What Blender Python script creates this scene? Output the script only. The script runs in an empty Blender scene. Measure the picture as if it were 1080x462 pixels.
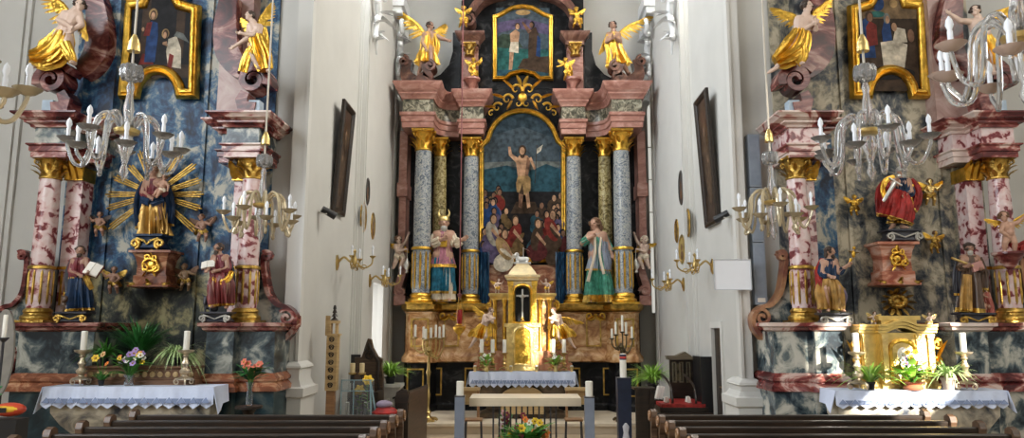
import bpy, math, random
from math import sin, cos, pi, radians, sqrt, atan2
from mathutils import Vector, Matrix, noise
C = bpy.context.scene.collection
SC = bpy.context.scene
# ---------------------------------------------------------------- camera geometry (image taken as 1080 x 462)
F, CX, CY, HZ, EYE = 770.0, 551.0, 231.0, 345.0, 2.0
TH = math.atan((HZ - CY) / F)
def ray(px, py):
    dx, dy = (px - CX) / F, (CY - py) / F
    return Vector((dx, cos(TH) - dy * sin(TH), sin(TH) + dy * cos(TH)))
def at(px, py, Y):                      # point of the sight line at world depth Y
    r = ray(px, py); s = Y / r.y
    return Vector((r.x * s, Y, EYE + r.z * s))
def on_x(px, py, X):                    # point of the sight line on the plane x = X
    r = ray(px, py); s = X / r.x
    return Vector((X, r.y * s, EYE + r.z * s))
def Z(py, Y): return at(CX, py, Y).z
def Xp(px, py, Y): return at(px, py, Y).x
V = Vector
# ---------------------------------------------------------------- mesh builder
class MB:
    def __init__(s): s.v = []; s.f = []; s.m = []
    def add(s, vs, fs, mi=0):
        b = len(s.v); s.v.extend(Vector(p) for p in vs)
        for f in fs: s.f.append(tuple(b + i for i in f)); s.m.append(mi)
        return s
    def box(s, c, d, mi=0, rot=None):
        hx, hy, hz = d[0] / 2, d[1] / 2, d[2] / 2
        vs = [V((x, y, z)) for z in (-hz, hz) for x, y in ((-hx, -hy), (hx, -hy), (hx, hy), (-hx, hy))]
        if rot is not None: vs = [rot @ p for p in vs]
        return s.add([p + V(c) for p in vs], [(3, 2, 1, 0), (4, 5, 6, 7), (0, 1, 5, 4), (1, 2, 6, 5), (2, 3, 7, 6), (3, 0, 4, 7)], mi)
    def bb(s, x0, x1, y0, y1, z0, z1, mi=0):
        return s.box(((x0 + x1) / 2, (y0 + y1) / 2, (z0 + z1) / 2), (abs(x1 - x0), abs(y1 - y0), abs(z1 - z0)), mi)
    def loft(s, rings, mi=0, caps=True, closed=True):
        n = len(rings[0]); vs = [p for r in rings for p in r]; fs = []
        for k in range(len(rings) - 1):
            for i in range(n if closed else n - 1):
                j = (i + 1) % n
                fs.append((k * n + i, k * n + j, (k + 1) * n + j, (k + 1) * n + i))
        if caps and closed:
            fs.append(tuple(reversed(range(n)))); fs.append(tuple(range((len(rings) - 1) * n, len(rings) * n)))
        return s.add(vs, fs, mi)
    def prism(s, poly, y0, y1, mi=0):    # outline in x,z extruded along y
        return s.loft([[V((x, y0, z)) for x, z in poly], [V((x, y1, z)) for x, z in poly]], mi)
    def prismx(s, poly, x0, x1, mi=0):   # outline in y,z extruded along x
        return s.loft([[V((x0, y, z)) for y, z in poly], [V((x1, y, z)) for y, z in poly]], mi)
    def lathe(s, prof, c=(0, 0, 0), n=20, mi=0, sx=1, sy=1):
        c = V(c)
        return s.loft([[c + V((r * cos(2 * pi * i / n) * sx, r * sin(2 * pi * i / n) * sy, z)) for i in range(n)] for r, z in prof], mi)
    def tube(s, path, rad, n=8, mi=0, flat=1.0):
        path = [V(p) for p in path]; k = len(path)
        if not hasattr(rad, '__len__'): rad = [rad] * k
        rings = []; up = None
        for i in range(k):
            t = (path[min(i + 1, k - 1)] - path[max(i - 1, 0)])
            t = t.normalized() if t.length > 1e-9 else V((0, 0, 1))
            if up is None:
                up = V((0, 1, 0)) if abs(t.y) < .9 else V((1, 0, 0))
            a = t.cross(up)
            if a.length < 1e-6: a = t.cross(V((1, 0, 0)))
            a.normalize(); b = a.cross(t).normalized(); up = b
            rings.append([path[i] + (a * cos(2 * pi * j / n) + b * sin(2 * pi * j / n) * flat) * rad[i] for j in range(n)])
        return s.loft(rings, mi)
    def cap(s, p0, p1, r0, r1, n=10, mi=0):   # tapered capsule
        p0, p1 = V(p0), V(p1); d = p1 - p0; L = d.length
        if L < 1e-6: return s.ell(p0, (r0, r0, r0))
        d /= L; pts = []; rr = []
        for a in (85, 55, 25): pts.append(p0 - d * r0 * sin(radians(a))); rr.append(r0 * cos(radians(a)))
        pts += [p0, p1]; rr += [r0, r1]
        for a in (25, 55, 85): pts.append(p1 + d * r1 * sin(radians(a))); rr.append(r1 * cos(radians(a)))
        return s.tube(pts, rr, n, mi)
    def ell(s, c, r, n=12, m=8, mi=0, rot=None):
        c = V(c); rings = []
        for k in range(m + 1):
            a = pi * (k + .0) / m; a = min(max(a, .02), pi - .02)
            ring = []
            for i in range(n):
                p = V((r[0] * sin(a) * cos(2 * pi * i / n), r[1] * sin(a) * sin(2 * pi * i / n), -r[2] * cos(a)))
                ring.append(c + (rot @ p if rot is not None else p))
            rings.append(ring)
        return s.loft(rings, mi)
    def mould(s, foot, prof, z0=0, mi=0, ymax=1e9):      # profile (out, z) swept round a footprint (ccw x,y)
        n = len(foot); P = [V((x, y)) for x, y in foot]; nd = []
        for i in range(n):
            a, b, c = P[i - 1], P[i], P[(i + 1) % n]
            d1 = (b - a).normalized(); d2 = (c - b).normalized()
            n1 = V((d1.y, -d1.x)); n2 = V((d2.y, -d2.x))
            nd.append((n1 + n2) / max(.25, 1 + n1.dot(n2)))
        rings = [[V((P[i].x + nd[i].x * o, min(ymax, P[i].y + nd[i].y * o), z0 + z)) for i in range(n)] for o, z in prof]
        return s.loft(rings, mi)
    def band(s, path, t, y0, y1, mi=0):        # ribbon along a path in x,z, in-plane half thickness t
        k = len(path); P = [V((x, z)) for x, z in path]
        if not hasattr(t, '__len__'): t = [t] * k
        rings = []
        for i in range(k):
            d = (P[min(i + 1, k - 1)] - P[max(i - 1, 0)]); d = d.normalized() if d.length > 1e-9 else V((1, 0))
            nn = V((-d.y, d.x)) * t[i]
            a, b = P[i] + nn, P[i] - nn
            rings.append([V((a.x, y0, a.y)), V((b.x, y0, b.y)), V((b.x, y1, b.y)), V((a.x, y1, a.y))])
        return s.loft(rings, mi)
    def blade(s, p0, d, L, w, bend=(0, 0, 0), th=.12, n=6, mi=0, side=None):   # leaf / feather
        p0, d, bend = V(p0), V(d).normalized(), V(bend)
        rings = []
        for i in range(n + 1):
            t = i / n; p = p0 + d * L * t + bend * (t * t)
            tg = (d * L + bend * 2 * t).normalized()
            sd = V(side) if side is not None else tg.cross(V((0, 0, 1)))
            if sd.length < 1e-4: sd = V((1, 0, 0))
            sd = (sd - tg * sd.dot(tg)).normalized(); nn = tg.cross(sd)
            ww = w * (sin(pi * (0.12 + .86 * t)) ** .7)
            rings.append([p + sd * ww, p + nn * ww * th, p - sd * ww, p - nn * ww * th])
        return s.loft(rings, mi)
    def join(s, o, mat=None):
        b = len(s.v); s.v.extend((mat @ p) if mat is not None else p.copy() for p in o.v)
        s.f.extend(tuple(b + i for i in f) for f in o.f); s.m.extend(o.m); return s
    def build(s, name, mats, parent=None, world=True, smooth=40):
        me = bpy.data.meshes.new(name)
        off = V((0, 0, 0))
        if parent is not None and world:
            q = parent
            while q is not None: off = off + q.location; q = q.parent
        me.from_pydata([p - off for p in s.v], [], s.f)
        if not isinstance(mats, (list, tuple)): mats = [mats]
        for m in mats: me.materials.append(m)
        if len(mats) > 1: me.polygons.foreach_set('material_index', s.m)
        me.update()
        fix_normals(me)
        if smooth:
            me.shade_smooth(); me.set_sharp_from_angle(angle=radians(smooth))
        o = bpy.data.objects.new(name, me); C.objects.link(o)
        if parent is not None: o.parent = parent
        return o
import bmesh
def fix_normals(me):
    bm = bmesh.new(); bm.from_mesh(me)
    bmesh.ops.recalc_face_normals(bm, faces=bm.faces)
    bm.to_mesh(me); bm.free()
def thing(name, label, cat, loc=(0, 0, 0), group=None, rz=0):
    o = bpy.data.objects.new(name, None); C.objects.link(o)
    o.location = V(loc); o.rotation_euler = (0, 0, rz); o.empty_display_size = .1
    o['label'] = label; o['category'] = cat
    if group: o['group'] = group
    return o
def tag(o, label, cat, group=None, kind=None):
    o['label'] = label; o['category'] = cat
    if group: o['group'] = group
    if kind: o['kind'] = kind
    return o
def struct(o):
    o['kind'] = 'structure'; return o
def recentre(o, loc):                       # put a single mesh's origin at its base
    loc = V(loc)
    for v in o.data.vertices: v.co -= loc
    o.location = loc; return o
KIDS = {}
def kids(o):
    return [c for c in bpy.data.objects if c.parent == o]
def dup(root, loc, label=None, group=None, rz=0, mirror=False, scale=1, y_scale=None):
    def cp(o, par):
        c = o.copy(); C.objects.link(c); c.parent = par
        for k in KIDS_OF(o): cp(k, c)
        return c
    r = cp(root, None); r.location = V(loc); r.rotation_euler = (0, 0, rz)
    r.scale = (-scale if mirror else scale, scale, scale)
    if label: r['label'] = label
    if group: r['group'] = group
    return r
def KIDS_OF(o):
    return list(o.children)
def spiral(cx, cz, r0, r1, a0, a1, n=24):
    return [(cx + (r0 + (r1 - r0) * i / n) * cos(radians(a0 + (a1 - a0) * i / n)), cz + (r0 + (r1 - r0) * i / n) * sin(radians(a0 + (a1 - a0) * i / n))) for i in range(n + 1)]
def arcp(cx, cz, r, a0, a1, n=12, rz=None):
    return spiral(cx, cz, r, r, a0, a1, n) if rz is None else [(cx + r * cos(radians(a0 + (a1 - a0) * i / n)), cz + rz * sin(radians(a0 + (a1 - a0) * i / n))) for i in range(n + 1)]
def smoothpath(pts, k=6):                   # Catmull-Rom through points (any dimension)
    P = [V(p) for p in pts]; out = []
    for i in range(len(P) - 1):
        a, b, c, d = P[max(i - 1, 0)], P[i], P[i + 1], P[min(i + 2, len(P) - 1)]
        for j in range(k):
            t = j / k
            out.append(.5 * ((2 * b) + (c - a) * t + (2 * a - 5 * b + 4 * c - d) * t * t + (3 * b - a - 3 * c + d) * t ** 3))
    out.append(P[-1]); return out
def inset(poly, d):                         # shrink a closed outline in x,z by d
    n = len(poly); P = [V(p) for p in poly]; out = []
    area = sum(P[i].x * P[(i + 1) % n].y - P[(i + 1) % n].x * P[i].y for i in range(n))
    sg = 1 if area > 0 else -1
    for i in range(n):
        a, b, c = P[i - 1], P[i], P[(i + 1) % n]
        d1 = (b - a); d2 = (c - b)
        if d1.length < 1e-9 or d2.length < 1e-9: out.append(tuple(b)); continue
        d1.normalize(); d2.normalize()
        n1 = V((-d1.y, d1.x)) * sg; n2 = V((-d2.y, d2.x)) * sg
        m = (n1 + n2) / max(.3, 1 + n1.dot(n2)); out.append(tuple(b + m * d))
    return out
def frame_mb(poly, prof, y):                # picture frame: outline x,z, profile (inset, forward) swept; y = wall side
    mb = MB(); rings = []
    for ins, fw in prof: rings.append([V((x, y - fw, z)) for x, z in inset(poly, ins)])
    return mb.loft(rings + [rings[0]], caps=False)
# ---------------------------------------------------------------- materials
MATS = {}
def nt(name):
    m = bpy.data.materials.new(name); m.use_nodes = True
    n = m.node_tree.nodes; l = m.node_tree.links; p = n['Principled BSDF']
    return m, n, l, p
def col(c): return (c[0], c[1], c[2], 1)
def plain(name, c, rough=.6, metal=0, var=.12, scale=8, bump=0, spec=.5, emit=0, trans=0, coat=0, alpha=1, bscale=None):
    if name in MATS: return MATS[name]
    m, n, l, p = nt(name)
    p.inputs['Roughness'].default_value = rough; p.inputs['Metallic'].default_value = metal
    p.inputs['Specular IOR Level'].default_value = spec
    p.inputs['Transmission Weight'].default_value = trans
    p.inputs['Coat Weight'].default_value = coat
    tc = n.new('ShaderNodeTexCoord'); nz = n.new('ShaderNodeTexNoise'); nz.inputs['Scale'].default_value = scale; nz.inputs['Detail'].default_value = 5
    l.new(tc.outputs['Object'], nz.inputs['Vector'])
    r = n.new('ShaderNodeValToRGB'); r.color_ramp.elements[0].position = .3; r.color_ramp.elements[1].position = .7
    r.color_ramp.elements[0].color = col([x * (1 - var) for x in c]); r.color_ramp.elements[1].color = col([min(1, x * (1 + var)) for x in c])
    l.new(nz.outputs['Fac'], r.inputs['Fac']); l.new(r.outputs['Color'], p.inputs['Base Color'])
    if emit:
        l.new(r.outputs['Color'], p.inputs['Emission Color']); p.inputs['Emission Strength'].default_value = emit
    if bump:
        b = n.new('ShaderNodeBump'); b.inputs['Strength'].default_value = bump; b.inputs['Distance'].default_value = .02
        nb = n.new('ShaderNodeTexNoise'); nb.inputs['Scale'].default_value = bscale or scale * 4; nb.inputs['Detail'].default_value = 4
        l.new(tc.outputs['Object'], nb.inputs['Vector']); l.new(nb.outputs['Fac'], b.inputs['Height']); l.new(b.outputs['Normal'], p.inputs['Normal'])
    MATS[name] = m; return m
def marble(name, stops, scale=2.2, rough=.22, distort=1.2, detail=7, stretch=(1, 1, 1), seed=0, veins=None, spec=.5, rgh=.6):
    if name in MATS: return MATS[name]
    m, n, l, p = nt(name); p.inputs['Roughness'].default_value = rough; p.inputs['Specular IOR Level'].default_value = spec
    tc = n.new('ShaderNodeTexCoord'); mp = n.new('ShaderNodeMapping'); mp.inputs['Scale'].default_value = stretch; mp.inputs['Location'].default_value = (seed * 3.7, seed * 1.3, seed * 2.1)
    l.new(tc.outputs['Object'], mp.inputs['Vector'])
    nz = n.new('ShaderNodeTexNoise'); nz.inputs['Scale'].default_value = scale; nz.inputs['Detail'].default_value = detail; nz.inputs['Distortion'].default_value = distort; nz.inputs['Roughness'].default_value = rgh
    l.new(mp.outputs['Vector'], nz.inputs['Vector'])
    r = n.new('ShaderNodeValToRGB'); e = r.color_ramp.elements
    e[0].position = stops[0][0]; e[0].color = col(stops[0][1]); e[1].position = stops[-1][0]; e[1].color = col(stops[-1][1])
    for ps, c in stops[1:-1]:
        x = e.new(ps); x.color = col(c)
    l.new(nz.outputs['Fac'], r.inputs['Fac']); out = r.outputs['Color']
    if veins:
        vc, vs, w = veins
        n2 = n.new('ShaderNodeTexNoise'); n2.inputs['Scale'].default_value = vs; n2.inputs['Detail'].default_value = 3; n2.inputs['Distortion'].default_value = 1.5
        l.new(mp.outputs['Vector'], n2.inputs['Vector'])
        r2 = n.new('ShaderNodeValToRGB'); e2 = r2.color_ramp.elements
        e2[0].position = .5 - w; e2[0].color = (0, 0, 0, 1); e2[1].position = .5 + w; e2[1].color = (0, 0, 0, 1); q = e2.new(.5); q.color = (1, 1, 1, 1)
        l.new(n2.outputs['Fac'], r2.inputs['Fac'])
        mx = n.new('ShaderNodeMixRGB'); mx.inputs['Color2'].default_value = col(vc)
        l.new(r2.outputs['Color'], mx.inputs['Fac']); l.new(out, mx.inputs['Color1']); out = mx.outputs['Color']
    l.new(out, p.inputs['Base Color']); MATS[name] = m; return m
def wood(name, c1, c2, rough=.4, scale=3, stretch=(1, 1, 12)):
    return marble(name, [(.3, c1), (.5, [(a + b) / 2 for a, b in zip(c1, c2)]), (.7, c2)], scale, rough, .6, 5, stretch)
def glassy(name, c=(.95, .97, 1), rough=.05, trans=.75, ior=1.45):
    if name in MATS: return MATS[name]
    m, n, l, p = nt(name); p.inputs['Base Color'].default_value = col(c); p.inputs['Roughness'].default_value = rough
    p.inputs['Transmission Weight'].default_value = trans; p.inputs['IOR'].default_value = ior
    MATS[name] = m; return m
plaster = plain('plaster', (.56, .55, .515), .85, var=.05, scale=1.2, bump=.05)
plaster_trim = plain('plaster_trim', (.62, .61, .575), .8, var=.03, scale=2)
stucco = plain('white_stucco', (.74, .75, .75), .7, var=.05, scale=9, bump=.2)
gold = plain('gilding', (.76, .45, .075), .28, 1, .35, 9, bump=.5, bscale=30)
gold_pale = plain('pale_gilding', (.86, .62, .25), .3, 1, .25, 8, bump=.4, bscale=34)
gold_old = plain('old_gilding', (.52, .33, .08), .33, 1, .5, 10, bump=.7, bscale=34)
silver = plain('silvering', (.78, .78, .76), .3, 1, .1, 12)
brass = plain('brass', (.55, .4, .16), .3, 1, .15, 10)
flesh = plain('painted_flesh', (.50, .29, .20), .45, var=.08, scale=6)
flesh_dark = plain('dark_flesh', (.36, .2, .135), .45, var=.1, scale=6)
flesh_white = plain('pale_flesh', (.68, .50, .40), .4, var=.06, scale=6)
hair_dark = plain('dark_hair', (.05, .03, .02), .5, var=.3, scale=20, bump=.4)
hair_brown = plain('brown_hair', (.16, .08, .04), .5, var=.3, scale=20, bump=.4)
hair_grey = plain('grey_hair', (.42, .4, .36), .55, var=.2, scale=20, bump=.4)
eye_dark = plain('eye_dark', (.02, .015, .012), .3)
cloth_red = plain('red_paint', (.33, .03, .026), .42, var=.5, scale=9, spec=.25)
cloth_wine = plain('wine_paint', (.17, .032, .04), .42, var=.5, scale=9, spec=.25)
cloth_purple = plain('mauve_paint', (.38, .15, .2), .42, var=.5, scale=9, spec=.25)
cloth_blue = plain('blue_paint', (.013, .032, .075), .42, var=.5, scale=9, spec=.25)
cloth_teal = plain('teal_paint', (.015, .12, .19), .42, var=.5, scale=9, spec=.25)
cloth_green = plain('green_paint', (.07, .27, .19), .42, var=.5, scale=9, spec=.25)
cloth_greyblue = plain('grey_blue_paint', (.25, .28, .34), .4, var=.2, scale=7)
cloth_brown = plain('brown_paint', (.09, .05, .03), .4, var=.3, scale=7)
cloth_ochre = plain('ochre_paint', (.42, .24, .07), .42, var=.5, scale=9, spec=.25)
cloth_cream = plain('cream_paint', (.7, .6, .46), .45, var=.12, scale=7)
cloth_dark = plain('dark_paint', (.03, .03, .04), .4, var=.3, scale=7)
paper = plain('paper', (.78, .74, .66), .7, var=.05)
def two_marble(name, A, B, z0, scale=3.5, seed=1):      # marbling that turns from one pigment family to another across a cloudy seam
    m, n, l, p = nt(name); p.inputs['Roughness'].default_value = .4; p.inputs['Specular IOR Level'].default_value = .25
    tc = n.new('ShaderNodeTexCoord'); mp = n.new('ShaderNodeMapping'); mp.inputs['Scale'].default_value = (1, 1, .8); mp.inputs['Location'].default_value = (seed * 3.7, seed * 1.3, seed * 2.1)
    l.new(tc.outputs['Object'], mp.inputs['Vector']); nz = n.new('ShaderNodeTexNoise'); nz.inputs['Scale'].default_value = scale; nz.inputs['Detail'].default_value = 7; nz.inputs['Roughness'].default_value = .68; nz.inputs['Distortion'].default_value = .4
    l.new(mp.outputs['Vector'], nz.inputs['Vector']); rs = []
    for st in (A, B):
        r = n.new('ShaderNodeValToRGB'); e = r.color_ramp.elements; e[0].position, e[1].position = st[0][0], st[-1][0]; e[0].color, e[1].color = col(st[0][1]), col(st[-1][1])
        for ps, c in st[1:-1]: q = e.new(ps); q.color = col(c)
        l.new(nz.outputs['Fac'], r.inputs['Fac']); rs.append(r)
    n2 = n.new('ShaderNodeTexNoise'); n2.inputs['Scale'].default_value = 1.1; n2.inputs['Detail'].default_value = 4; l.new(mp.outputs['Vector'], n2.inputs['Vector'])
    sx = n.new('ShaderNodeSeparateXYZ'); l.new(tc.outputs['Object'], sx.inputs[0])
    a = n.new('ShaderNodeMath'); a.operation = 'MULTIPLY_ADD'; a.inputs[1].default_value = 3.0; l.new(n2.outputs['Fac'], a.inputs[0]); l.new(sx.outputs['Z'], a.inputs[2])
    g = n.new('ShaderNodeMapRange'); g.inputs['From Min'].default_value = z0 + 1.3; g.inputs['From Max'].default_value = z0 + 1.7; l.new(a.outputs[0], g.inputs['Value'])
    mx_ = n.new('ShaderNodeMixRGB'); l.new(g.outputs['Result'], mx_.inputs['Fac']); l.new(rs[1].outputs['Color'], mx_.inputs['Color1']); l.new(rs[0].outputs['Color'], mx_.inputs['Color2']); l.new(mx_.outputs['Color'], p.inputs['Base Color']); return m
OLV = [(.39, (.012, .014, .014)), (.46, (.035, .04, .032)), (.51, (.09, .09, .06)), (.56, (.25, .22, .11)), (.63, (.42, .37, .2))]
marble_blue = two_marble('smoke_blue_marbling', [(.38, (.006, .012, .03)), (.46, (.016, .05, .12)), (.51, (.04, .12, .22)), (.55, (.16, .21, .24)), (.61, (.48, .46, .38))], OLV, 2.75)
marble_grey = marble('smoke_grey_marbling', [(.37, (.012, .015, .022)), (.43, (.05, .06, .07)), (.48, (.13, .13, .12)), (.53, (.29, .26, .19)), (.60, (.52, .46, .34))], 3.5, .4, .4, 8, (1, 1, .8), 4, spec=.25, rgh=.68)
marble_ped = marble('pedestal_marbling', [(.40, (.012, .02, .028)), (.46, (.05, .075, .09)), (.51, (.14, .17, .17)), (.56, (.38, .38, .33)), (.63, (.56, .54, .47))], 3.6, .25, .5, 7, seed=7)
marble_ped_shaded = marble('shaded_pedestal_marbling', [(.40, (.008, .013, .018)), (.47, (.03, .045, .055)), (.53, (.08, .105, .11)), (.58, (.24, .25, .22)), (.65, (.42, .42, .37))], 3.6, .3, .5, 7, seed=7)  # darkened copy of the pedestal marbling, shadow put into the colour
marble_pink = marble('pink_scagliola', [(.38, (.74, .60, .58)), (.53, (.66, .45, .43)), (.555, (.5, .24, .23)), (.59, (.21, .045, .05)), (.72, (.13, .025, .03))], 8.5, .18, .5, 3, seed=2, rgh=.5)
marble_wine = marble('wine_scagliola', [(.40, (.07, .013, .014)), (.47, (.17, .035, .032)), (.52, (.34, .12, .10)), (.56, (.58, .38, .33)), (.64, (.70, .56, .5))], 2.2, .2, 1.0, 4, (.9, .9, 1.8), 3)
marble_wine_light = marble('banded_wine_scagliola', [(.40, (.10, .02, .02)), (.47, (.26, .06, .05)), (.495, (.46, .22, .18)), (.52, (.64, .47, .41)), (.62, (.74, .62, .56))], 1.9, .2, .7, 4, (.9, .9, 1.4), 3.5)
marble_darkwine = marble('dark_wine_scagliola', [(.38, (.035, .008, .008)), (.48, (.11, .022, .02)), (.55, (.24, .08, .065)), (.64, (.45, .27, .22))], 2.2, .25, 1.0, 4, (.9, .9, 1.8), 3)
marble_redbrown = marble('red_brown_scagliola', [(.3, (.10, .035, .02)), (.5, (.28, .10, .05)), (.62, (.5, .27, .15)), (.74, (.62, .42, .28))], 2.8, .25, 1.2, 6, (1, 1, 2), 5)
marble_rose = marble('rose_marble', [(.3, (.26, .10, .075)), (.5, (.42, .20, .155)), (.62, (.52, .29, .235)), (.74, (.62, .42, .35))], 3.5, .3, 1.0, 7, (1, 1, 2), 6)
marble_green = marble('speckled_frieze_marble', [(.35, (.03, .03, .02)), (.48, (.14, .13, .09)), (.56, (.36, .33, .24)), (.68, (.5, .47, .36))], 9, .3, 1.0, 4, seed=8)
marble_lilac = marble('lilac_grey_marble', [(.38, (.13, .15, .18)), (.46, (.25, .28, .32)), (.50, (.36, .38, .40)), (.53, (.50, .48, .38)), (.57, (.34, .36, .38)), (.66, (.2, .23, .27))], 7.5, .2, 2.6, 2, (1, 1, 1), 9)
marble_olive = marble('olive_gilt_marble', [(.36, (.12, .09, .03)), (.5, (.30, .23, .09)), (.58, (.5, .42, .2)), (.7, (.25, .2, .1))], 6.5, .25, 2.0, 3, seed=10)
marble_black = marble('black_marble', [(.35, (.004, .004, .005)), (.55, (.012, .013, .015)), (.66, (.05, .05, .05)), (.8, (.012, .012, .014))], 3, .35, 1.5, 6, seed=11, spec=.2)
marble_honey = marble('honey_scagliola', [(.36, (.26, .11, .035)), (.47, (.46, .23, .09)), (.55, (.62, .37, .17)), (.66, (.72, .52, .32))], 3.0, .25, 1.2, 7, (1, 1, 1.4), 12)  # brightened to stand in for window light falling on the podium
marble_teal = marble('dark_teal_marbling', [(.35, (.004, .012, .016)), (.52, (.015, .04, .05)), (.68, (.08, .1, .09))], 3, .35, .8, 6, seed=13)
drape_blue = marble('blue_veined_marble', [(.35, (.004, .012, .03)), (.5, (.015, .05, .11)), (.6, (.05, .14, .24)), (.7, (.015, .05, .1))], 5, .3, 1.0, 5, (1.6, 1.6, .6), 14)
wood_dark = wood('dark_oak', (.008, .006, .004), (.035, .02, .012), .4)
wood_pew = wood('pew_oak', (.05, .028, .016), (.15, .085, .05), .35, 3, (1, 12, 12))
wood_warm = wood('warm_oak', (.22, .11, .05), (.38, .21, .1), .4)
wood_gilt = wood('gilded_oak', (.40, .26, .11), (.6, .43, .21), .4)
stone_floor = marble('sandstone_floor', [(.3, (.34, .25, .16)), (.5, (.44, .34, .23)), (.7, (.52, .42, .3))], 2, .5, .5, 6, seed=15)
stone_light = plain('pale_stone', (.66, .56, .42), .6, var=.1, scale=3)
linen = plain('shade_tinted_linen', (.64, .70, .86), .85, var=.03, scale=30)  # white cloth; the bluish shade lying on it is put into the colour
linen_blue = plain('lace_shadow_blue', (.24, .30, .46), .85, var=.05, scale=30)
wax = plain('candle_wax', (.86, .83, .74), .45, var=.03)
glass = glassy('chandelier_glass', (1, 1, 1), .06, .85)
glass_clear = glassy('clear_glass', (.9, .96, .98), .03, .92)
bulb_glass = plain('frosted_bulb', (.86, .89, .95), .25, var=.02)
leaf = plain('leaf_green', (.07, .25, .04), .45, var=.35, scale=10)
leaf_lime = plain('lime_leaf', (.30, .52, .08), .45, var=.3, scale=10)
leaf_deep = plain('deep_leaf', (.03, .16, .035), .45, var=.4, scale=10)
leaf_stripe = plain('pale_striped_leaf', (.42, .56, .24), .45, var=.4, scale=22)
terracotta = plain('terracotta', (.42, .15, .07), .7, var=.1)
steel_blue = plain('blue_grey_steel', (.22, .26, .34), .35, .3, .1, 5)
steel_dark = plain('dark_steel', (.07, .07, .08), .35, .6, .1)
black_mat = plain('black_lacquer', (.012, .012, .013), .35)
# ================================================================ SETTING
XL, XR, YN, YB, HC = -3.1, 3.17, 10.4, 17.4, 11.6
struct(MB().bb(-8.9, 8.9, -9, 14.2, -.2, 0).build('floor', stone_floor))
b = MB(); b.bb(XL, XR, 14.2, YB, -.2, .2); b.bb(XL, XR, 14.14, 14.2, .15, .2)
struct(b.build('floor_step', stone_light))
struct(MB().bb(-8.9, 8.9, -9, YN, HC, HC + .3).build('ceiling', plaster))
struct(MB().bb(XL - .5, XR + .5, YN, YB + .4, HC, HC + .3).build('ceiling_chancel', plaster))
def wall_x(name, x0, x1, y0, y1, z0, z1, holes, mat=plaster):   # wall slab in the y,z plane with rectangular holes (y0,y1,z0,z1)
    b = MB(); ys = sorted({y0, y1, *[h[0] for h in holes], *[h[1] for h in holes]}); zs = sorted({z0, z1, *[h[2] for h in holes], *[h[3] for h in holes]})
    for i in range(len(ys) - 1):
        run = None
        for j in range(len(zs) - 1):
            cy, cz = (ys[i] + ys[i + 1]) / 2, (zs[j] + zs[j + 1]) / 2
            solid = not any(h[0] < cy < h[1] and h[2] < cz < h[3] for h in holes)
            if solid: b.bb(x0, x1, ys[i], ys[i + 1], zs[j], zs[j + 1])
    return struct(b.build(name, mat, smooth=0))
# chancel walls
wa, wb = on_x(393, 320, XL + .12), on_x(404, 320, XL + .12)
W1 = (min(wa.y, wb.y), max(wa.y, wb.y), on_x(399, 398, XL).z, on_x(399, 301, XL).z)
CW_L = [W1, (11.2, 12.6, 8.3, 11.2), (14.0, 15.4, 9.4, 11.3)]
wall_x('wall_left', XL - .5, XL, YN + .5, YB, 0, HC, CW_L)
da, db = on_x(763, 400, XR), on_x(753.5, 400, XR)
D1 = (da.y, db.y, 0, on_x(757, 346, XR).z)
CW_R = [D1, (11.2, 12.6, 8.3, 11.2), (14.0, 15.4, 9.4, 11.3)]
wall_x('wall_right', XR, XR + .5, YN + .5, YB, 0, HC, CW_R)
# end wall with an arched window recess on its right
ax0, ax1 = Xp(685, 220, YB), Xp(712, 220, YB); axc = (ax0 + ax1) / 2; arr = (ax1 - ax0) / 2
az0, az1 = Z(330, YB), Z(118, YB)
b = MB(); b.bb(XL - .5, ax0, YB, YB + .4, 0, HC); b.bb(ax1, XR + .5, YB, YB + .4, 0, HC); b.bb(ax0, ax1, YB, YB + .4, 0, az0)
top = [(ax0, HC), (ax0, az1)] + [(axc - arr * cos(radians(a)), az1 + arr * 1.15 * sin(radians(a))) for a in range(10, 180, 10)] + [(ax1, az1), (ax1, HC)]
b.prism(top, YB, YB + .4); struct(b.build('wall_back', plaster, smooth=0))
daylight = plain('daylit_window_glass', (.93, .92, .86), .5, var=.02, emit=.35)
b = MB(); b.bb(ax0 - .1, ax1 + .1, YB + .33, YB + .36, az0 - .1, az1 + arr * 1.2); w = struct(b.build('window_2', daylight))
b = MB()
for t in (.33, .66): b.bb(ax0 + (ax1 - ax0) * t - .015, ax0 + (ax1 - ax0) * t + .015, YB + .3, YB + .33, az0, az1 + arr)
for t in range(1, 6): b.bb(ax0, ax1, YB + .3, YB + .33, az0 + (az1 - az0) * t / 6 - .012, az0 + (az1 - az0) * t / 6 + .012)
b.build('window_frame', plaster_trim, w, world=False)
daylight2 = plain('bright_daylit_glass', (.96, .97, 1), .5, var=.02, emit=2.2)
b = MB(); b.bb(XL - .40, XL - .37, W1[0] - .05, W1[1] + .05, W1[2] - .05, W1[3] + .05); w = struct(b.build('window_1', daylight2))
b = MB()
for t in range(1, 4): b.bb(XL - .37, XL - .34, W1[0], W1[1], W1[2] + (W1[3] - W1[2]) * t / 4 - .012, W1[2] + (W1[3] - W1[2]) * t / 4 + .012)
b.build('window_frame', plaster_trim, w, world=False)
n = 3
for X, hs, d in ((XL, CW_L[1:], -1), (XR, CW_R[1:], 1)):
    for h in hs:
        b = MB()
        for t in (0, .33, .66, 1):
            y = h[0] + (h[1] - h[0]) * t; b.bb(X + d * .3, X + d * .34, y - .02, y + .02, h[2], h[3])
        for t in range(0, 7):
            z = h[2] + (h[3] - h[2]) * t / 6; b.bb(X + d * .3, X + d * .34, h[0], h[1], z - .02, z + .02)
        struct(b.build('window_%d' % n, steel_dark)); n += 1
b = MB(); b.bb(XR + .03, XR + .09, D1[0], D1[1], .02, D1[3]); d = struct(b.build('door_1', wood_dark))
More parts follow.
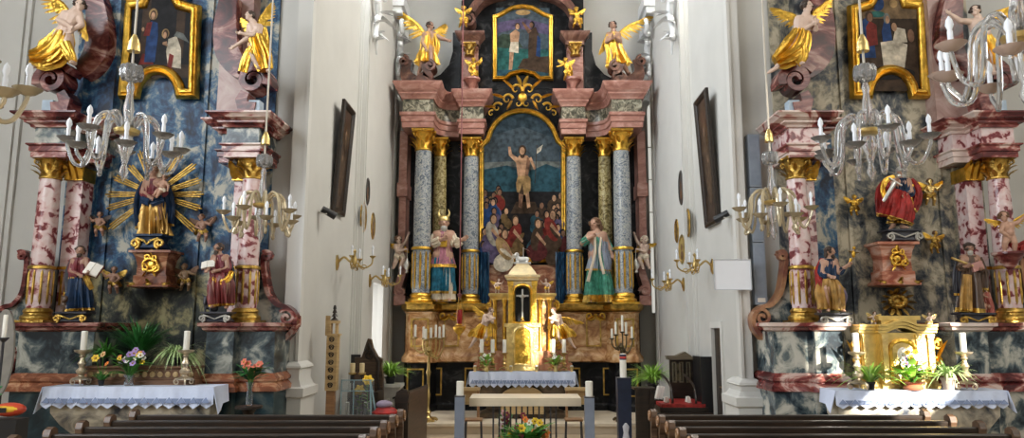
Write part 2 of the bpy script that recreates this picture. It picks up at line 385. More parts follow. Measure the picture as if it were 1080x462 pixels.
b = MB(); b.tube([(XR + .0, D1[0] + .1, 1.05), (XR + .0, D1[0] + .22, 1.05)], .012); b.tube([(XR + .04, D1[0] + .1, 1.05), (XR - .01, D1[0] + .1, 1.05)], .012); b.build('door_handle', brass, d, world=False)
b = MB()
b.bb(XR - .03, XR, D1[0] - .1, D1[0], 0, D1[3] + .1); b.bb(XR - .03, XR, D1[1], D1[1] + .06, 0, D1[3] + .1); b.bb(XR - .03, XR, D1[0], D1[1], D1[3], D1[3] + .1)
struct(b.build('trim_door', plaster_trim))
# pilaster strips on the chancel walls
PO = .12
def pil(name, X, sg, y0, y1, out, hole=None):
    x1 = X + sg * out
    o = wall_x(name, min(X, x1), max(X, x1), y0 + .1, y1 - .1, 0, HC, [hole] if hole else [], plaster_trim)
    b = MB()
    for dy, q in ((0, .3), (.03, .6), (.07, 1.3)):
        for y in (y0 + dy, y1 - dy - .04): b.bb(min(X, X + sg * out * q), max(X, X + sg * out * q), y, y + .04, 0, HC)
    for y in (y0 + .24, y1 - .28): b.bb(min(X, X + sg * out * 1.25), max(X, X + sg * out * 1.25), y, y + .03, 0, HC)
    b.bb(min(X, X + sg * out * 1.4), max(X, X + sg * out * 1.4), y0 - .03, (hole[0] - .1) if hole else y1 + .03, 0, .5)
    b.build('moulding', plaster_trim, o, world=False, smooth=0)
    return o
def stucco_capital(parent, X, sg, y0, y1, z0, h):
    b = MB(); yc = (y0 + y1) / 2; r = random.Random(int(z0 * 100 + yc * 10))
    b.bb(min(X, X + sg * .26), max(X, X + sg * .26), y0 - .08, y1 + .08, z0 + h * .86, z0 + h)
    b.bb(min(X, X + sg * .2), max(X, X + sg * .2), y0 - .03, y1 + .03, z0 + h * .78, z0 + h * .86)
    for yy, s2 in ((y0 + .1, 1), (y1 - .1, -1)):
        pts = spiral(0, 0, .17, .02, 90, 90 + 620 * s2, 26)
        b.tube([(X + sg * .2, yy + p[0], z0 + h * .62 + p[1]) for p in pts], [.05 - .0012 * i for i in range(27)], 6)
    for k in range(9):
        a = r.uniform(-1, 1); zz = z0 + h * r.uniform(.0, .62)
        b.blade((X + sg * .08, yc + a * (y1 - y0) * .38, zz), (sg * .5, r.uniform(-.5, .5), r.uniform(-.8, .9)), r.uniform(.22, .4), .075, (sg * .08, 0, -.1), .35)
    for k in range(6): b.ell((X + sg * .14, yc + r.uniform(-.25, .25), z0 + h * (.55 - k * .1)), (.06, .055, .07), 8, 6)
    b.tube([(X + sg * .12, yc + .1 * sin(k), z0 + h * .5 - k * h * .085) for k in range(8)], [.07, .075, .06, .06, .05, .045, .03, .012], 7)
    b.build('capital_ornament', stucco, parent)
for n, X, sg, hole in ((1, XL, 1, W1), (2, XR, -1, None)):
    o = pil('trim_%d' % n, X, sg, 13.25, 16.75, PO, hole)
    for (y0, y1, zc) in ((13.3, 14.0, 33), (15.95, 16.65, 74)):
        zz = on_x(CX + (X + sg * .2) * 770 / ((y0 + y1) / 2), zc, X + sg * .2).z
        stucco_capital(o, X + sg * PO, sg, y0, y1, zz, 1.9)
# nave end walls flanking the chancel arch and their pier strips with plinths
for nm, x0, x1 in (('wall_front_left', -8.9, XL), ('wall_front_right', XR, 8.9)):
    struct(MB().bb(x0, x1, YN + .001, YN + .5, 0, HC).build(nm, plaster, smooth=0))
for sg, px0, px1, nm in ((1, 296, 317, 'left'), (-1, 784, 806, 'right')):
    x0, x1 = sorted((Xp(px0, 400, 10.2), XL if sg > 0 else XR))
    b = MB(); b.bb(x0, x1, 10.22, YN, 0, HC)
    edge = x1 if sg > 0 else x0
    b.bb(edge - .02, edge + .02, 10.19, 10.24, .6, HC)
    struct(b.build('trim_pier_' + nm, plaster_trim, smooth=0))
    y0 = 10.22
    foot = [(x0 - .06, y0 - .08), (x1 + .06, y0 - .08), (x1 + .06, YN + .3), (x0 - .06, YN + .3)]
    zt = Z(386 if sg > 0 else 404, 10.1); zb = Z(408 if sg > 0 else 418, 10.1)
    b = MB(); b.mould(foot, [(.05, 0), (.05, zb - .16), (.09, zb - .13), (.09, zb - .02), (.04, zb), (0, zb + (zt - zb) * .35), (0, zt - .05), (.03, zt - .03), (.02, zt), (-.04, zt + .05)])
    struct(b.build('baseboard_' + nm, plaster_trim, smooth=30))
b = MB(); x = Xp(20, 150, YN)
b.bb(x - .05, x + .02, YN - .05, YN, 0, HC); b.bb(x - 1.2, x - .05, YN - .09, YN, 0, HC); struct(b.build('trim_nave_left', plaster_trim, smooth=0))
b = MB(); x = Xp(1092, 150, YN)
b.bb(x, x + 1.2, YN - .09, YN, 0, HC); struct(b.build('trim_nave_right', plaster_trim, smooth=0))
# ================================================================ HIGH ALTAR
def capital_mb(r, h, n=24):
    b = MB()
    b.lathe([(r * .98, 0), (r * 1.1, .03 * h), (r * 1.1, .08 * h), (r * .98, .1 * h), (r * .98, .5 * h), (r * 1.12, .8 * h), (r * 1.3, .88 * h)], n=n)
    for row, (z, L, w, cnt, off) in enumerate(((.1, .42, .3, 8, 0), (.36, .42, .3, 8, .5))):
        for k in range(cnt):
            a = 2 * pi * (k + off) / cnt; d = V((cos(a), sin(a), 0))
            b.blade(d * r * 1.0 + V((0, 0, z * h)), d * .18 + V((0, 0, 1)), L * h, r * w * .8, d * r * .75 - V((0, 0, h * .14)), .35, 5, side=V((-sin(a), cos(a), 0)))
    for k in range(4):
        a = pi / 4 + k * pi / 2; d = V((cos(a), sin(a), 0))
        pts = spiral(r * 1.34, h * .74, r * .34, r * .05, 170, -420, 20)
        b.tube([d * p[0] + V((0, 0, p[1])) for p in pts], [r * .12 * (1 - i / 30) for i in range(21)], 6)
        b.tube([d * r * 1.0 + V((0, 0, h * .5)), d * r * 1.02 + V((0, 0, h * .74))], [r * .08, r * .12], 6)
    q = r * 1.34
    b.mould([(-q, -q), (q, -q), (q, q), (-q, q)], [(-.1 * r, .86 * h), (0, .9 * h), (.06 * r, .93 * h), (.06 * r, h)])
    for k in range(4):
        a = k * pi / 2; b.ell((cos(a) * r * 1.38, sin(a) * r * 1.38, h * .93), (r * .2, r * .2, r * .2), 8, 6)
    return b
def base_prof(r, h): return [(r * 1.5, 0), (r * 1.5, h * .16), (r * 1.42, h * .2), (r * 1.48, h * .32), (r * 1.42, h * .45), (r * 1.2, h * .55), (r * 1.16, h * .66), (r * 1.26, h * .74), (r * 1.22, h * .86), (r * 1.02, h)]
def column(parent, x, y, zb, zb1, zd, zc0, zc1, r, mshaft, mdrum, mgold=None, square=False):
    g = mgold or gold
    b = MB(); n = 28; H = zc0 - zd
    b.lathe([(r, zd), (r * 1.01, zd + H * .3), (r * .97, zd + H * .7), (r * .9, zc0)], (x, y, 0), n)
    c = b.build('column', mshaft, parent)
    b = MB(); b.lathe([(r * 1.02, zb1), (r * 1.02, zd)], (x, y, 0), n); b.build('lower_drum', mdrum, c)
    b = MB()
    for k in range(10):
        a = 2 * pi * (k + .5) / 10; d = V((cos(a), sin(a), 0)); p = V((x, y, 0)) + d * r * 1.02
        b.tube([p + V((0, 0, zb1 + (zd - zb1) * .08)), p + V((0, 0, zb1 + (zd - zb1) * .16)), p + V((0, 0, zd - (zd - zb1) * .16)), p + V((0, 0, zd - (zd - zb1) * .08))], [r * .03, r * .13, r * .13, r * .03], 6)
    b.build('gilt_fluting', g, c)
    b = MB(); b.lathe([(r * 1.02, zd - r * .22), (r * 1.18, zd - r * .18), (r * 1.2, zd), (r * 1.12, zd + r * .12), (r, zd + r * .16)], (x, y, 0), n); b.build('gilt_ring', g, c)
    b = MB(); b.lathe([(p, zb + q) for p, q in base_prof(r, zb1 - zb)], (x, y, 0), n)
    q = r * 1.52; b.bb(x - q, x + q, y - q, y + q, zb - .0, zb + (zb1 - zb) * .18); b.build('column_base', g, c)
    b = MB(); b.join(capital_mb(r * .92, zc1 - zc0), Matrix.Translation((x, y, zc0))); b.build('capital', g, c)
    return c
HA = thing('high_altar', 'towering black and rose marble high altar retable at the chancel end', 'altar', (0, 16.6, .2))
def mx(pts): return [(-x, y) for x, y in reversed(pts)]
Yo, Yi, Ybk = 16.05, 16.62, 17.0
# black back wall of the retable
hx = abs(Xp(428, 300, Ybk)); ze = Z(94, Ybk)
b = MB(); b.bb(-hx, hx, Ybk, Ybk + .25, .2, ze)
at0 = abs(Xp(486, 60, Ybk)); zt = Z(-6, Ybk)
b.prism([(-at0, ze), (at0, ze), (at0, zt), (at0 * .6, zt + .5), (-at0 * .6, zt + .5), (-at0, zt)], Ybk - .02, Ybk + .2)
for sg in (1, -1):
    pts = [(486, 36), (478, 36), (478, 56), (474, 70), (465, 80), (455, 85), (444, 89), (444, 106), (486, 106)]
    b.prism([(Xp(x, y, Ybk) * sg, Z(y, Ybk)) for x, y in pts], Ybk - .1, Ybk + .15)
b.build('retable_back', marble_black, HA)
def zz(y, Y): return Z(y, Y)
# podium
pf = 15.95
px = lambda p, Y, y=350: Xp(p, y, Y)
zb0, zp0, zp1, zp2 = .2, Z(383, pf), Z(372, pf), Z(321, pf)
left = [(px(424, pf + .1), Ybk), (px(424, pf + .1), pf + .25), (px(430, pf), pf), (px(456, pf), pf), (px(464, pf + .35), pf + .35), (px(540, pf + .35), pf + .35)]
foot = left + [(-x, y) for x, y in reversed(left)]
foot = [foot[0]] + foot[1:]
b = MB(); b.mould(foot, [(-.06, zb0), (-.06, zb0 + .12), (-.1, zb0 + .16), (-.1, zp0 + .01)]); b.build('podium_base', marble_black, HA)
H = zp2 - zp0
b = MB(); b.mould(foot, [(-.02, zp0), (.02, zp0 + .02), (.02, zp0 + .12), (-.02, zp0 + .17), (-.05, zp0 + .24), (-.05, zp2 - .2), (-.01, zp2 - .16)]); pod = b.build('podium', marble_honey, HA)
b = MB(); b.mould(foot, [(-.04, zp2 - .16), (.02, zp2 - .12), (.05, zp2 - .08), (.05, zp2), (-.02, zp2 + .02), (-.02, zp2 + .03)]); b.build('podium_cornice', gold_old, HA)
def goldframe(x0, x1, z0, z1, y, t=.025, mat=gold_old, parent=HA, name='gilt_panel_frame'):
    m = frame_mb([(x0, z0), (x1, z0), (x1, z1), (x0, z1)], [(0, 0), (0, t), (t, t), (t, 0)], y); return m.build(name, mat, parent, smooth=0)
for sg in (1, -1):
    xs = sorted((sg * px(433, pf), sg * px(452, pf))); goldframe(xs[0], xs[1], zp0 + .34, zp2 - .3, pf + .05, .035)
    xs = sorted((sg * px(468, pf + .4), sg * px(484, pf + .4))); goldframe(xs[0], xs[1], zp0 + .34, zp2 - .3, pf + .40, .03)
    for (p0, p1, y1, yy) in ((429, 447, 419, .1), (454, 466, 419, .45), (490, 502, 419, .45)):
        xs = sorted((sg * Xp(p0, 400, pf + yy), sg * Xp(p1, 400, pf + yy))); goldframe(xs[0], xs[1], Z(y1, pf), Z(389, pf), pf + yy, .03)
    # gilt scroll ornament on the podium panels
    b = MB(); xc = sg * Xp(474, 330, pf + .4); zc = Z(333, pf + .4)
    for s2 in (1, -1):
        b.tube([(xc + s2 * (p[0] + .13), pf + .36, zc + p[1]) for p in spiral(0, 0, .12, .02, 160, 560, 20)], .022, 6)
        b.blade((xc, pf + .36, zc), (s2, -.2, -.3), .24, .05, (0, 0, -.04), .5)
    b.build('gilt_ornament', gold, pod)
# columns
zb, zb1, zd = Z(321, Yo), Z(309, Yo), Z(262, Yo)
rO = 9.2 / 770 * 16.2
for sg in (1, -1):
    column(HA, sg * Xp(445.5, 230, Yo), Yo, zb, zb1, zd, Z(160, Yo), Z(138, Yo), rO, marble_lilac, marble_lilac)
    column(HA, sg * Xp(463.5, 230, Yi), Yi, zb, zb1, zd, Z(166, Yi), Z(147, Yi), rO * .8, marble_olive, marble_olive)
    column(HA, sg * Xp(496.5, 230, Yi), Yi, zb, zb1, zd, Z(166, Yi), Z(147, Yi), rO * .93, marble_lilac, marble_lilac)
    # outer scrolled pilaster
    xo = sg * Xp(424.5, 230, 16.5)
    b = MB(); b.bb(xo - .09, xo + .09, 16.4, 16.95, Z(196, 16.5), Z(139, 16.5)); b.bb(xo - .08, xo + .08, 16.45, 16.95, Z(262, 16.5), Z(204, 16.5))
    b.bb(xo - .12, xo + .12, 16.36, 16.95, Z(208, 16.5), Z(194, 16.5)); b.bb(xo - .13, xo + .13, 16.34, 16.95, Z(322, 16.5), Z(312, 16.5))
    zt_, zb_ = Z(270, 16.5), Z(312, 16.5)
    pth = smoothpath([(xo + sg * .0, zt_ + .25), (xo - sg * .02, zt_ + .05), (xo + sg * .06, zt_ - .25), (xo + sg * .0, (zt_ + zb_) / 2 - .1), (xo - sg * .06, zb_ + .12), (xo + sg * .02, zb_)], 6)
    b.band([(p[0], p[1]) for p in pth], .08, 16.4, 16.9)
    b.tube([(xo + p[0], 16.42, zt_ + .12 + p[1]) for p in spiral(0, 0, .13, .02, 0, sg * 500, 20)], .04, 6)
    b.tube([(xo + p[0], 16.42, zb_ + .1 + p[1]) for p in spiral(0, 0, .12, .02, 180, 180 + sg * 500, 20)], .04, 6)
    b.build('side_pilaster', marble_rose, HA)
# entablature
ya, yi2 = 15.74, 16.3
def half_foot(d=0):
    P = [(Xp(424, 125, ya), ya), (Xp(457, 125, ya), ya), (Xp(459, 125, 16.1), 16.12), (Xp(463, 125, 16.4), 16.40), (Xp(471, 125, 16.5), 16.56), (Xp(484, 125, 16.6), 16.6), (Xp(484.5, 125, yi2), yi2), (Xp(510, 125, yi2), yi2), (Xp(510, 125, yi2), Ybk), (Xp(424, 125, ya), Ybk)]
    return P
zA0, zA1, zF1, zC1 = Z(138, Yo), Z(122, Yo), Z(109, Yo), Z(92.5, Yo)
for sg in (1, -1):
    ft = half_foot() if sg > 0 else mx(half_foot())
    b = MB(); h = zA1 - zA0; b.mould(ft, [(-.05, zA0), (0, zA0), (0, zA0 + h * .35), (.02, zA0 + h * .38), (.02, zA0 + h * .7), (.05, zA0 + h * .78), (.05, zA1 - .01), (-.03, zA1)]); b.build('architrave', marble_rose, HA)
    b = MB(); b.mould(ft, [(-.01, zA1 - .01), (-.01, zF1 + .01)]); b.build('frieze', marble_green, HA)
    h = zC1 - zF1; b = MB(); b.mould(ft, [(-.02, zF1), (.02, zF1), (.03, zF1 + h * .15), (.08, zF1 + h * .3), (.08, zF1 + h * .4), (.14, zF1 + h * .55), (.15, zF1 + h * .7), (.2, zF1 + h * .9), (.2, zC1), (0, zC1 + .03)]); b.build('cornice', marble_rose, HA)
# scrolls on the outer entablature carrying the angels
for sg in (1, -1):
    for (cxp, top, Ys, k) in ((427, 62, 16.2, 0), (454, 67, 15.95, 1)):
        b = MB(); yb = 92
        P = lambda x, y: (sg * Xp(x, y, Ys), Z(y, Ys))
        c = P(cxp, top + 5)
        sp = spiral(c[0], c[1], .03, .13, 0 if sg > 0 else 180, (450 if sg > 0 else -270), 20)
        tail = smoothpath([P(cxp + (6 if not k else -6), top + 3), P(cxp + (2 if not k else -2), top + 14), P(cxp + (4 if not k else -4), yb - 8), P(cxp + (14 if not k else -12), yb)], 5)
        b.band(sp, .03, Ys - .2, Ys + .2); b.band([(p[0], p[1]) for p in tail], [.07 + .008 * i for i in range(len(tail))], Ys - .17, Ys + .17)
        b.build('scroll', marble('dark_scroll', [(.35, (.05, .02, .012)), (.5, (.13, .05, .03)), (.65, (.3, .15, .1))], 3, .25, 1, 5, seed=25), HA)
# attic
DKS = marble('brown_cornice', [(.35, (.06, .025, .018)), (.5, (.16, .07, .05)), (.65, (.34, .19, .14))], 3, .3, 1, 5, seed=26)
yt = 16.75
for sg in (1, -1):
    x0, x1 = Xp(487, 70, yt), Xp(504, 70, yt)
    b = MB(); b.bb(*sorted((sg * x0, sg * x1)), yt - .05, Ybk, Z(106, yt), Z(50, yt)); b.bb(*sorted((sg * Xp(490, 70, yt), sg * Xp(501, 70, yt))), yt - .09, Ybk, Z(100, yt), Z(52, yt)); p = b.build('attic_pilaster', marble_rose, HA)
    ft = [(x0, yt - .05), (x1, yt - .05), (x1, Ybk), (x0, Ybk)]; ft = ft if sg > 0 else mx(ft)
    b = MB(); z = Z(44, yt); b.mould(ft, [(-.02, z - .12), (.03, z - .1), (.03, z), (.1, z + .08), (.16, z + .16), (.16, z + .2), (0, z + .22)]); b.build('attic_cornice', DKS, HA)
    b = MB(); xc = sg * (x0 + x1) / 2; zc = Z(57, yt)
    b.join(capital_mb(.11, .3), Matrix.Translation((xc, yt - .12, zc - .1))); b.build('attic_capital', gold_old, p)
    b = MB(); zc = Z(93, yt); xk = sg * Xp(498, 85, yt)
    b.lathe([(.02, -.14), (.07, -.08), (.09, 0), (.14, .08), (.2, .12), (.2, .17), (.0, .175)], (xk, yt - .2, zc)); b.build('putto_console', marble_rose, p)
    # broken pediment arc
    b = MB(); c = (sg * Xp(494, 22, yt), Z(24, yt))
    b.band(spiral(c[0], c[1], .04, .17, 0 if sg > 0 else 180, 420 if sg > 0 else -240, 22), .035, yt - .2, yt + .2)
    arc = smoothpath([(sg * Xp(498, 14, yt), Z(14, yt)), (sg * Xp(505, 5, yt), Z(5, yt)), (sg * Xp(517, -3, yt), Z(-3, yt)), (sg * Xp(533, -7, yt), Z(-7, yt))], 6)
    b.band([(q[0], q[1]) for q in arc], .09, yt - .2, yt + .2); b.build('pediment_scroll', DKS, HA)
# gilt cartouche above the great painting
def rococo(b, c, w, h, y, r, mi=0):
    x, z = c
    for sg in (1, -1):
        for (ox, oz, R, a0, a1) in ((.18, .28, .22, 200, -150), (.42, -.05, .2, 170, -200), (.7, -.32, .18, 150, -220), (.12, -.18, .16, 90, 420), (.86, -.52, .12, 120, -200)):
            pts = spiral(0, 0, R, R * .15, a0, a1, 18)
            b.tube([(x + sg * (ox + p[0] * .8) * w, y - .03, z + (oz + p[1]) * h) for p in pts], [max(.006, R * w * .22 * (1 - i / 22)) for i in range(19)], 6)
        for (ox, oz, dx, dz, L) in ((.25, .3, .6, .7, .4), (.5, 0, .9, .4, .35), (.75, -.3, .9, .1, .3), (.3, -.1, .3, -.8, .25), (.05, .4, .2, 1, .35)):
            b.blade((x + sg * ox * w, y - .03, z + oz * h), (sg * dx, -.25, dz), L * w, .09 * w, (sg * .05 * w, 0, -.06 * h), .5, 5)
    b.ell((x, y - .04, z + .02 * h), (.13 * w, .05, .16 * h), 12, 8)
b = MB(); rococo(b, (0, Z(104, 16.5)), .84, .72, 16.48, random.Random(3)); b.build('gilt_cartouche', gold, HA)
# marble and blue panels under the great painting
b = MB(); b.bb(Xp(512, 285, 16.9), -Xp(512, 285, 16.9), 16.75, 17, Z(322, 16.9), Z(280, 16.9)); b.build('predella_panel', marble_redbrown, HA)
for sg in (1, -1):
    b = MB(); x0, x1 = sorted((sg * Xp(504, 290, 16.7), sg * Xp(516, 290, 16.7))); n_ = 12
    ring = []
    for z in (Z(320, 16.7), Z(300, 16.7), Z(284, 16.7), Z(266, 16.7)):
        ring.append([V((x0 + (x1 - x0) * i / n_, 16.66 + .03 * sin(i * 2.3 + z), z)) for i in range(n_ + 1)] + [V((x1 - (x1 - x0) * i / n_, 16.8, z)) for i in range(n_ + 1)])
    b.loft(ring); b.build('blue_panel', drape_blue, HA)
# ================================================================ PAINTINGS
PC = {}
def pc(name, c):
    if name not in PC: PC[name] = plain('paint_' + name, c, .5, var=.5, scale=9, spec=.12)
    return PC[name]
def painting(name, label, poly, y, prof, bgs, shapes, fmat=gold, group=None, tilt=None, canvas_in=None):
    xs = [p[0] for p in poly]; zs = [p[1] for p in poly]; cx, cz = (min(xs) + max(xs)) / 2, (min(zs) + max(zs)) / 2
    W, Hh = max(xs) - min(xs), max(zs) - min(zs)
    t = thing(name, label, 'painting', (cx, y, min(zs)), group)
    frame_mb(poly, prof, y).build('gilt_frame' if fmat is gold else 'frame', fmat, t, smooth=50)
    b = MB(); inn = inset(poly, canvas_in or prof[-1][0] * .8)
    mats = [bgs]; b.prism(inn, y - .03, y - .005, 0); k = 0
    xi = [p[0] for p in inn]; zi = [p[1] for p in inn]; ix, iz, iw, ih = min(xi), min(zi), max(xi) - min(xi), max(zi) - min(zi)
    for kind, colr, *a in shapes:
        k += 1
        if colr not in mats: mats.append(colr)
        mi = mats.index(colr); yy = y - .031 - .0006 * k
        if kind == 'e':
            u, v, ru, rv, *rt = a; an = radians(rt[0]) if rt else 0
            pts = []
            for i in range(20):
                q = 2 * pi * i / 20; ex, ez = ru * iw * cos(q), rv * ih * sin(q)
                pts.append((ix + u * iw + ex * cos(an) - ez * sin(an), iz + v * ih + ex * sin(an) + ez * cos(an)))
        else: pts = [(ix + u * iw, iz + v * ih) for u, v in a[0]]
        b.add([V((p[0], yy, p[1])) for p in pts], [tuple(range(len(pts)))], mi)
    b.build('canvas', mats, t, smooth=0)
    return t
def figure_shapes(u, v, h, robe, skin, hair, lean=0, asp=1.0):   # a small painted standing person: feet at u,v
    a = asp
    return [('p', robe, [(u - .13 * h * a, v), (u + .14 * h * a, v), (u + (.1 + lean) * h * a, v + .55 * h), (u + (.12 + lean) * h * a, v + .8 * h), (u + (.03 + lean) * h * a, v + .86 * h), (u + (-.08 + lean) * h * a, v + .82 * h), (u + (-.12 + lean) * h * a, v + .5 * h)]),
            ('e', hair, u + lean * h * a, v + .93 * h, .055 * h * a, .068 * h), ('e', skin, u + lean * h * a + .006, v + .92 * h, .038 * h * a, .055 * h)]
dk, brn, sky, hz_, gr = pc('night', (.012, .011, .012)), pc('umber', (.05, .03, .018)), pc('slate', (.055, .075, .09)), pc('haze', (.13, .14, .13)), pc('moss', (.03, .045, .03))
skn, skd, red_, blu, och, wht, grn, prp, teal_ = pc('skin', (.38, .22, .13)), pc('skin_dark', (.17, .09, .055)), pc('crimson', (.15, .02, .015)), pc('ultramarine', (.015, .04, .12)), pc('ochre', (.3, .19, .08)), pc('cream', (.5, .44, .34)), pc('sea', (.02, .09, .08)), pc('violet', (.09, .07, .13)), pc('petrol', (.02, .06, .08))
gf = [(0, 0), (0, .05), (.03, .09), (.06, .07), (.085, .1), (.11, .09), (.13, .04), (.13, .0)]
poly = [(517, 277), (585, 277), (591, 266), (597.5, 262), (597.5, 152), (591, 146)] + [(551 + 40 * cos(radians(a)), 153 - 40 * sin(radians(a))) for a in range(15, 170, 10)] + [(511, 146), (504.5, 152), (504.5, 262), (511, 266)]
Yp = 16.72
shp = [('p', sky, [(0, .5), (1, .5), (1, .82), (.8, .95), (.5, 1), (.2, .95), (0, .82)]), ('p', pc('dusk', (.03, .05, .065)), [(0, .82), (.5, .9), (1, .8), (.8, .95), (.5, 1), (.2, .95)]), ('p', hz_, [(0, .6), (.3, .63), (.6, .6), (1, .62), (1, .655), (.5, .66), (0, .65)]), ('p', teal_, [(0, .45), (1, .45), (1, .6), (.8, .64), (.55, .58), (.3, .63), (0, .6)]),
       ('p', dk, [(0, 0), (1, 0), (1, .3), (.6, .38), (.35, .36), (0, .42)]), ('p', brn, [(.35, .3), (.72, .3), (.66, .38), (.42, .38)])]
rr = random.Random(5)
for k in range(46):
    u = rr.choice([rr.uniform(.0, .4), rr.uniform(.62, 1)]); v = .42 - .40 * k / 46 + rr.uniform(-.02, .02)
    if k < 14: u = u * .8 if u < .5 else 1 - (1 - u) * .7
    c1 = rr.choice([brn, pc('wine_dark', (.07, .015, .015)), prp, pc('ochre_dark', (.12, .075, .03)), teal_, brn, red_, blu]); q = rr.uniform(.05, .085)
    shp += [('e', c1, u, v - .05, q * 1.1, q * .75, rr.uniform(-40, 40)), ('e', c1, u + rr.uniform(-.04, .04), v - .01, q * .8, q * .45, rr.uniform(-40, 40)), ('e', dk, u, v + .035, .034, .026), ('e', rr.choice([skd, skn, skd]), u + rr.uniform(-.006, .006), v + .03, .024, .021)]
for u, v, c1, c2, lean in ((.13, .16, pc('grey_white', (.3, .27, .22)), prp, 15), (.4, .15, red_, pc('ochre_dark', (.12, .075, .03)), -20), (.86, .19, red_, brn, 20), (.68, .13, brn, pc('wine_dark', (.07, .015, .015)), -10), (.27, .06, och, wht, 30)):
    shp += [('e', c2, u, v - .09, .13, .06, lean), ('e', c1, u, v, .075, .085, lean), ('e', c2, u + .05, v - .03, .03, .06, lean * 2), ('p', skn, [(u - .02, v + .02), (u + .1, v - .05), (u + .11, v - .035), (u, v + .045)]), ('e', brn, u + .01, v + .1, .045, .036), ('e', skn, u + .015, v + .095, .032, .028)]
# the standing preacher: legs, loincloth, chest, raised arm, head
shp += [('p', skd, [(.45, .34), (.49, .33), (.52, .46), (.46, .5)]), ('p', skn, [(.56, .33), (.6, .34), (.575, .46), (.52, .5)]), ('p', och, [(.43, .44), (.53, .42), (.6, .45), (.6, .53), (.55, .57), (.45, .56), (.42, .5)]), ('p', brn, [(.46, .43), (.52, .42), (.5, .5)]), ('p', skn, [(.44, .55), (.57, .55), (.6, .66), (.56, .69), (.46, .69), (.42, .65)]), ('p', skd, [(.53, .55), (.57, .55), (.6, .66), (.56, .68)]),
        ('p', skn, [(.42, .64), (.33, .69), (.32, .75), (.35, .75), (.37, .70), (.45, .67)]), ('p', skn, [(.58, .67), (.645, .59), (.67, .6), (.61, .68)]), ('e', brn, .5, .725, .05, .036), ('e', brn, .5, .69, .03, .02), ('e', skn, .497, .72, .033, .026), ('p', brn, [(.655, .5), (.662, .5), (.685, .76), (.678, .76)]), ('p', wht, [(.68, .735), (.76, .765), (.73, .72), (.68, .70)]), ('e', och, .5, .73, .085, .05)][:-1]
painting('altar_painting', 'large arched painting of a raised-arm preacher above a crowd, in gilded frame', [(Xp(x, y, Yp), Z(y, Yp)) for x, y in poly], Yp + .1, gf, dk, shp)
poly = [(519, 84), (534, 84), (540, 79), (551, 76.5), (562, 79), (568, 84), (584, 84), (584, 15), (575, 12), (563, 5), (551, 3), (539, 5), (527, 12), (519, 15)]
Yp = 16.85
shp = [('p', sky, [(0, .4), (1, .4), (1, 1), (0, 1)]), ('p', prp, [(0, .62), (.4, .7), (1, .6), (1, .75), (.5, .85), (0, .78)]), ('p', gr, [(0, .4), (.5, .42), (.35, .6), (.12, .62), (0, .55)]), ('p', grn, [(0, .1), (1, .1), (1, .38), (0, .42)]), ('p', brn, [(.4, .12), (1, .05), (1, .3), (.5, .26)]), ('e', och, .5, .93, .14, .04),
       ('p', skn, [(.24, .1), (.3, .1), (.34, .42), (.26, .42)]), ('p', wht, [(.24, .36), (.42, .34), (.42, .52), (.28, .52)]), ('p', skn, [(.27, .5), (.42, .5), (.44, .64), (.36, .68), (.26, .62)]), ('e', brn, .4, .73, .05, .05), ('e', skn, .4, .72, .035, .04),
       ('p', brn, [(.6, .24), (.8, .24), (.82, .55), (.74, .72), (.62, .68), (.6, .45)]), ('p', skd, [(.66, .66), (.5, .8), (.48, .78), (.6, .62)]), ('e', dk, .67, .75, .05, .05), ('e', skd, .655, .745, .035, .04), ('p', blu, [(.74, .3), (.82, .28), (.83, .55), (.77, .6)])]
painting('attic_painting', 'smaller painting of two figures at the water, gilded frame high in the attic', [(Xp(x, y, Yp), Z(y, Yp)) for x, y in poly], Yp + .1, [(a * .9, c) for a, c in gf], teal_, shp)
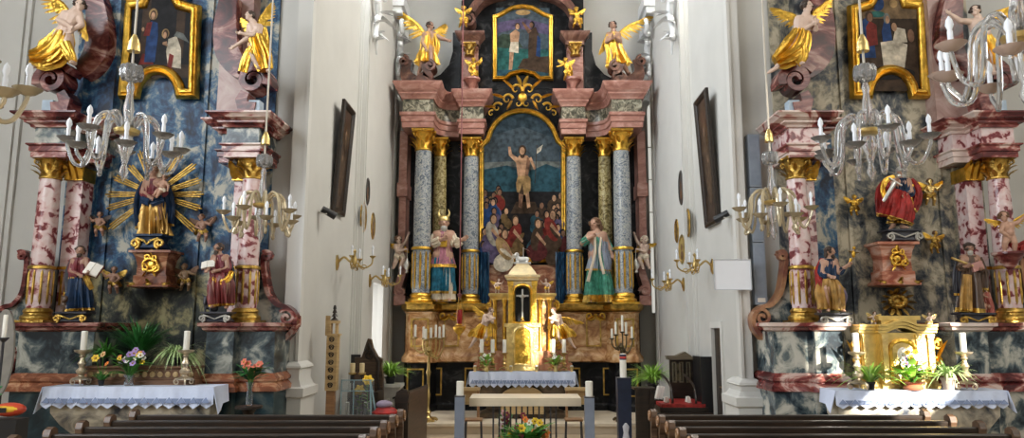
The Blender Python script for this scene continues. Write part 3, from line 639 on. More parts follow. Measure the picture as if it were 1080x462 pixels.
# ================================================================ SIDE ALTARS
def cloth(label, x0, x1, yf, yb, zt, drop, teeth, corner=.12, group='lace-edged altar cloths'):
    b = MB(); th = .008; n = teeth * 4
    b.bb(x0, x1, yf, yb, zt, zt + .012, 0)
    rings = []
    top, mid, hem = [], [], []
    for i in range(n + 1):
        u = i / n; x = x0 + (x1 - x0) * u; w = .012 * sin(u * 37) + .008 * sin(u * 91 + 1)
        ph = (u * teeth) % 1; tooth = abs(ph - .5) * 2
        top.append((x, yf - .004, zt + .012)); mid.append((x, yf - .02 - w, zt - drop * .45)); hem.append((x, yf - .03 - w * 1.6, zt - drop * (.8 + .2 * (1 - tooth))))
    for d in (0, th): rings += [[V((p[0], p[1] + d, p[2])) for p in r] for r in (top, mid, hem)]
    m = n + 1
    vs = [p for r in rings for p in r]; fs = []
    for a, c in ((0, 1), (1, 2), (2, 5), (5, 4), (4, 3)):
        for i in range(n): fs.append((a * m + i, a * m + i + 1, c * m + i + 1, c * m + i))
    b.add(vs, fs, 0)
    for sx, xs in ((-1, x0), (1, x1)):      # side falls with a dangling front corner
        for k in range(6):
            u0, u1 = k / 6, (k + 1) / 6
            h0 = drop * (1.25 - .45 * min(1, u0 * 3)); h1 = drop * (1.25 - .45 * min(1, u1 * 3))
            ya, yb_ = yf + (yb - yf) * u0 - (.03 if k == 0 else 0), yf + (yb - yf) * u1
            o0, o1 = corner * (1 - u0) * .5, corner * (1 - u1) * .5
            vs = [(xs, ya, zt + .01), (xs, yb_, zt + .01), (xs + sx * (.02 + o1), yb_, zt - h1), (xs + sx * (.02 + o0), ya, zt - h0)]
            b.add([V(p) for p in vs] + [V(p) + V((-sx * th, 0, 0)) for p in vs], [(0, 1, 2, 3), (7, 6, 5, 4), (0, 3, 7, 4), (1, 0, 4, 5), (2, 1, 5, 6), (3, 2, 6, 7)], 0)
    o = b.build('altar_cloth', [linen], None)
    c = V(((x0 + x1) / 2, (yf + yb) / 2, zt)); recentre(o, c); tag(o, label, 'altar cloth', group)
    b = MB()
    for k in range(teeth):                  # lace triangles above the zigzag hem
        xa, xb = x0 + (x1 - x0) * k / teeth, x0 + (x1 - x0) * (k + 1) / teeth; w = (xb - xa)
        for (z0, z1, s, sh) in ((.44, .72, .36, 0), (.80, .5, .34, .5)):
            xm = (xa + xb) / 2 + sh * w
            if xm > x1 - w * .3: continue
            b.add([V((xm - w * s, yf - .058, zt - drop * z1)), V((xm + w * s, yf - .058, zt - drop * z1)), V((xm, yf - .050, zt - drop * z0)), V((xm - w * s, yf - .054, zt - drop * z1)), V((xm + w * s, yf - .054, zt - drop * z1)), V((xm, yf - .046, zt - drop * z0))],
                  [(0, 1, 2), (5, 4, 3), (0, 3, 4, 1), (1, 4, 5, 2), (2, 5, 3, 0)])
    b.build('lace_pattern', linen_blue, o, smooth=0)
    return o
YCOL, YBD = 9.85, 10.36
def side_altar(left):
    g = (lambda p: p) if left else (lambda p: 1106 - p)
    sg = 1 if left else -1
    cxp = g(163); Xc = Xp(cxp, 270, YCOL)
    A = thing('side_altar', 'side altar of smoky blue marbling with madonna in gilded rays' if left else 'side altar of smoky grey-olive marbling with gilded tabernacle and red-cloaked statue', 'altar', (Xc, 10.0, 0), 'marbled side altars')
    def X(p, y, Y): return Xp(g(p), y, Y)
    def box(b, p0, p1, y, Y0, Y1, z0, z1, mi=0):
        a, c = sorted((X(p0, y, Y0), X(p1, y, Y0))); b.bb(a, c, Y0, Y1, z0, z1, mi)
    def poly(pts, Y): return [(X(x, y, Y), Z(y, Y)) for x, y in pts]
    mb_ = marble_blue if left else marble_grey
    b = MB(); box(b, 64, 283, 250, YBD, YN, 0, 9.0); b.build('retable_panel', mb_, A, smooth=0)
    # faint upright ribs in the marbled back
    for p0, p1, d in ((112, 116, .03), (209, 213, .03), (72, 100, .05), (226, 250, .05)): b = MB(); box(b, p0, p1, 200, YBD - d, YBD, Z(400, YBD), 9.0); b.build('retable_rib', marble_blue if p0 == 226 else mb_, A, smooth=0)
    zf, zm0, zm1, zt0, zt1 = 0, Z(414, 9.5), Z(394, 9.5), Z(350, 9.5), Z(340, 9.5)
    for (o0, o1, i0, i1, pcx, k) in ((14, 60, 60, 100, 47.5, 0), (291, 248, 248, 214, 263, 1)):
        out, inn = sorted((X(o0, 370, 9.56), X(o1, 370, 9.56))), sorted((X(i0, 370, 9.46), X(i1, 370, 9.46)))
        if inn[0] < out[0]: fp = [(inn[0], 9.44), (inn[1], 9.44), (inn[1], 9.56), (out[1], 9.56), (out[1], YBD), (inn[0], YBD)]
        else: fp = [(out[0], 9.56), (inn[0], 9.56), (inn[0], 9.44), (inn[1], 9.44), (inn[1], YBD), (out[0], YBD)]
        b = MB(); b.mould(fp, [(-.03, zm1 - .02), (-.03, zt0 + .02)], ymax=YBD); p = b.build('pedestal', marble_ped_shaded if left else marble_ped, A)
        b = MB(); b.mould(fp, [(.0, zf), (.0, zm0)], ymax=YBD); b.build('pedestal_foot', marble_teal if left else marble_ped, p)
        h = zm1 - zm0; b = MB(); b.mould(fp, [(.0, zm0), (.05, zm0 + .01), (.05, zm0 + h * .3), (.0, zm0 + h * .5), (.03, zm0 + h * .6), (.03, zm0 + h * .75), (-.03, zm1)], ymax=YBD); b.build('pedestal_plinth', marble_redbrown if left else marble_wine, p)
        h = zt1 - zt0; b = MB(); b.mould(fp, [(-.03, zt0), (.01, zt0 + h * .2), (.02, zt0 + h * .45), (.06, zt0 + h * .6), (.06, zt1 - .01), (.03, zt1)], ymax=YBD); b.build('pedestal_cornice', marble_darkwine if left else marble_wine_light, p)
        xc = X(pcx, 250, YCOL)
        column(A, xc, YCOL, zt1 - .005, Z(325, YCOL), Z(282, YCOL), Z(190, YCOL), Z(167, YCOL), 10.8 / 770 * 9.95, marble_pink, marble_pink, gold_old)
        # flat pilaster behind, towards the middle
        s_ = sg * (1 if k == 0 else -1); xp = xc + s_ * .215
        b = MB(); b.bb(xp - .11, xp + .11, 10.05, YBD, zt1, Z(190, 10)); pl = b.build('pilaster', marble_pink, A, smooth=0)
        b = MB(); b.bb(xp - .13, xp + .13, 10.0, YBD, Z(190, 10) - .0, Z(176, 10)); 
        for q in (-.09, 0, .09):
            b.blade((xp + q, 10.0, Z(189, 10)), (0, -.2, 1), .2, .06, (0, -.08, 0), .4, side=(1, 0, 0)); b.blade((xp + q * 1.3, 9.99, Z(181, 10)), (0, -.3, 1), .14, .05, (0, -.1, 0), .4, side=(1, 0, 0))
        b.build('pilaster_capital', gold, pl)
        b = MB()
        for q in (-.06, 0, .06): b.bb(xp + q - .012, xp + q + .012, 10.03, 10.06, Z(322, 10), Z(286, 10))
        b.bb(xp - .13, xp + .13, 10.02, YBD, Z(284, 10), Z(281, 10)); b.build('gilt_fluting', gold, pl, smooth=0)
        # entablature: block over the column and a stepped return beside it
        yf = 9.62; q = .24; xc0 = xc; xc = xc + s_ * .085
        if s_ > 0: fp = [(xc - q, yf), (xc + q, yf), (xc + q, 9.95), (xc + q + .2, 9.95), (xc + q + .2, YBD), (xc - q, YBD)]
        else: fp = [(xc - q - .2, 9.95), (xc - q, 9.95), (xc - q, yf), (xc + q, yf), (xc + q, YBD), (xc - q - .2, YBD)]
        z0, z1, z2, z3 = Z(167, 9.7), Z(153, 9.7), Z(136, 9.7), Z(118, 9.5)
        h = z1 - z0
        b = MB(); b.mould(fp, [(-.03, z0), (.0, z0), (0, z0 + h * .4), (.02, z0 + h * .45), (.02, z0 + h * .8), (.05, z0 + h * .9), (.05, z1), (-.03, z1 + .01)], ymax=YBD); b.build('architrave', marble_wine if left else marble_wine_light, A)
        b = MB(); b.mould(fp, [(-.02, z1), (-.02, z2)], ymax=YBD); b.build('frieze', marble_ped if left else marble_pink, A)
        h = z3 - z2
        b = MB(); b.mould(fp, [(-.02, z2), (.02, z2), (.03, z2 + h * .16), (.08, z2 + h * .3), (.08, z2 + h * .42), (.15, z2 + h * .6), (.16, z2 + h * .72), (.2, z2 + h * .88), (.2, z3), (0, z3 + .03)], ymax=YBD); b.build('cornice', marble_wine if left else marble_wine_light, A)
        # block, scroll and curved upright above
        bx = xc0 - s_ * .03
        b = MB(); b.bb(bx - .075, bx + .075, 9.68, 9.84, z3 + .02, Z(106, 9.7)); b.build('cornice_block', plain('pale_blue_block', (.38, .47, .55), .4, var=.15), A, smooth=0)
        m2 = (lambda p: p) if k == 0 else (lambda p: 332 - p)
        P = lambda x, y: (X(m2(x), y, 9.8), Z(y, 9.8))
        b = MB(); c = P(61, 88); sx_ = 1 if P(80, 88)[0] > P(60, 88)[0] else -1
        sp = [(c[0] + sx_ * p[0], c[1] + p[1]) for p in spiral(0, 0, .05, .2, 0, 560, 30)]
        b.band(sp, [.02 + .0012 * i for i in range(31)], 9.62, 9.95)
        b.band([P(70, 100), P(74, 108), P(72, 116), P(60, 118)], [.06, .08, .1, .1], 9.66, 9.95)
        tail = smoothpath([(c[0] - sx_ * .19, c[1] + .06), P(52, 76), P(60, 70), P(72, 72), P(80, 78)], 5)
        b.band([(p[0], p[1]) for p in tail], .05, 9.64, 9.95); b.build('scroll', marble_darkwine, A)
        cres = smoothpath([P(94, -8), P(97, 12), P(98, 30), P(96, 50), P(88, 64), P(78, 72)], 6)
        b = MB(); n_ = len(cres); b.band([(p[0], p[1]) for p in cres], [.12 + .05 * sin(pi * i / n_) for i in range(n_)], 9.9, YBD); b.build('curved_upright', marble_darkwine, A)
        b = MB(); u0, u1 = sorted((P(76, 60)[0], P(110, 60)[0])); b.bb(u0, u1, 10.1, YBD, z3, 9.0); b.build('attic_pilaster', mb_ if (k == 0) == left else marble('rosy_panel', [(.3, (.22, .1, .08)), (.5, (.42, .27, .23)), (.7, (.55, .42, .37))], 2.4, .3, 1, 6, seed=21), A, smooth=0)
        # outer side volute
        m3 = (lambda p: p) if k else (lambda p: 2 * 155 - p)
        P = lambda x, y: (X(m3(x), y, 10.1), Z(y, 10.1))
        pth = [(p[0], p[1]) for p in smoothpath([P(285, 266), P(279, 272), P(280, 290), P(284, 309), P(293, 321), P(303, 324), P(312, 333), P(311, 346), P(302, 357), P(294, 368), P(292, 382), P(296, 394), P(292, 404)], 6)]
        b = MB(); b.prism(pth + [P(262, 404), P(262, 266)], 10.08, 10.23); b.build('volute_panel', marble_ped, A, smooth=0)
        b = MB(); b.band(pth, .028, 10.02, 10.24)
        for (cx_, cy_, r_) in ((283, 270, .07), (304, 335, .12), (297, 399, .09)):
            c = P(cx_, cy_); b.band([(c[0] + p[0], c[1] + p[1]) for p in spiral(0, 0, .015, r_, 0, 500, 22)], .02, 10.0, 10.12)
        b.build('side_volute', marble_wine if left else marble('ochre_red_edge', [(.35, (.2, .07, .05)), (.55, (.4, .2, .1)), (.7, (.5, .33, .18))], 3, .3, 1, 5, seed=23), A)
    # central console under the statue
    Yk = 10.24; top, bot = (264, 304) if left else (255, 302)
    xs = sorted((X(139, 280, Yk - .25), X(177, 280, Yk - .25))); zt, zb = Z(top, Yk - .25), Z(bot, Yk - .25); h = zt - zb
    prof = [(-.05, 0), (.03, .02), (.03, h * .08), (-.02, h * .14), (-.02, h * .34), (-.045, h * .36), (-.05, h * .6), (-.03, h * .8), (0, h * .93), (.04, h * .94), (.04, h)]
    fp = [(xs[0], Yk - .25), (xs[1], Yk - .25), (xs[1], YBD), (xs[0], YBD)]
    b = MB(); b.mould(fp, prof, zb); con = b.build('statue_console', marble_redbrown if left else marble('orange_rose_marble', [(.38, (.30, .07, .035)), (.48, (.50, .18, .10)), (.55, (.62, .32, .22)), (.64, (.70, .46, .36))], 2.6, .3, 1.4, 5, (.7, .7, 2.4), 27), A)
    b = MB(); xc = (xs[0] + xs[1]) / 2; zc = zb + h * .62; yy = Yk - .22
    b.tube([(xc + .1 * cos(t * pi / 10), yy - .03, zc + .085 * sin(t * pi / 10)) for t in range(21)], .018, 6)
    for sg2 in (1, -1):
        b.tube([(xc + sg2 * (.075 + p[0]), yy - .03, zc - .05 + p[1]) for p in spiral(0, 0, .06, .012, 60, -360 * sg2, 18)], .016, 6); b.tube([(xc + sg2 * (.05 + p[0]), yy - .03, zc + .1 + p[1]) for p in spiral(0, 0, .045, .01, 200, 200 + 400 * sg2, 18)], .014, 6); b.blade((xc + sg2 * .04, yy - .02, zc - .08), (sg2 * .6, -.2, -1), .1, .03, th=.5)
    b.ell((xc, yy - .0, zc), (.07, .03, .06)); b.blade((xc, yy, zc + .09), (0, -.2, 1), .13, .04, th=.5); b.build('gilt_cartouche', gold, con)
    for s in (-1, 0, 1):
        b = MB(); b.ell((xc + s * (xs[1] - xs[0]) * .46, yy - .03, zb + .05), (.05, .04, .035), 10, 6); b.blade((xc + s * (xs[1] - xs[0]) * .44, yy - .03, zb + .06), (s, -.2, .2), .1, .03, th=.5); b.build('gilt_foot_leaf', gold_old, con)
    if not left:
        b = MB(); rg = random.Random(4); c = at(g(1106 - 946), 318, YBD - .06)
        for q in range(12):
            a = q * 2 * pi / 12; p = c + V((cos(a) * .15, 0, sin(a) * .11)); b.blade(p, (cos(a), -.4, sin(a)), .1, .045, (0, -.03, -.02), .4); b.ell(c + V((cos(a + .3) * .1, -.03, sin(a + .3) * .07)), (.045, .04, .04), 8, 6)
        b.ell(c, (.09, .05, .07)); b.build('gilt_flower_cluster', gold_old, A)
    return A
AL = side_altar(True); AR = side_altar(False)
# framed altar paintings above
def shoulder_frame(g, Y):
    pts = [(128, 106), (150, 106)] + [(169.5 - 18.5 * cos(radians(a)), 103 - 22 * sin(radians(a))) for a in range(10, 175, 15)] + [(189, 106), (212, 106), (215, 9), (196, 4)] + [(172 + 20 * cos(radians(a)), 0 - 24 * sin(radians(a))) for a in range(10, 175, 15)] + [(150, 2), (132, 3)]
    return [(Xp(g(x), y, Y), Z(y, Y)) for x, y in pts]
sf = [(0, 0), (0, .06), (.03, .1), (.06, .08), (.08, .11), (.12, .1), (.15, .05), (.15, 0)]
shp = [('p', brn, [(.2, .3), (.85, .3), (.85, .98), (.2, .98)]), ('p', dk, [(.32, .3), (.72, .3), (.72, .85), (.5, .95), (.32, .85)]), ('p', pc('arch_glow', (.2, .12, .07)), [(.36, .86), (.68, .86), (.6, .97), (.44, .97)]), ('p', och, [(.46, .94), (.5, .92), (.54, .94), (.6, .93), (.52, .9), (.42, .93)]), ('p', brn, [(0, .12), (1, .12), (1, .24), (0, .24)])]
shp += [('p', red_, [(.2, .24), (.42, .24), (.4, .32), (.25, .34)]), ('p', blu, [(.28, .26), (.44, .26), (.46, .5), (.44, .62), (.34, .64), (.29, .5)]), ('p', red_, [(.24, .5), (.33, .5), (.36, .63), (.28, .62)]), ('e', och, .365, .7, .065, .055), ('e', brn, .365, .69, .045, .045), ('e', skn, .365, .685, .03, .035), ('e', skn, .23, .56, .02, .02),
        ('p', wht, [(.64, .22), (.84, .2), (.82, .38), (.74, .5), (.62, .47), (.6, .36)]), ('p', red_, [(.63, .2), (.7, .2), (.72, .32), (.65, .34)]), ('e', och, .57, .52, .055, .045), ('e', brn, .575, .515, .04, .04), ('e', skn, .565, .505, .025, .03), ('p', hz_, [(.7, .5), (.92, .44), (.98, .4), (.84, .52), (.74, .54)]), ('p', skn, [(.6, .45), (.54, .44), (.54, .42), (.62, .4)])]
painting('altar_painting', 'dark painting of a blue-robed woman and kneeling winged visitor, gilded shoulder-arched frame', shoulder_frame(lambda p: p, YBD), YBD - .055, sf, dk, shp, group=None)
shp = [('p', brn, [(0, 0), (1, 0), (1, .4), (0, .4)]), ('p', pc('brown_cloud', (.14, .09, .045)), [(.1, .66), (.95, .66), (1, .95), (.6, 1), (.3, 1), (.1, .9)]), ('e', skn, .42, .88, .07, .07), ('e', blu, .38, .8, .1, .07), ('e', red_, .32, .86, .07, .06), ('e', och, .62, .8, .06, .04), ('e', grn, .36, .7, .12, .03),
       ('p', blu, [(.06, .3), (.3, .3), (.28, .6), (.2, .68), (.1, .62)]), ('p', red_, [(.18, .4), (.34, .42), (.34, .6), (.24, .64), (.18, .58)]), ('e', brn, .24, .68, .06, .05), ('e', skd, .25, .67, .04, .04), ('p', blu, [(.42, .42), (.56, .44), (.54, .62), (.46, .64), (.41, .54)]), ('e', hz_, .5, .66, .05, .05), ('e', skn, .51, .65, .03, .035),
       ('p', wht, [(.4, .2), (.7, .18), (.78, .42), (.6, .46), (.38, .44)]), ('p', wht, [(.56, .44), (.78, .44), (.76, .56), (.62, .58)]), ('e', skn, .6, .58, .04, .04), ('e', skd, .84, .5, .05, .06), ('p', brn, [(.78, .16), (.92, .16), (.9, .44), (.8, .44)]), ('e', dk, .46, .16, .4, .06)]
painting('altar_painting', 'brown painting of figures around a white sickbed, gilded shoulder-arched frame', shoulder_frame(lambda p: 1106 - p, YBD), YBD - .055, sf, pc('dark_umber', (.03, .018, .01)), shp, group=None)
# mensa tables, predella and cloths
def mensa(label, p0, p1, Yf, yt, left):
    x0, x1 = Xp(p0, yt, Yf), Xp(p1, yt, Yf); zt = Z(yt, Yf)
    t = thing('altar_table', label, 'altar table', ((x0 + x1) / 2, Yf + .3, 0), 'stone side altar tables')
    b = MB(); b.bb(x0 + .03, x1 - .03, Yf + .03, 9.37, zt - .09, zt - .002); b.build('table_slab', stone_light, t, smooth=0)
    xm = (x0 + x1) / 2; w = (x1 - x0) / 2 - .06; zb = zt - .09
    fp = [(xm - w, Yf + .06), (xm + w, Yf + .06), (xm + w, 9.36), (xm - w, 9.36)]
    b = MB(); b.mould(fp, [(-.16, 0), (-.16, .1), (-.28, .16), (-.3, zb * .35), (-.22, zb * .55), (-.08, zb * .7), (-.005, zb * .82), (.0, zb * .9), (-.04, zb * .97), (-.04, zb)], ymax=YBD)
    b.build('bombe_body', marble('cream_table_marble', [(.34, (.04, .05, .07)), (.44, (.3, .27, .22)), (.55, (.6, .54, .42)), (.7, (.66, .6, .48))], 2.4, .35, 1, 6, seed=31), t)
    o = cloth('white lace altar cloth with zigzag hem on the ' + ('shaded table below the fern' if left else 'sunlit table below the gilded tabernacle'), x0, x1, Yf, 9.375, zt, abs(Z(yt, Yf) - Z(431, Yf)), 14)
    return x0, x1, zt
YM = 8.95
LX0, LX1, LZ = mensa('bombe stone altar table under the white cloth and potted fern', 46, 226, YM, 409, True)
RX0, RX1, RZ = mensa('bombe stone altar table under the sunlit cloth and gilded tabernacle', 880, 1062, YM, 413, False)
# carved predella shelf (left)
x0, x1 = Xp(92, 395, 9.25), Xp(206, 395, 9.25); z0 = LZ + .012
sh = thing('altar_shelf', 'stepped red-brown carved shelf behind the flowers on the shaded altar', 'shelf', ((x0 + x1) / 2, 9.3, z0))
b = MB(); fp = [(x0, 9.24), (x1, 9.24), (x1, 9.42), (x0, 9.42)]
zt = Z(386, 9.25); h = zt - z0
b.mould(fp, [(.02, z0), (.02, z0 + h * .25), (0, z0 + h * .28), (0, z0 + h * .82), (.03, z0 + h * .9), (.03, zt)], ymax=YBD); b.build('shelf_body', wood('carved_shelf_wood', (.10, .045, .022), (.24, .12, .06), .45, 4), sh)
b = MB()
for k in range(14):
    x = x0 + (x1 - x0) * (k + .5) / 14; b.ell((x, 9.235, z0 + h * .55), (.035, .012, h * .16), 8, 6)
b.build('carved_relief', wood_gilt, sh)
SHX, SHZ = (x0, x1), zt
# gilded tabernacle (right)
Yt = 9.15
x0, x1 = Xp(910, 380, Yt), Xp(993, 380, Yt); z0 = RZ + .012; zc = Z(351, Yt); xm = Xp(952, 380, Yt)
T = thing('tabernacle', 'broad gilded tabernacle with bowed cornice on the sunlit altar table', 'tabernacle', (xm, Yt + .1, z0))
yel = plain('yellow_gilding', (.80, .58, .20), .38, .85, .15, 8, bump=.15)
def arch_prof(y, xa, xb, zl, rise, n=16):
    return [(xa + (xb - xa) * i / n, y, zl + rise * max(0, cos((i / n - .5) * pi * 1.5)) ** 1.2) for i in range(n + 1)]
xa, xb = xm - (x1 - x0) * .27, xm + (x1 - x0) * .27
b = MB(); b.bb(x0 + .03, x1 - .03, Yt + .08, Yt + .3, z0, zc); b.bb(xa, xb, Yt, Yt + .3, z0, zc); b.bb(x0, x1, Yt + .05, Yt + .3, z0, z0 + .06); b.build('body', yel, T, smooth=0)
b = MB()
for xs_, xe_, y_, r_ in ((x0, xa + .02, Yt + .03, 0), (xb - .02, x1, Yt + .03, 0), (xa - .03, xb + .03, Yt - .05, .06)):
    for dz, dy, hh in ((0, .02, .03), (.035, 0, .035), (.075, -.02, .03)):
        A_ = arch_prof(y_ + dy, xs_, xe_, zc + dz, r_); n_ = len(A_)
        rings = [[V(p), V((p[0], p[1], p[2] + hh)), V((p[0], Yt + .3, p[2] + hh)), V((p[0], Yt + .3, p[2]))] for p in A_]
        b.loft(rings)
b.build('bowed_cornice', yel, T)
b = MB(); b.bb(xm - .22, xm + .22, Yt + .02, Yt + .3, zc + .08, Z(335, Yt) - .02); b.bb(xm - .26, xm + .26, Yt, Yt + .3, Z(336, Yt) - .02, Z(333, Yt)); b.build('top_block', yel, T, smooth=0)
for x in (xa + .05, xb - .05, x0 + .08, x1 - .08):
    b = MB(); yy = Yt if xa < x < xb else Yt + .08
    b.bb(x - .035, x + .035, yy - .025, yy, z0 + .06, zc - .04); b.bb(x - .045, x + .045, yy - .035, yy, zc - .06, zc - .02); b.bb(x - .045, x + .045, yy - .035, yy, z0 + .06, z0 + .1); b.build('gilt_pilaster', gold_pale, T, smooth=0)
dw = (xb - xa) * .27; zd0, zd1 = z0 + .1, zc - .1
out = [(xm - dw, zd0), (xm + dw, zd0), (xm + dw, zd1 - .1)] + [(xm + dw * cos(radians(a)), zd1 - .1 + .1 * sin(radians(a))) for a in range(15, 180, 15)] + [(xm - dw, zd1 - .1)]
b = MB(); b.prism(out, Yt - .02, Yt); d_ = b.build('door', gold_pale, T, smooth=0)
frame_mb(out, [(-.03, 0), (-.03, .04), (0, .05), (.02, .02), (.02, 0)], Yt).build('door_moulding', gold, d_)
b = MB(); b.ell((xm, Yt - .02, zd1 - .16), (.07, .012, .085), 12, 8); b.build('oval_relief', plain('silvered_relief', (.75, .68, .6), .4, .4), d_)
for sg, x in ((-1, x0), (1, x1)):
    b = MB()
    b.tube([(x + sg * (.02 + p[0]), Yt + .12, zc - .14 + p[1]) for p in spiral(0, 0, .07, .015, 90, 90 - sg * 520, 20)], .022, 6)
    b.tube([(x + sg * (.02 + p[0]), Yt + .12, zc - .34 + p[1]) for p in spiral(0, 0, .055, .012, -90, -90 + sg * 520, 20)], .02, 6)
    b.blade((x, Yt + .12, zc - .38), (sg * .3, -.1, 1), .3, .05, (sg * .06, 0, 0), .5); b.build('side_scroll', gold, T)
TABX, TABZ, TABY = (x0, x1), zc + .115, Yt + .15
# ================================================================ FIGURES
def remesh(mb, vox, smooth=2):
    me = bpy.data.meshes.new('tmp'); me.from_pydata(mb.v, [], mb.f); me.update(); fix_normals(me)
    o = bpy.data.objects.new('tmp', me); C.objects.link(o)
    m = o.modifiers.new('r', 'REMESH'); m.mode = 'VOXEL'; m.voxel_size = vox
    if smooth:
        s = o.modifiers.new('s', 'SMOOTH'); s.factor = .5; s.iterations = smooth
    dg = bpy.context.evaluated_depsgraph_get(); ev = o.evaluated_get(dg)
    out = bpy.data.meshes.new_from_object(ev)
    bpy.data.objects.remove(o); bpy.data.meshes.remove(me)
    return out
class Fig:
    def __init__(s, name, label, cat, base, Y, H, skin=None, group=None, child=False, seed=1):
        s.Y, s.H, s.child = Y, H, child; s.u = at(base[0], base[1], Y).y / ray(base[0], base[1]).y / F
        s.root = thing(name, label, cat, at(base[0], base[1], Y), group); s.skin = skin or flesh; s.r = random.Random(seed); s.h = H * s.u
    def P(s, p):
        return at(p[0], p[1], s.Y + (p[2] if len(p) > 2 else 0) * s.u)
    def put(s, mb, name, mat, par=None, sm=50): return mb.build(name, mat, par or s.root, smooth=sm)
    def mesh(s, me, name, mat, par=None):
        off = s.root.location
        for v in me.vertices: v.co -= off
        me.materials.clear(); me.materials.append(mat); me.shade_smooth(); me.name = name
        o = bpy.data.objects.new(name, me); C.objects.link(o); o.parent = par or s.root; return o
    def body(s, J, yaw=0, tilt=0, legs=True, hands=True, hair=None, hairlen=0, beard=None, eyes=True, bald=False, feet=True):
        h = s.h; k = 1.25 if s.child else 1.0; b = MB(); G = {q: s.P(p) for q, p in J.items()}
        hr = h * (.105 if s.child else .067)
        f = V((sin(radians(yaw)) * cos(radians(tilt)), -cos(radians(yaw)) * cos(radians(tilt)), sin(radians(tilt))))
        R = Matrix.Rotation(radians(yaw), 3, 'Z') @ Matrix.Rotation(-radians(tilt), 3, 'X')
        hd = G['head']; up = R @ V((0, 0, 1)); sd = R @ V((1, 0, 0))
        b.ell(hd + up * hr * .12, (hr * .8, hr * .95, hr * .95), 14, 10, rot=R)
        b.ell(hd + f * hr * .25 - up * hr * .45, (hr * .58, hr * .6, hr * .55), 12, 8, rot=R)
        b.cap(hd + f * hr * .85 + up * hr * .15, hd + f * hr * 1.08 - up * hr * .15, hr * .1, hr * .15, 8)
        b.ell(hd + f * hr * .74 - up * hr * .48, (hr * .26, hr * .14, hr * .1), 8, 6, rot=R)
        b.ell(hd + f * hr * .62 - up * hr * .82, (hr * .26, hr * .2, hr * .18), 8, 6, rot=R)
        for q in (-1, 1): b.ell(hd + sd * q * hr * .82 - f * hr * .02, (hr * .12, hr * .22, hr * .3), 8, 6, rot=R); b.ell(hd + sd * q * hr * .34 + f * hr * .76 + up * hr * .28, (hr * .26, hr * .1, hr * .08), 8, 6, rot=R); b.ell(hd + sd * q * hr * .4 + f * hr * .58 - up * hr * .2, (hr * .22, hr * .22, hr * .2), 8, 6, rot=R)
        nk, pel = G['neck'], G['pel']; b.cap(nk, hd - up * hr * .5, h * .036 * k, h * .033 * k, 10)
        sl, sr = G['sl'], G['sr']; mid = (sl + sr) / 2; ax = (sr - sl); ax = ax.normalized() if ax.length else V((1, 0, 0))
        down = (pel - mid)
        c1, c2 = mid + down * .22, mid + down * .62
        b.cap(sl, sr, h * .046 * k, h * .046 * k, 10)
        b.cap(nk, mid + down * .1, h * .045, h * .07 * k, 10)
        for q in (-1, 1): b.cap(mid + ax * q * h * .05 + down * .12, c2 + ax * q * h * .025, h * .075 * k, h * .062 * k, 12); b.cap(c2 + ax * q * h * .02, pel + ax * q * h * .035, h * .062 * k, h * .075 * k, 12)
        if s.child: b.ell(c2 + V((0, -h * .02, 0)), (h * .1, h * .1, h * .1))
        for e, w, q, sh in (('el', 'wl', -1, sl), ('er', 'wr', 1, sr)):
            E, W = G[e], G[w]
            b.cap(sh, E, h * .044 * k, h * .035 * k, 10); b.cap(E, W, h * .036 * k, h * .023 * k, 10)
            if hands:
                d = (W - E).normalized(); side = d.cross(V((0, 1, 0)))
                side = side.normalized() if side.length > .1 else V((1, 0, 0)); nn = side.cross(d)
                pc_ = W + d * h * .03; b.cap(W, pc_ + d * h * .012, h * .02 * k, h * .022 * k, 8)
                for i, L in enumerate((.04, .047, .043, .034)):
                    o = side * h * (i - 1.5) * .0125; p1 = pc_ + d * h * .022 + o; p2 = p1 + d * h * L * .55 - nn * h * .004; p3 = p2 + d * h * L * .35 - nn * h * .016
                    b.cap(p1, p2, h * .0078, h * .0072, 6); b.cap(p2, p3, h * .0072, h * .006, 6)
                b.cap(W + d * h * .012 + side * h * -.016, W + d * h * .04 - side * h * .034 - nn * h * .012, h * .0085, h * .0075, 6)
        if legs:
            for hp, kn, an, q in (('hl', 'kl', 'al', -1), ('hr', 'kr', 'ar', 1)):
                Hp, K, A = G.get(hp, pel + ax * q * h * .05), G[kn], G[an]
                b.cap(Hp, K, h * .072 * k, h * .05 * k, 12); b.cap(K, K + (A - K) * .4, h * .048 * k, h * .047 * k, 10); b.cap(K + (A - K) * .35, A, h * .047 * k, h * .028 * k, 10)
                if feet:
                    t = J.get('t' + an[1]); T = s.P(t) if t else A + V((q * h * .02, -h * .09, -h * .025))
                    dd = (T - A).normalized(); b.cap(A - dd * h * .015 - V((0, 0, h * .008)), A + (T - A) * .65, h * .027 * k, h * .023 * k, 8); b.cap(A + (T - A) * .6, T, h * .024 * k, h * .015, 8)
        o = s.mesh(remesh(b, max(h * .0075, .004)), 'body', s.skin)
        if eyes:
            e = MB()
            for q in (-1, 1): e.ell(hd + sd * q * hr * .33 + f * hr * .82 + up * hr * .12, (hr * .13, hr * .08, hr * .08), 8, 6, rot=R)
            s.put(e, 'eyes', eye_dark)
        if hair and not bald:
            e = MB(); e.ell(hd + up * hr * .3 - f * hr * .22, (hr * .95, hr * 1.0, hr * .95), 14, 10, rot=R)
            for i in range(16 if s.child else 12):
                a = s.r.uniform(-2.6, 2.6); dv = (sd * sin(a) - f * cos(a) * .9 + up * s.r.uniform(-.4, .9)).normalized(); e.ell(hd + dv * hr * .9 + up * hr * .1, (hr * .3, hr * .3, hr * .26), 8, 6)
            if hairlen:
                for q in (-1, 0, 1): e.tube([hd + sd * q * hr * .7 - f * hr * .4, hd + sd * q * hr * .85 - f * hr * .5 - up * hr * hairlen * .5, hd + sd * q * hr * .8 - f * hr * .4 - up * hr * hairlen], [hr * .4, hr * .42, hr * .12], 8)
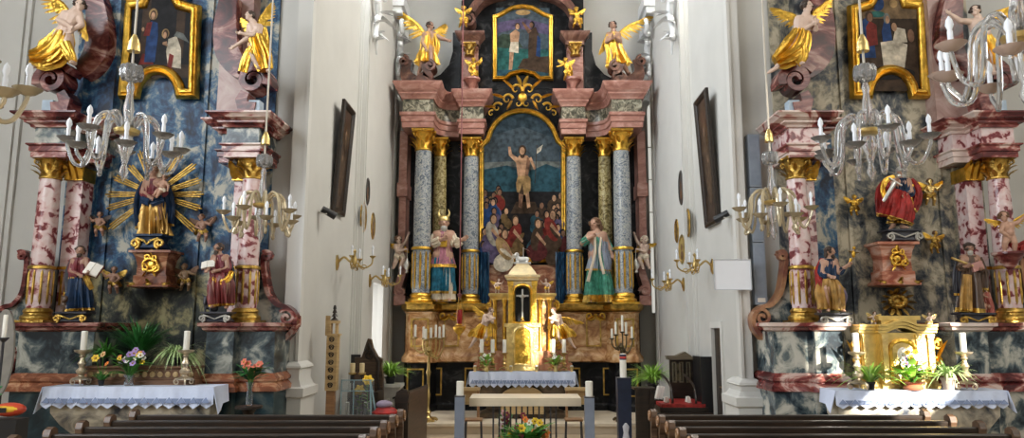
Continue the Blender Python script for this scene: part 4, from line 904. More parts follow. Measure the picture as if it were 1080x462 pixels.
            s.put(e, 'hair', hair)
        if beard:
            e = MB(); e.ell(hd + f * hr * .55 - up * hr * .85, (hr * .5, hr * .42, hr * .5), 10, 8, rot=R)
            for i in range(7): e.tube([hd + f * hr * .6 - up * hr * .7 + sd * hr * (i - 3) * .14, hd + f * hr * .75 - up * hr * (1.3 + .25 * (3 - abs(i - 3))/3) + sd * hr * (i - 3) * .12], [hr * .16, hr * .05], 6)
            s.put(e, 'beard', beard)
        s.hd, s.hr, s.f, s.up, s.sd = hd, hr, f, up, sd
        return o
    def drape(s, name, mat, path, rads, folds=9, amp=.14, n=96, par=None, sub=6, open_=None, sharp=1.0, hem=True):
        Pn = [s.P(p) for p in path]; rr = [V((a * s.u, b_ * s.u)) for a, b_ in rads]
        pp = smoothpath(Pn, sub); rd = smoothpath(rr, sub); k = len(pp); f1, f2, f3 = [s.r.uniform(0, 6.3) for _ in range(3)]
        rings = []
        for i in range(k):
            t = i / (k - 1); tg = (pp[min(i + 1, k - 1)] - pp[max(i - 1, 0)]).normalized()
            a1 = tg.cross(V((0, 1, 0)))
            if a1.length < .25: a1 = V((1, 0, 0)); a1 = a1 - tg * a1.dot(tg)
            a1.normalize()
            if a1.x < 0 and abs(a1.x) > .02: a1 = -a1
            a2 = V((0, 1, 0)) - tg * tg.y; a2 = a2.normalized() if a2.length > .2 else tg.cross(a1)
            am = 1.75 * amp * (.35 + .65 * t)
            ring = []
            for j in range(n):
                th = 2 * pi * j / n
                w = .55 * cos(folds * th + f1 + 1.3 * t) + .35 * cos((folds + 4) * th + f2 - 1.8 * t) + .25 * cos((folds * 2 + 1) * th + f3 + t)
                q = 1 + am * (1 - 2 * abs(w) ** .8 if folds > 3 else w)
                ring.append(pp[i] + a1 * cos(th) * rd[i].x * q + a2 * sin(th) * rd[i].y * q)
            rings.append(ring)
        # hem turned slightly inward so that the cloth reads as having thickness
        mb = MB(); gilt = hem and k > 8 and mat not in (gold, gold_old) and any(q in name for q in ('robe', 'tunic', 'gown', 'mantle', 'cloak', 'habit', 'skirt', 'scapular'))
        if not gilt: return s.put(mb.loft(rings), name, mat, par)
        c = max(1, round(k * .07)); mb.loft(rings[:k - c], 0, caps=False); mb.loft(rings[k - c - 1:], 1, caps=False)
        nn = len(rings[0]); mb.add(rings[0], [tuple(reversed(range(nn)))], 0); mb.add(rings[-1], [tuple(range(nn))], 0)
        return s.put(mb, name, [mat, gold_old], par)
    def sash(s, name, mat, path, r0, r1, folds=5, amp=.2, par=None, flat=.7):
        k = len(path); return s.drape(name, mat, path, [(r0 + (r1 - r0) * i / (k - 1), (r0 + (r1 - r0) * i / (k - 1)) * flat) for i in range(k)], folds, amp, 40, par, hem=False)
    def wing(s, root, tip, w, mat=None, bend=(0, 0), n=11, name='wing'):
        R, T = s.P(root), s.P(tip); ax = T - R; L = ax.length; ax /= L
        pr = V((ax.z, 0, -ax.x))
        if pr.z > 0: pr = -pr
        pr = (pr + V((bend[0], 0, bend[1]))).normalized(); w = w * s.u; b = MB()
        pth = smoothpath([R, R + ax * L * .4 - pr * w * .16, R + ax * L * .75 - pr * w * .06, T], 5)
        b.tube(pth, [w * .14 * (1 - .75 * i / (len(pth) - 1)) + w * .02 for i in range(len(pth))], 8, flat=.6)
        for row, (ln, t0, yo, cnt) in enumerate(((1.0, .1, .02, n), (.55, .08, -.03, n), (.3, .05, -.06, n))):
            for i in range(cnt):
                t = t0 + (1 - t0) * i / (cnt - 1); p = pth[min(int(t * (len(pth) - 1)), len(pth) - 1)]
                d = (pr * (1 - t * .75) + ax * (.25 + t * .9)).normalized(); ll = w * ln * (.75 + .45 * sin(pi * min(1, t * .8 + .15)))
                b.blade(p + V((0, yo * w, 0)), d, ll, w * .11, (0, .06 * w, 0), .25, 5, side=d.cross(V((0, 1, 0))))
        return s.put(b, name, mat or gold)
    def base_scrolls(s, x0, x1, yt, yb, dep, mat, smat, name='statue_base'):
        a, c = s.P((x0, yb)), s.P((x1, yb)); zt, zb = s.P((x0, yt)).z, s.P((x0, yb)).z; h = zt - zb; yy = s.Y; d = dep / 2
        fp = [(a.x + h * .3, yy - d), (c.x - h * .3, yy - d), (c.x - h * .3, yy + d), (a.x + h * .3, yy + d)]
        b = MB(); b.mould(fp, [(.0, zb), (.02, zb + h * .1), (-.02, zb + h * .5), (-.01, zb + h * .8), (.03, zb + h * .85), (.03, zt)]); o = s.put(b, name, mat)
        b = MB()
        for x, sg in ((a.x, 1), (c.x, -1)):
            b.tube([(x + sg * (h * .3) + p[0] * sg, yy - d - .02, zb + h * .36 + p[1]) for p in spiral(0, 0, h * .34, h * .06, -80, 420, 20)], h * .11, 6)
            b.tube([(x + sg * h * .4, yy - d - .02, zb + h * .7), (x + sg * h * .9, yy - d - .02, zb + h * .55), ((a.x + c.x) / 2, yy - d - .02, zb + h * .3)], [h * .1, h * .09, h * .06], 6)
        s.put(b, 'gilt_scroll', smat, o); return o
def book(f, c, w, h, ang, d=-6):
    b = MB(); p = f.P((c[0], c[1], d)); R = Matrix.Rotation(radians(ang), 3, 'Y') @ Matrix.Rotation(radians(-25), 3, 'X'); W, Hh = w * f.u, h * f.u
    for q in (-1, 1):
        b.box(p + R @ V((q * W * .25, 0, 0)), (W * .5, .03, Hh), 0, R @ Matrix.Rotation(radians(12 * q), 3, 'Z'))
    f.put(b, 'open_book', paper)
    b = MB(); b.box(p + R @ V((0, .025, 0)), (W * 1.06, .012, Hh * 1.06), 0, R); f.put(b, 'book_cover', cloth_wine)
G1 = 'gilded angels of the high altar'
# ---- priest statue
f = Fig('statue', 'painted statue of a horned-mitred priest in mauve tunic and teal skirt', 'statue', (468, 320), 16.15, 97, seed=3)
f.body(dict(head=(468.3, 235.5), neck=(468, 243), sl=(460.5, 247), sr=(476, 247), el=(456.5, 258, -3), wl=(466, 252.5, -9), er=(479.5, 257.5, -3), wr=(487, 253, -6), pel=(467, 270), kl=(463.5, 294), al=(463.5, 315), kr=(472, 294), ar=(473, 315)), yaw=8, beard=hair_grey)
f.drape('white_underskirt', cloth_cream, [(467, 272), (467, 300), (467, 318)], [(10, 7), (11.5, 8), (12, 8.5)], 11, .12)
f.drape('teal_skirt', cloth_teal, [(467, 268), (466.5, 285), (466, 310)], [(10, 7), (12.5, 8.5), (13, 9.5)], 10, .12)
f.drape('mauve_tunic', cloth_purple, [(468, 244.5), (467.6, 251), (467.3, 264), (466.8, 281)], [(7.5, 5), (9.5, 6.5), (9, 6.8), (13.3, 9.3)], 9, .08)
f.drape('gilt_hem', gold, [(466.8, 279), (466.8, 282.5)], [(13.5, 9.5), (13.7, 9.8)], 9, .08)
f.sash('sleeve', cloth_cream, [(460, 248, -1), (456.5, 257, -3), (464, 253.5, -8)], 4.2, 4.4); f.sash('sleeve', cloth_cream, [(476.5, 248, -1), (480, 257, -4), (485.5, 254, -6)], 4.2, 4.6)
b = MB(); H_ = f.hr
b.lathe([(H_ * .98, .0), (H_ * 1.02, H_ * .25), (H_ * .8, H_ * .8), (H_ * .2, H_ * 1.05)], f.hd + V((0, .0, H_ * .35)), 16)
for q in (-1, 1):
    pts = [f.P((468.3 + q * x, y, 0)) for x, y in ((1.5, 230), (4.5, 228), (5.6, 224.5), (4.2, 220.5))]
    b.tube(smoothpath(pts, 4), [H_ * .34 * (1 - i / 14) for i in range(13)], 8)
f.put(b, 'horned_mitre', gold_pale)
b = MB(); c = f.P((468, 257, -8)); b.box(c, (7 * f.u, .04, 7 * f.u)); f.put(b, 'breastplate', gold, sm=0)
# ---- green woman
f = Fig('statue', 'painted statue of a woman in green gown and grey-blue mantle', 'statue', (631, 320), 16.15, 92, seed=5)
f.body(dict(head=(627.6, 236.5), neck=(629.2, 243.5), sl=(622.5, 248), sr=(636.5, 248), el=(614.5, 256.5, -2), wl=(622.5, 251, -7), er=(641.5, 259.5, 0), wr=(646, 268, -3), pel=(631, 268), kl=(628.5, 292), al=(625, 316), kr=(635, 292), ar=(639, 316)), yaw=-38, tilt=-4, hair=hair_brown, hairlen=1.6)
f.drape('green_gown', cloth_green, [(630, 246), (630.5, 256), (631, 268), (631.5, 290), (632, 319)], [(7, 4.5), (9, 6.5), (8, 6.3), (11, 8), (14.5, 9.5)], 9, .17)
f.drape('grey_blue_mantle', cloth_greyblue, [(630, 247), (631, 258), (631.5, 270), (631, 286)], [(7.6, 5), (9.8, 7), (9.3, 7.2), (11.5, 8.8)], 8, .16)
f.drape('mantle_fall', cloth_greyblue, [(638, 262, -1), (640, 276, -2), (638, 291, -2)], [(3, 4), (4.5, 5), (3, 4)], 5, .2)
f.sash('cream_border', cloth_cream, [(627, 248, -6), (627.5, 266, -8), (622, 288, -9), (620, 297, -8)], 1.2, 1.6, 3)
f.sash('cream_border', cloth_cream, [(634, 250, -6), (632.5, 268, -9), (637, 289, -10)], 1.0, 1.3, 3)
f.sash('sleeve', cloth_green, [(622.5, 249), (614.5, 256.5, -2), (620, 252.3, -6)], 4.2, 3); f.sash('sleeve', cloth_green, [(636.5, 249), (641.8, 259.5, 0), (645, 265.5, -2.5)], 4.2, 2.8)
# ---- white cherubs on the outer pilasters
for L in (1, 0):
    m = (lambda x: x) if L else (lambda x: 1100 - x)
    f = Fig('cherub', 'pale cherub with small gold wing and hanging censer, ' + ('perched beside the priest statue' if L else 'perched beside the green-gowned statue'), 'cherub', (m(421), 288), 16.28, 40, flesh_white, 'pale censer cherubs of the high altar', True, 7 + L)
    J = dict(head=(420.3, 253.2), neck=(420.8, 257.5), sl=(417.2, 259.5), sr=(424.2, 259), el=(419.5, 265, -4), wl=(426.5, 263.2, -6), er=(428, 254.8, -1), wr=(430.5, 248, -1), pel=(421.5, 270), kl=(417.5, 275.5, -4), al=(415, 282.5, -3), kr=(425.5, 274, -5), ar=(421.5, 283, -4))
    J = {q: (m(p[0]),) + p[1:] for q, p in J.items()}
    if not L: J = {q.replace('l', '#').replace('r', 'l').replace('#', 'r') if q not in ('head', 'neck', 'pel') else q: p for q, p in J.items()}
    f.body(J, yaw=20 if L else -20, hair=hair_brown if L else cloth_cream)
    f.sash('loincloth', cloth_cream, [(m(416.5), 269.5, -3), (m(421.5), 271.5, -5), (m(426.5), 270, -3)], 2.6, 2.6); f.sash('loincloth_fall', gold, [(m(424), 271, -3), (m(423.5), 277, -3)], 2.2, 1.8)
    f.wing((m(417.5), 259, 3), (m(411.5), 257, 4), 5.5); f.wing((m(424.5), 259, 3), (m(429), 263, 4), 5, gold)
    b = MB(); c = f.P((m(429.3), 282, -4)); b.lathe([(.0, -.14), (.05, -.12), (.03, -.06), (.08, 0), (.09, .06), (.07, .1), (.03, .16), (.015, .2)], c, 12); o = f.put(b, 'censer', silver)
    b = MB(); b.tube([c + V((0, 0, .18)), f.P((m(429.5), 263, -6))], .008, 5); f.put(b, 'chain', silver, o)
# ---- great golden angels on the entablature
for L in (1, 0):
    f = Fig('angel', 'large gilded angel with ' + ('raised wing on the pediment above the priest statue' if L else 'spread wing on the pediment above the green-gowned statue'), 'angel', (449, 84) if L else (656, 84), 16.0, 66, flesh_dark, G1, seed=11 + L)
    if L:
        f.body(dict(head=(453.8, 27.5), neck=(453, 32.5), sl=(447.8, 36.5), sr=(457.8, 36), el=(446, 45, -3), wl=(449, 51, -7), er=(465, 40.5, -3), wr=(471.5, 42.3, -5), pel=(451, 51), kl=(447, 63, -3), al=(442, 76, 0), kr=(454, 64, -5), ar=(451, 76, -2), tl=(440.5, 80, -2)), yaw=35, hair=hair_dark)
        f.drape('gilt_tunic', gold, [(453, 35), (452, 43), (451, 52), (450.5, 60), (450, 67)], [(5.5, 4), (7.2, 5.2), (7.5, 5.5), (9.5, 7), (11, 8)], 8, .2)
        f.sash('gilt_mantle', gold, [(458, 36, -2), (460.5, 46, -1), (459, 56, 1), (455, 66, 2)], 3.5, 2.6); f.sash('gilt_fold', gold, [(446, 54, -4), (444, 62, -3), (440, 69, -2)], 4, 2.5)
        f.wing((448, 36, 3), (424, 13, 5), 14); f.wing((457, 37, 3), (463, 30, 6), 12)
    else:
        f.body(dict(head=(646.3, 27), neck=(647, 32), sl=(641.8, 36.5), sr=(652, 36), el=(640, 44, -4), wl=(645.5, 40.5, -8), er=(654, 44, -4), wr=(649, 40, -8), pel=(649, 52), kl=(649, 64, -4), al=(645.5, 74, -1), kr=(656, 65, -2), ar=(662.5, 77.5, 0)), yaw=-15, tilt=8, hair=hair_dark)
        f.drape('gilt_tunic', gold, [(647, 35), (647.5, 43), (649, 52), (651, 61), (652.5, 69)], [(5.5, 4), (7.2, 5.2), (7.2, 5.5), (9, 7), (11.5, 8)], 8, .2)
        f.sash('gilt_mantle', gold, [(642, 37, -2), (640.5, 46, -1), (643.5, 58, -2), (643, 67, -1)], 3, 3.4); f.sash('gilt_fold', gold, [(655, 56, -3), (659, 64, -2), (662, 70, -1)], 4, 2.5)
        f.wing((652, 36, 3), (683, 18, 5), 12); f.wing((642, 37, 3), (633.5, 52, 5), 8)
# ---- small attic putti
for (lab, hd, pel, w1, w2, k1, a1, k2, a2, base, arm, Yq) in (
    ('small gilded putto with raised arm standing on a console beside the attic painting', (499.6, 63.4), (499, 76), (494.5, 73), (507, 62.5), (497.5, 79.5), (496.5, 83.5), (501.5, 79), (500.5, 83.5), (499, 85), 1, 16.5),
    ('small gilded putto pointing down from a console beside the attic painting', (596.5, 63.2), (598.5, 76), (588.5, 70), (603, 73), (596.5, 80), (595, 84.2), (601, 79.5), (600.5, 84), (598.5, 85), 0, 16.5),
    ('tiny gilded putto on the broken pediment above the angel with raised wing', (488.8, 8.6), (488.5, 20), (483.5, 13), (494, 11), (486, 24), (484.5, 28.5), (491, 24), (492, 28), (488.5, 30), 0, 16.4),
    ('tiny gilded putto on the broken pediment above the angel with spread wing', (607.8, 9.8), (609, 21), (602, 15), (614.5, 14), (606, 25), (604.5, 29), (611.5, 25), (612.5, 29), (609, 30), 0, 16.4)):
    f = Fig('putto', lab, 'putto', base, Yq, 24, gold, 'small gilded putti of the attic', True, int(hd[0]))
    mx_ = (hd[0] + pel[0]) / 2; ny = hd[1] + 3.2
    f.body(dict(head=hd, neck=(mx_, ny), sl=(mx_ - 2.2, ny + 1), sr=(mx_ + 2.2, ny + 1), el=((mx_ - 2.5 + w1[0]) / 2 - .5, (ny + w1[1]) / 2 + 1.2, -2), wl=w1 + (-3,), er=((mx_ + 2.5 + w2[0]) / 2 + .5, (ny + w2[1]) / 2 + 1.2, -2), wr=w2 + (-3,), pel=pel, kl=k1 + (-3,), al=a1, kr=k2 + (-3,), ar=a2), hair=gold_old, eyes=False)
    f.sash('gilt_drapery', gold, [(pel[0] - 3, pel[1] - 1, -2), (pel[0], pel[1] + 1, -3), (pel[0] + 3.5, pel[1] - 1, -1), (pel[0] + 4, pel[1] + 4, 1)], 1.7, 1.3)
    f.wing((mx_ - 1.5, ny + 1, 2), (mx_ - 6, ny - 2.5, 3), 4.5); f.wing((mx_ + 1.5, ny + 1, 2), (mx_ + 6, ny - 2.5, 3), 4.5)
# ---- tabernacle putti and adoring angels
YT = 15.45
for L in (1, 0):
    m = (lambda x: x) if L else (lambda x: 1101.5 - x)
    f = Fig('putto', 'little pale putto standing on the cornice of the gilded tabernacle, ' + ('nearer the priest statue' if L else 'nearer the green-gowned statue'), 'putto', (m(524.3), 309.5), YT, 16.5, flesh_white, 'little putti of the high altar tabernacle', True, 31 + L)
    J = dict(head=(526, 295.6), neck=(525, 298), sl=(523, 299), sr=(526.8, 298.8), el=(521.3, 301.2, -1), wl=(522.5, 304, -2), er=(528.8, 299.5, -2), wr=(530.5, 297, -2), pel=(524.5, 303.5), kl=(523.2, 306, -1), al=(522.8, 308.8), kr=(526, 306, -1), ar=(525.8, 308.8))
    J = {q: (m(p[0]),) + p[1:] for q, p in J.items()}
    if not L: J = {q.replace('l', '#').replace('r', 'l').replace('#', 'r') if q not in ('head', 'neck', 'pel') else q: p for q, p in J.items()}
    f.body(J, hair=hair_brown, eyes=False); f.sash('gilt_drapery', gold, [(m(522.5), 303.5, -1), (m(524.5), 304.3, -2), (m(527), 303, -1)], 1.3, 1.3); f.wing((m(523.5), 299.5, 1), (m(519.8), 297, 2), 3.4)
    f = Fig('angel', 'gilded kneeling angel with crossed arms beside the tabernacle, ' + ('above the three candles' if L else 'above the pair of candles'), 'angel', (m(506), 369), YT - .25, 46, flesh_white, 'adoring angels of the tabernacle', seed=41 + L)
    J = dict(head=(518, 327.8), neck=(516.5, 331.2), sl=(511.5, 333), sr=(518.5, 334.5), el=(513, 339, -4), wl=(519, 336.5, -5), er=(519.5, 340, -3), wr=(515.5, 335.5, -5), pel=(509.5, 345), kl=(503.5, 354, -3), al=(497, 364.5, -1), kr=(512, 355, -4), ar=(506, 365, -1), tl=(494.5, 367, -2))
    J = {q: (m(p[0]),) + p[1:] for q, p in J.items()}
    if not L: J = {q.replace('l', '#').replace('r', 'l').replace('#', 'r') if q not in ('head', 'neck', 'pel') else q: p for q, p in J.items()}
    f.body(J, yaw=40 if L else -40, tilt=-12, hair=hair_brown)
    f.drape('gilt_drapery', gold, [(m(511), 343), (m(508.5), 349), (m(506.5), 357)], [(5, 4), (7, 5.5), (7.5, 6)], 7, .22); f.sash('gilt_fold', gold, [(m(504), 349, 0), (m(498.5), 350, 1), (m(494.5), 355, 2)], 3.2, 1.6); f.sash('gilt_mantle', gold, [(m(513), 337, 2), (m(515), 345, 2), (m(515), 355, 1)], 3, 3.5)
    f.wing((m(512.5), 335, 2), (m(503), 325.5, 3) if L else (m(490.5), 339, 3), 7.5); f.wing((m(517), 336, 3), (m(522), 342, 4), 7)
# ---- left altar: madonna, saints, putti, angels
f = Fig('statue', 'crowned madonna statue with child, gold skirt and dark blue mantle, before gilded rays', 'statue', (160, 263), 10.12, 92, flesh_dark, seed=51)
f.body(dict(head=(162, 181), neck=(162, 188), sl=(155, 192), sr=(169.5, 192), el=(150.5, 203, -3), wl=(158, 208, -9), er=(173, 203, -4), wr=(168, 205, -9), pel=(161.5, 213), kl=(157, 232, -4), al=(156, 247), kr=(167, 231, -5), ar=(167, 247)), yaw=8, hair=hair_brown, hairlen=1.8)
f.drape('red_bodice', cloth_wine, [(162, 189.5), (162, 199), (161.5, 212)], [(7, 5), (9.5, 7), (9, 7)], 7, .1)
f.drape('gold_skirt', plain('old_gold_paint', (.5, .3, .08), .35, .55, .25, 10), [(162, 209), (162.5, 222), (163, 234), (163, 249)], [(9, 7), (12, 9), (13, 10), (14, 10)], 9, .24)
f.drape('blue_mantle', cloth_blue, [(154, 192, 4), (150.5, 206, 4), (149, 222, 5), (150, 241, 5)], [(4, 4), (6.5, 6), (6, 6), (5.5, 5.5)], 6, .22); f.drape('blue_mantle', cloth_blue, [(171, 192, 4), (176, 206, 5), (177, 220, 5), (175, 238, 5)], [(4, 4), (6, 6), (6.5, 6), (6, 5.5)], 6, .22)
f.sash('sleeve', cloth_wine, [(155, 193), (150.5, 203, -3), (156.5, 207.5, -8)], 3.8, 3); f.sash('sleeve', cloth_wine, [(169.5, 193), (173.5, 203, -4), (169.5, 204.5, -8)], 3.8, 3)
f.sash('mantle_wrap', cloth_blue, [(151, 210, -6), (160, 213, -10), (172, 209, -8)], 4.2, 3.6)
f.sash('veil', cloth_cream, [(156, 178, 1), (161, 173, 1), (167, 178, 1), (168, 187, 2)], 2.6, 2.6)
b = MB(); c = f.hd + V((0, 0, f.hr * .75))
b.lathe([(f.hr * .8, 0), (f.hr * .9, f.hr * .2), (f.hr * .85, f.hr * .45)], c, 16)
for k in range(8): b.ell(c + V((cos(k * pi / 4) * f.hr * .9, sin(k * pi / 4) * f.hr * .9, f.hr * .65)), (f.hr * .16, f.hr * .16, f.hr * .34), 8, 6)
f.put(b, 'crown', silver); f.base_scrolls(143, 178, 248, 263.6, .26, cloth_blue, gold_old)
f2 = Fig('statue', 'small naked child statue held in the arm of the crowned madonna', 'statue', (169, 203), 10.0, 30, flesh, None, True, 52)
f2.body(dict(head=(174, 187), neck=(172.5, 190.5), sl=(170, 192), sr=(175, 192.5), el=(167, 195, -2), wl=(164, 193.5, -4), er=(177.5, 196, -2), wr=(177, 200, -4), pel=(171, 200), kl=(165.5, 201.5, -4), al=(162.5, 205.5, -5), kr=(168, 203, -5), ar=(165.5, 208, -5)), yaw=-12, hair=hair_brown)
f2.sash('loincloth', cloth_cream, [(168, 199.5, -2), (171, 201, -3), (174, 200, -1)], 2, 2)
# gilded rays
SB = thing('sunburst', 'gilded sunburst of ribbed rays behind the crowned madonna', 'sunburst', at(163, 203, 10.24))
c = at(163, 205, 10.24)
for k, (a, r0, r1) in enumerate(((0, 20, 53), (18, 20, 52), (38, 20, 54), (60, 20, 54), (112, 24, 52), (133, 20, 44), (157, 20, 50), (180, 20, 53), (197, 20, 53), (219, 22, 60), (343, 20, 54), (320, 24, 64))):
    if r1 - r0 < 8: continue
    b = MB(); d = V((cos(radians(a)), 0, sin(radians(a)))); n_ = V((-d.z, 0, d.x)); uu = 10.3 / 770
    for q, e in ((-1, .9), (0, 1.0), (1, .92)):
        p0 = c + d * r0 * uu * .6 + n_ * q * .022; p1 = c + d * (r0 + (r1 - r0) * e) * uu + n_ * q * .036
        b.tube([p0, p0 + (p1 - p0) * .97, p1], [.009, .0145, .003], 6)
    b.build('ray', gold_old, SB)
b = MB()
rr = random.Random(8)
for k in range(16):
    a = 2 * pi * k / 16; b.ell(c + V((cos(a) * .22, .03, sin(a) * .3)), (.09, .04, .09), 8, 6)
b.ell(c + V((0, .03, 0)), (.22, .03, .3), 16, 8); b.build('cloud_disc', cloth_dark, SB)
def saint(label, base, Y, H, J, skin, yaw, hair, beard, seed, **kw):
    f = Fig('statue', label, 'statue', base, Y, H, skin, None, seed=seed); f.body(J, yaw=yaw, hair=hair, beard=beard, **kw); return f
f = saint('bearded saint statue in dark blue robe holding an open book, lion at feet', (79, 340), 9.5, 76, dict(head=(84.5, 265), neck=(84, 271), sl=(78, 274.5), sr=(91, 274.5), el=(75, 286, -4), wl=(84, 290, -9), er=(94, 286, -5), wr=(93, 287.5, -10), pel=(84, 297), kl=(81, 313), al=(80, 328), kr=(88, 313), ar=(89, 328)), flesh_dark, 25, hair_dark, hair_dark, 61)
f.drape('red_tunic', cloth_wine, [(84.5, 272), (84, 281), (83.5, 294)], [(6.5, 4.5), (9, 6.5), (9.5, 7)], 8, .14); f.drape('blue_robe', cloth_blue, [(84, 291), (84, 306), (83.5, 328)], [(9, 7), (10.5, 8), (12, 9)], 9, .2)
f.sash('dark_mantle', cloth_dark, [(78, 274, 3), (73, 288, 3), (73, 306, 3), (76, 322, 2)], 4, 4); f.sash('gilt_hem', gold_old, [(90, 291, -5), (94, 300, -4), (97, 305, -2)], 3.2, 2)
f.sash('sleeve', cloth_wine, [(78, 275), (75, 286, -4), (82, 289.5, -8)], 3.6, 2.6); f.sash('sleeve', cloth_wine, [(91, 275), (94.5, 286, -5), (93.5, 287.5, -8)], 3.6, 2.6)
book(f, (98, 284), 15, 14, 18); o = f.base_scrolls(61, 96, 329, 340, .17, cloth_dark, gold_old)
b = MB(); P = f.P     # small lion
b.cap(P((68, 322, -4)), P((72, 326, -2)), 4.2 * f.u, 4.8 * f.u); b.ell(P((68.5, 315.5, -6)), (4 * f.u, 3.6 * f.u, 3.8 * f.u)); b.ell(P((67.5, 317.2, -9)), (2 * f.u, 2 * f.u, 1.6 * f.u))
for q in (-1, 1): b.cap(P((68 + q * 2.4, 323, -6)), P((68 + q * 2.6, 329, -7)), 1.5 * f.u, 1.3 * f.u); b.ell(P((68.5 + q * 2.6, 312.5, -5)), (1 * f.u,) * 3)
b.tube([P((74, 328, 0)), P((77, 322, 0)), P((75, 317, 0))], [.012, .012, .02]); f.mesh(remesh(b, .008), 'lion', cloth_brown)
f = saint('seated saint statue in red reading a book, ox at feet', (228, 340), 9.5, 78, dict(head=(230.5, 262), neck=(231, 268), sl=(226, 271.5), sr=(239, 271.5), el=(222.5, 281, -4), wl=(219.5, 284.5, -9), er=(240.5, 283, -5), wr=(230, 285.5, -10), pel=(233, 294), kl=(226.5, 299, -10), al=(227, 322, -8), kr=(239, 300, -9), ar=(239, 323, -7)), flesh_dark, -25, hair_dark, hair_dark, 62)
f.drape('red_tunic', cloth_wine, [(231.5, 269.5), (232.5, 279), (233, 293)], [(6.5, 4.5), (9.5, 6.5), (9.5, 7.5)], 8, .15); f.drape('wine_robe', plain('deep_red_paint', (.17, .03, .03), .35, var=.3, scale=7), [(232.5, 291, -2), (233, 302, -5), (233.5, 323, -5)], [(10, 8), (12, 10), (11, 9)], 8, .2)
f.sash('gilt_sash', gold, [(225, 294, -9), (233, 298, -13), (241, 293, -9), (244, 287, -4)], 3, 3.2); f.sash('dark_mantle', cloth_dark, [(238.5, 271, 3), (243, 284, 3), (244, 303, 2), (242, 320, 2)], 3.6, 4)
f.sash('sleeve', cloth_wine, [(226, 272), (222, 281, -4), (220.5, 284, -7)], 3.4, 2.6); f.sash('sleeve', cloth_wine, [(239, 272), (241, 283, -5), (233, 285.5, -9)], 3.6, 2.6)
book(f, (219.5, 279), 14, 8, -10); f.base_scrolls(213, 246, 329, 340, .17, cloth_dark, plain('dull_silver', (.4, .38, .34), .4, .8, .3))
b = MB(); P = f.P
b.cap(P((219, 322, -4)), P((226, 325, -2)), 4 * f.u, 4.4 * f.u); b.cap(P((217.5, 315, -6)), P((216, 320, -8)), 2.8 * f.u, 2 * f.u)
for q in (-1, 1): b.tube([P((217.5 + q * 2, 313, -6)), P((217.5 + q * 4, 310.5, -6)), P((217.5 + q * 4, 308.5, -6))], [.012, .009, .003]); b.cap(P((219 + q * 2.6, 323, -6)), P((219 + q * 2.8, 329, -7)), 1.4 * f.u, 1.2 * f.u)
f.mesh(remesh(b, .008), 'ox', cloth_dark)
# ---- right altar saints
f = saint('seated bearded saint statue with ochre skirt lifting a small gilded eagle', (878, 342), 9.5, 79, dict(head=(875.5, 266), neck=(874.5, 272), sl=(868, 276), sr=(880.5, 275.5), el=(866.5, 288, -4), wl=(875, 291, -10), er=(884.5, 287, -5), wr=(892.5, 281, -9), pel=(873, 299), kl=(872, 305, -11), al=(873, 326, -8), kr=(883.5, 304, -10), ar=(886, 326, -7)), flesh, 35, hair_dark, hair_dark, 63, hairlen=1.5)
f.drape('blue_shirt', cloth_blue, [(874.5, 273.5), (874, 284), (873.5, 299)], [(6.5, 4.5), (9.3, 6.5), (9.5, 7.5)], 8, .14); f.drape('ochre_skirt', cloth_ochre, [(873.5, 297, -2), (875, 306, -5), (877, 317, -5), (877, 327, -5)], [(9.5, 8), (13, 10), (12, 9.5), (10.5, 9)], 8, .22)
f.sash('red_mantle', cloth_red, [(869, 274.5, 2), (864.5, 284, 1), (865, 296, -3), (870, 303, -8)], 4.2, 4); f.sash('red_mantle', cloth_red, [(866, 290, 2), (863.5, 306, 2), (866, 322, 1)], 3.8, 3)
f.sash('violet_fold', plain('violet_paint', (.2, .16, .26), .4, var=.2, scale=8), [(886, 305, -10), (891, 312, -9), (889, 322, -7)], 3.2, 2)
f.sash('sleeve', cloth_blue, [(868, 277), (866, 288, -4), (872.5, 290.5, -9)], 3.6, 2.6); f.sash('sleeve', cloth_blue, [(880.5, 276.5), (885, 287, -5), (889.5, 283, -8)], 3.6, 2.6)
b = MB(); P = f.P; b.ell(P((900, 268, -9)), (2 * f.u, 2 * f.u, 4 * f.u)); b.ell(P((900.8, 261.5, -10)), (1.7 * f.u,) * 3); b.tube([P((894, 281, -9)), P((898, 273, -9))], [.012, .02])
for q in (-1, 1): b.blade(P((900, 267, -8)), (q * .9, 0, .5 - .2 * q), 7 * f.u, 2.4 * f.u, (0, 0, -2 * f.u), .3)
f.put(b, 'gilded_eagle', gold); f.base_scrolls(862, 897, 330, 342.5, .17, cloth_dark, plain('dull_silver', (.4, .38, .34), .4, .8, .3))
f = saint('standing monk statue in brown habit with book, staff and small kneeling red figure', (1026, 342), 9.5, 82, dict(head=(1022, 262), neck=(1022.5, 268), sl=(1015.5, 272), sr=(1029.5, 272), el=(1012.5, 283, -4), wl=(1018, 281, -9), er=(1034, 284, -4), wr=(1034.5, 283.5, -9), pel=(1023, 297), kl=(1020, 313), al=(1020, 329), kr=(1027, 313), ar=(1028, 329)), flesh_dark, -20, hair_dark, hair_grey, 64)
f.drape('brown_habit', cloth_brown, [(1022.5, 270), (1022.5, 280), (1023, 296), (1023, 312), (1023, 330)], [(7, 5), (9.5, 6.8), (9.8, 7.5), (11, 8.5), (12.5, 9.5)], 8, .17)
f.drape('ochre_scapular', cloth_ochre, [(1020.5, 290, -5), (1019.5, 310, -6), (1019, 328, -6)], [(4, 3.5), (5, 4), (5.5, 4.2)], 5, .2); f.drape('dark_cloak', cloth_dark, [(1014, 272, 3), (1011.5, 290, 3), (1012, 312, 3)], [(4, 4), (5.5, 5), (4.5, 4)], 5, .2); f.drape('dark_cloak', cloth_brown, [(1031, 272, 3), (1035.5, 288, 3), (1036, 306, 3)], [(4, 4), (5, 5), (4.5, 4)], 5, .2)
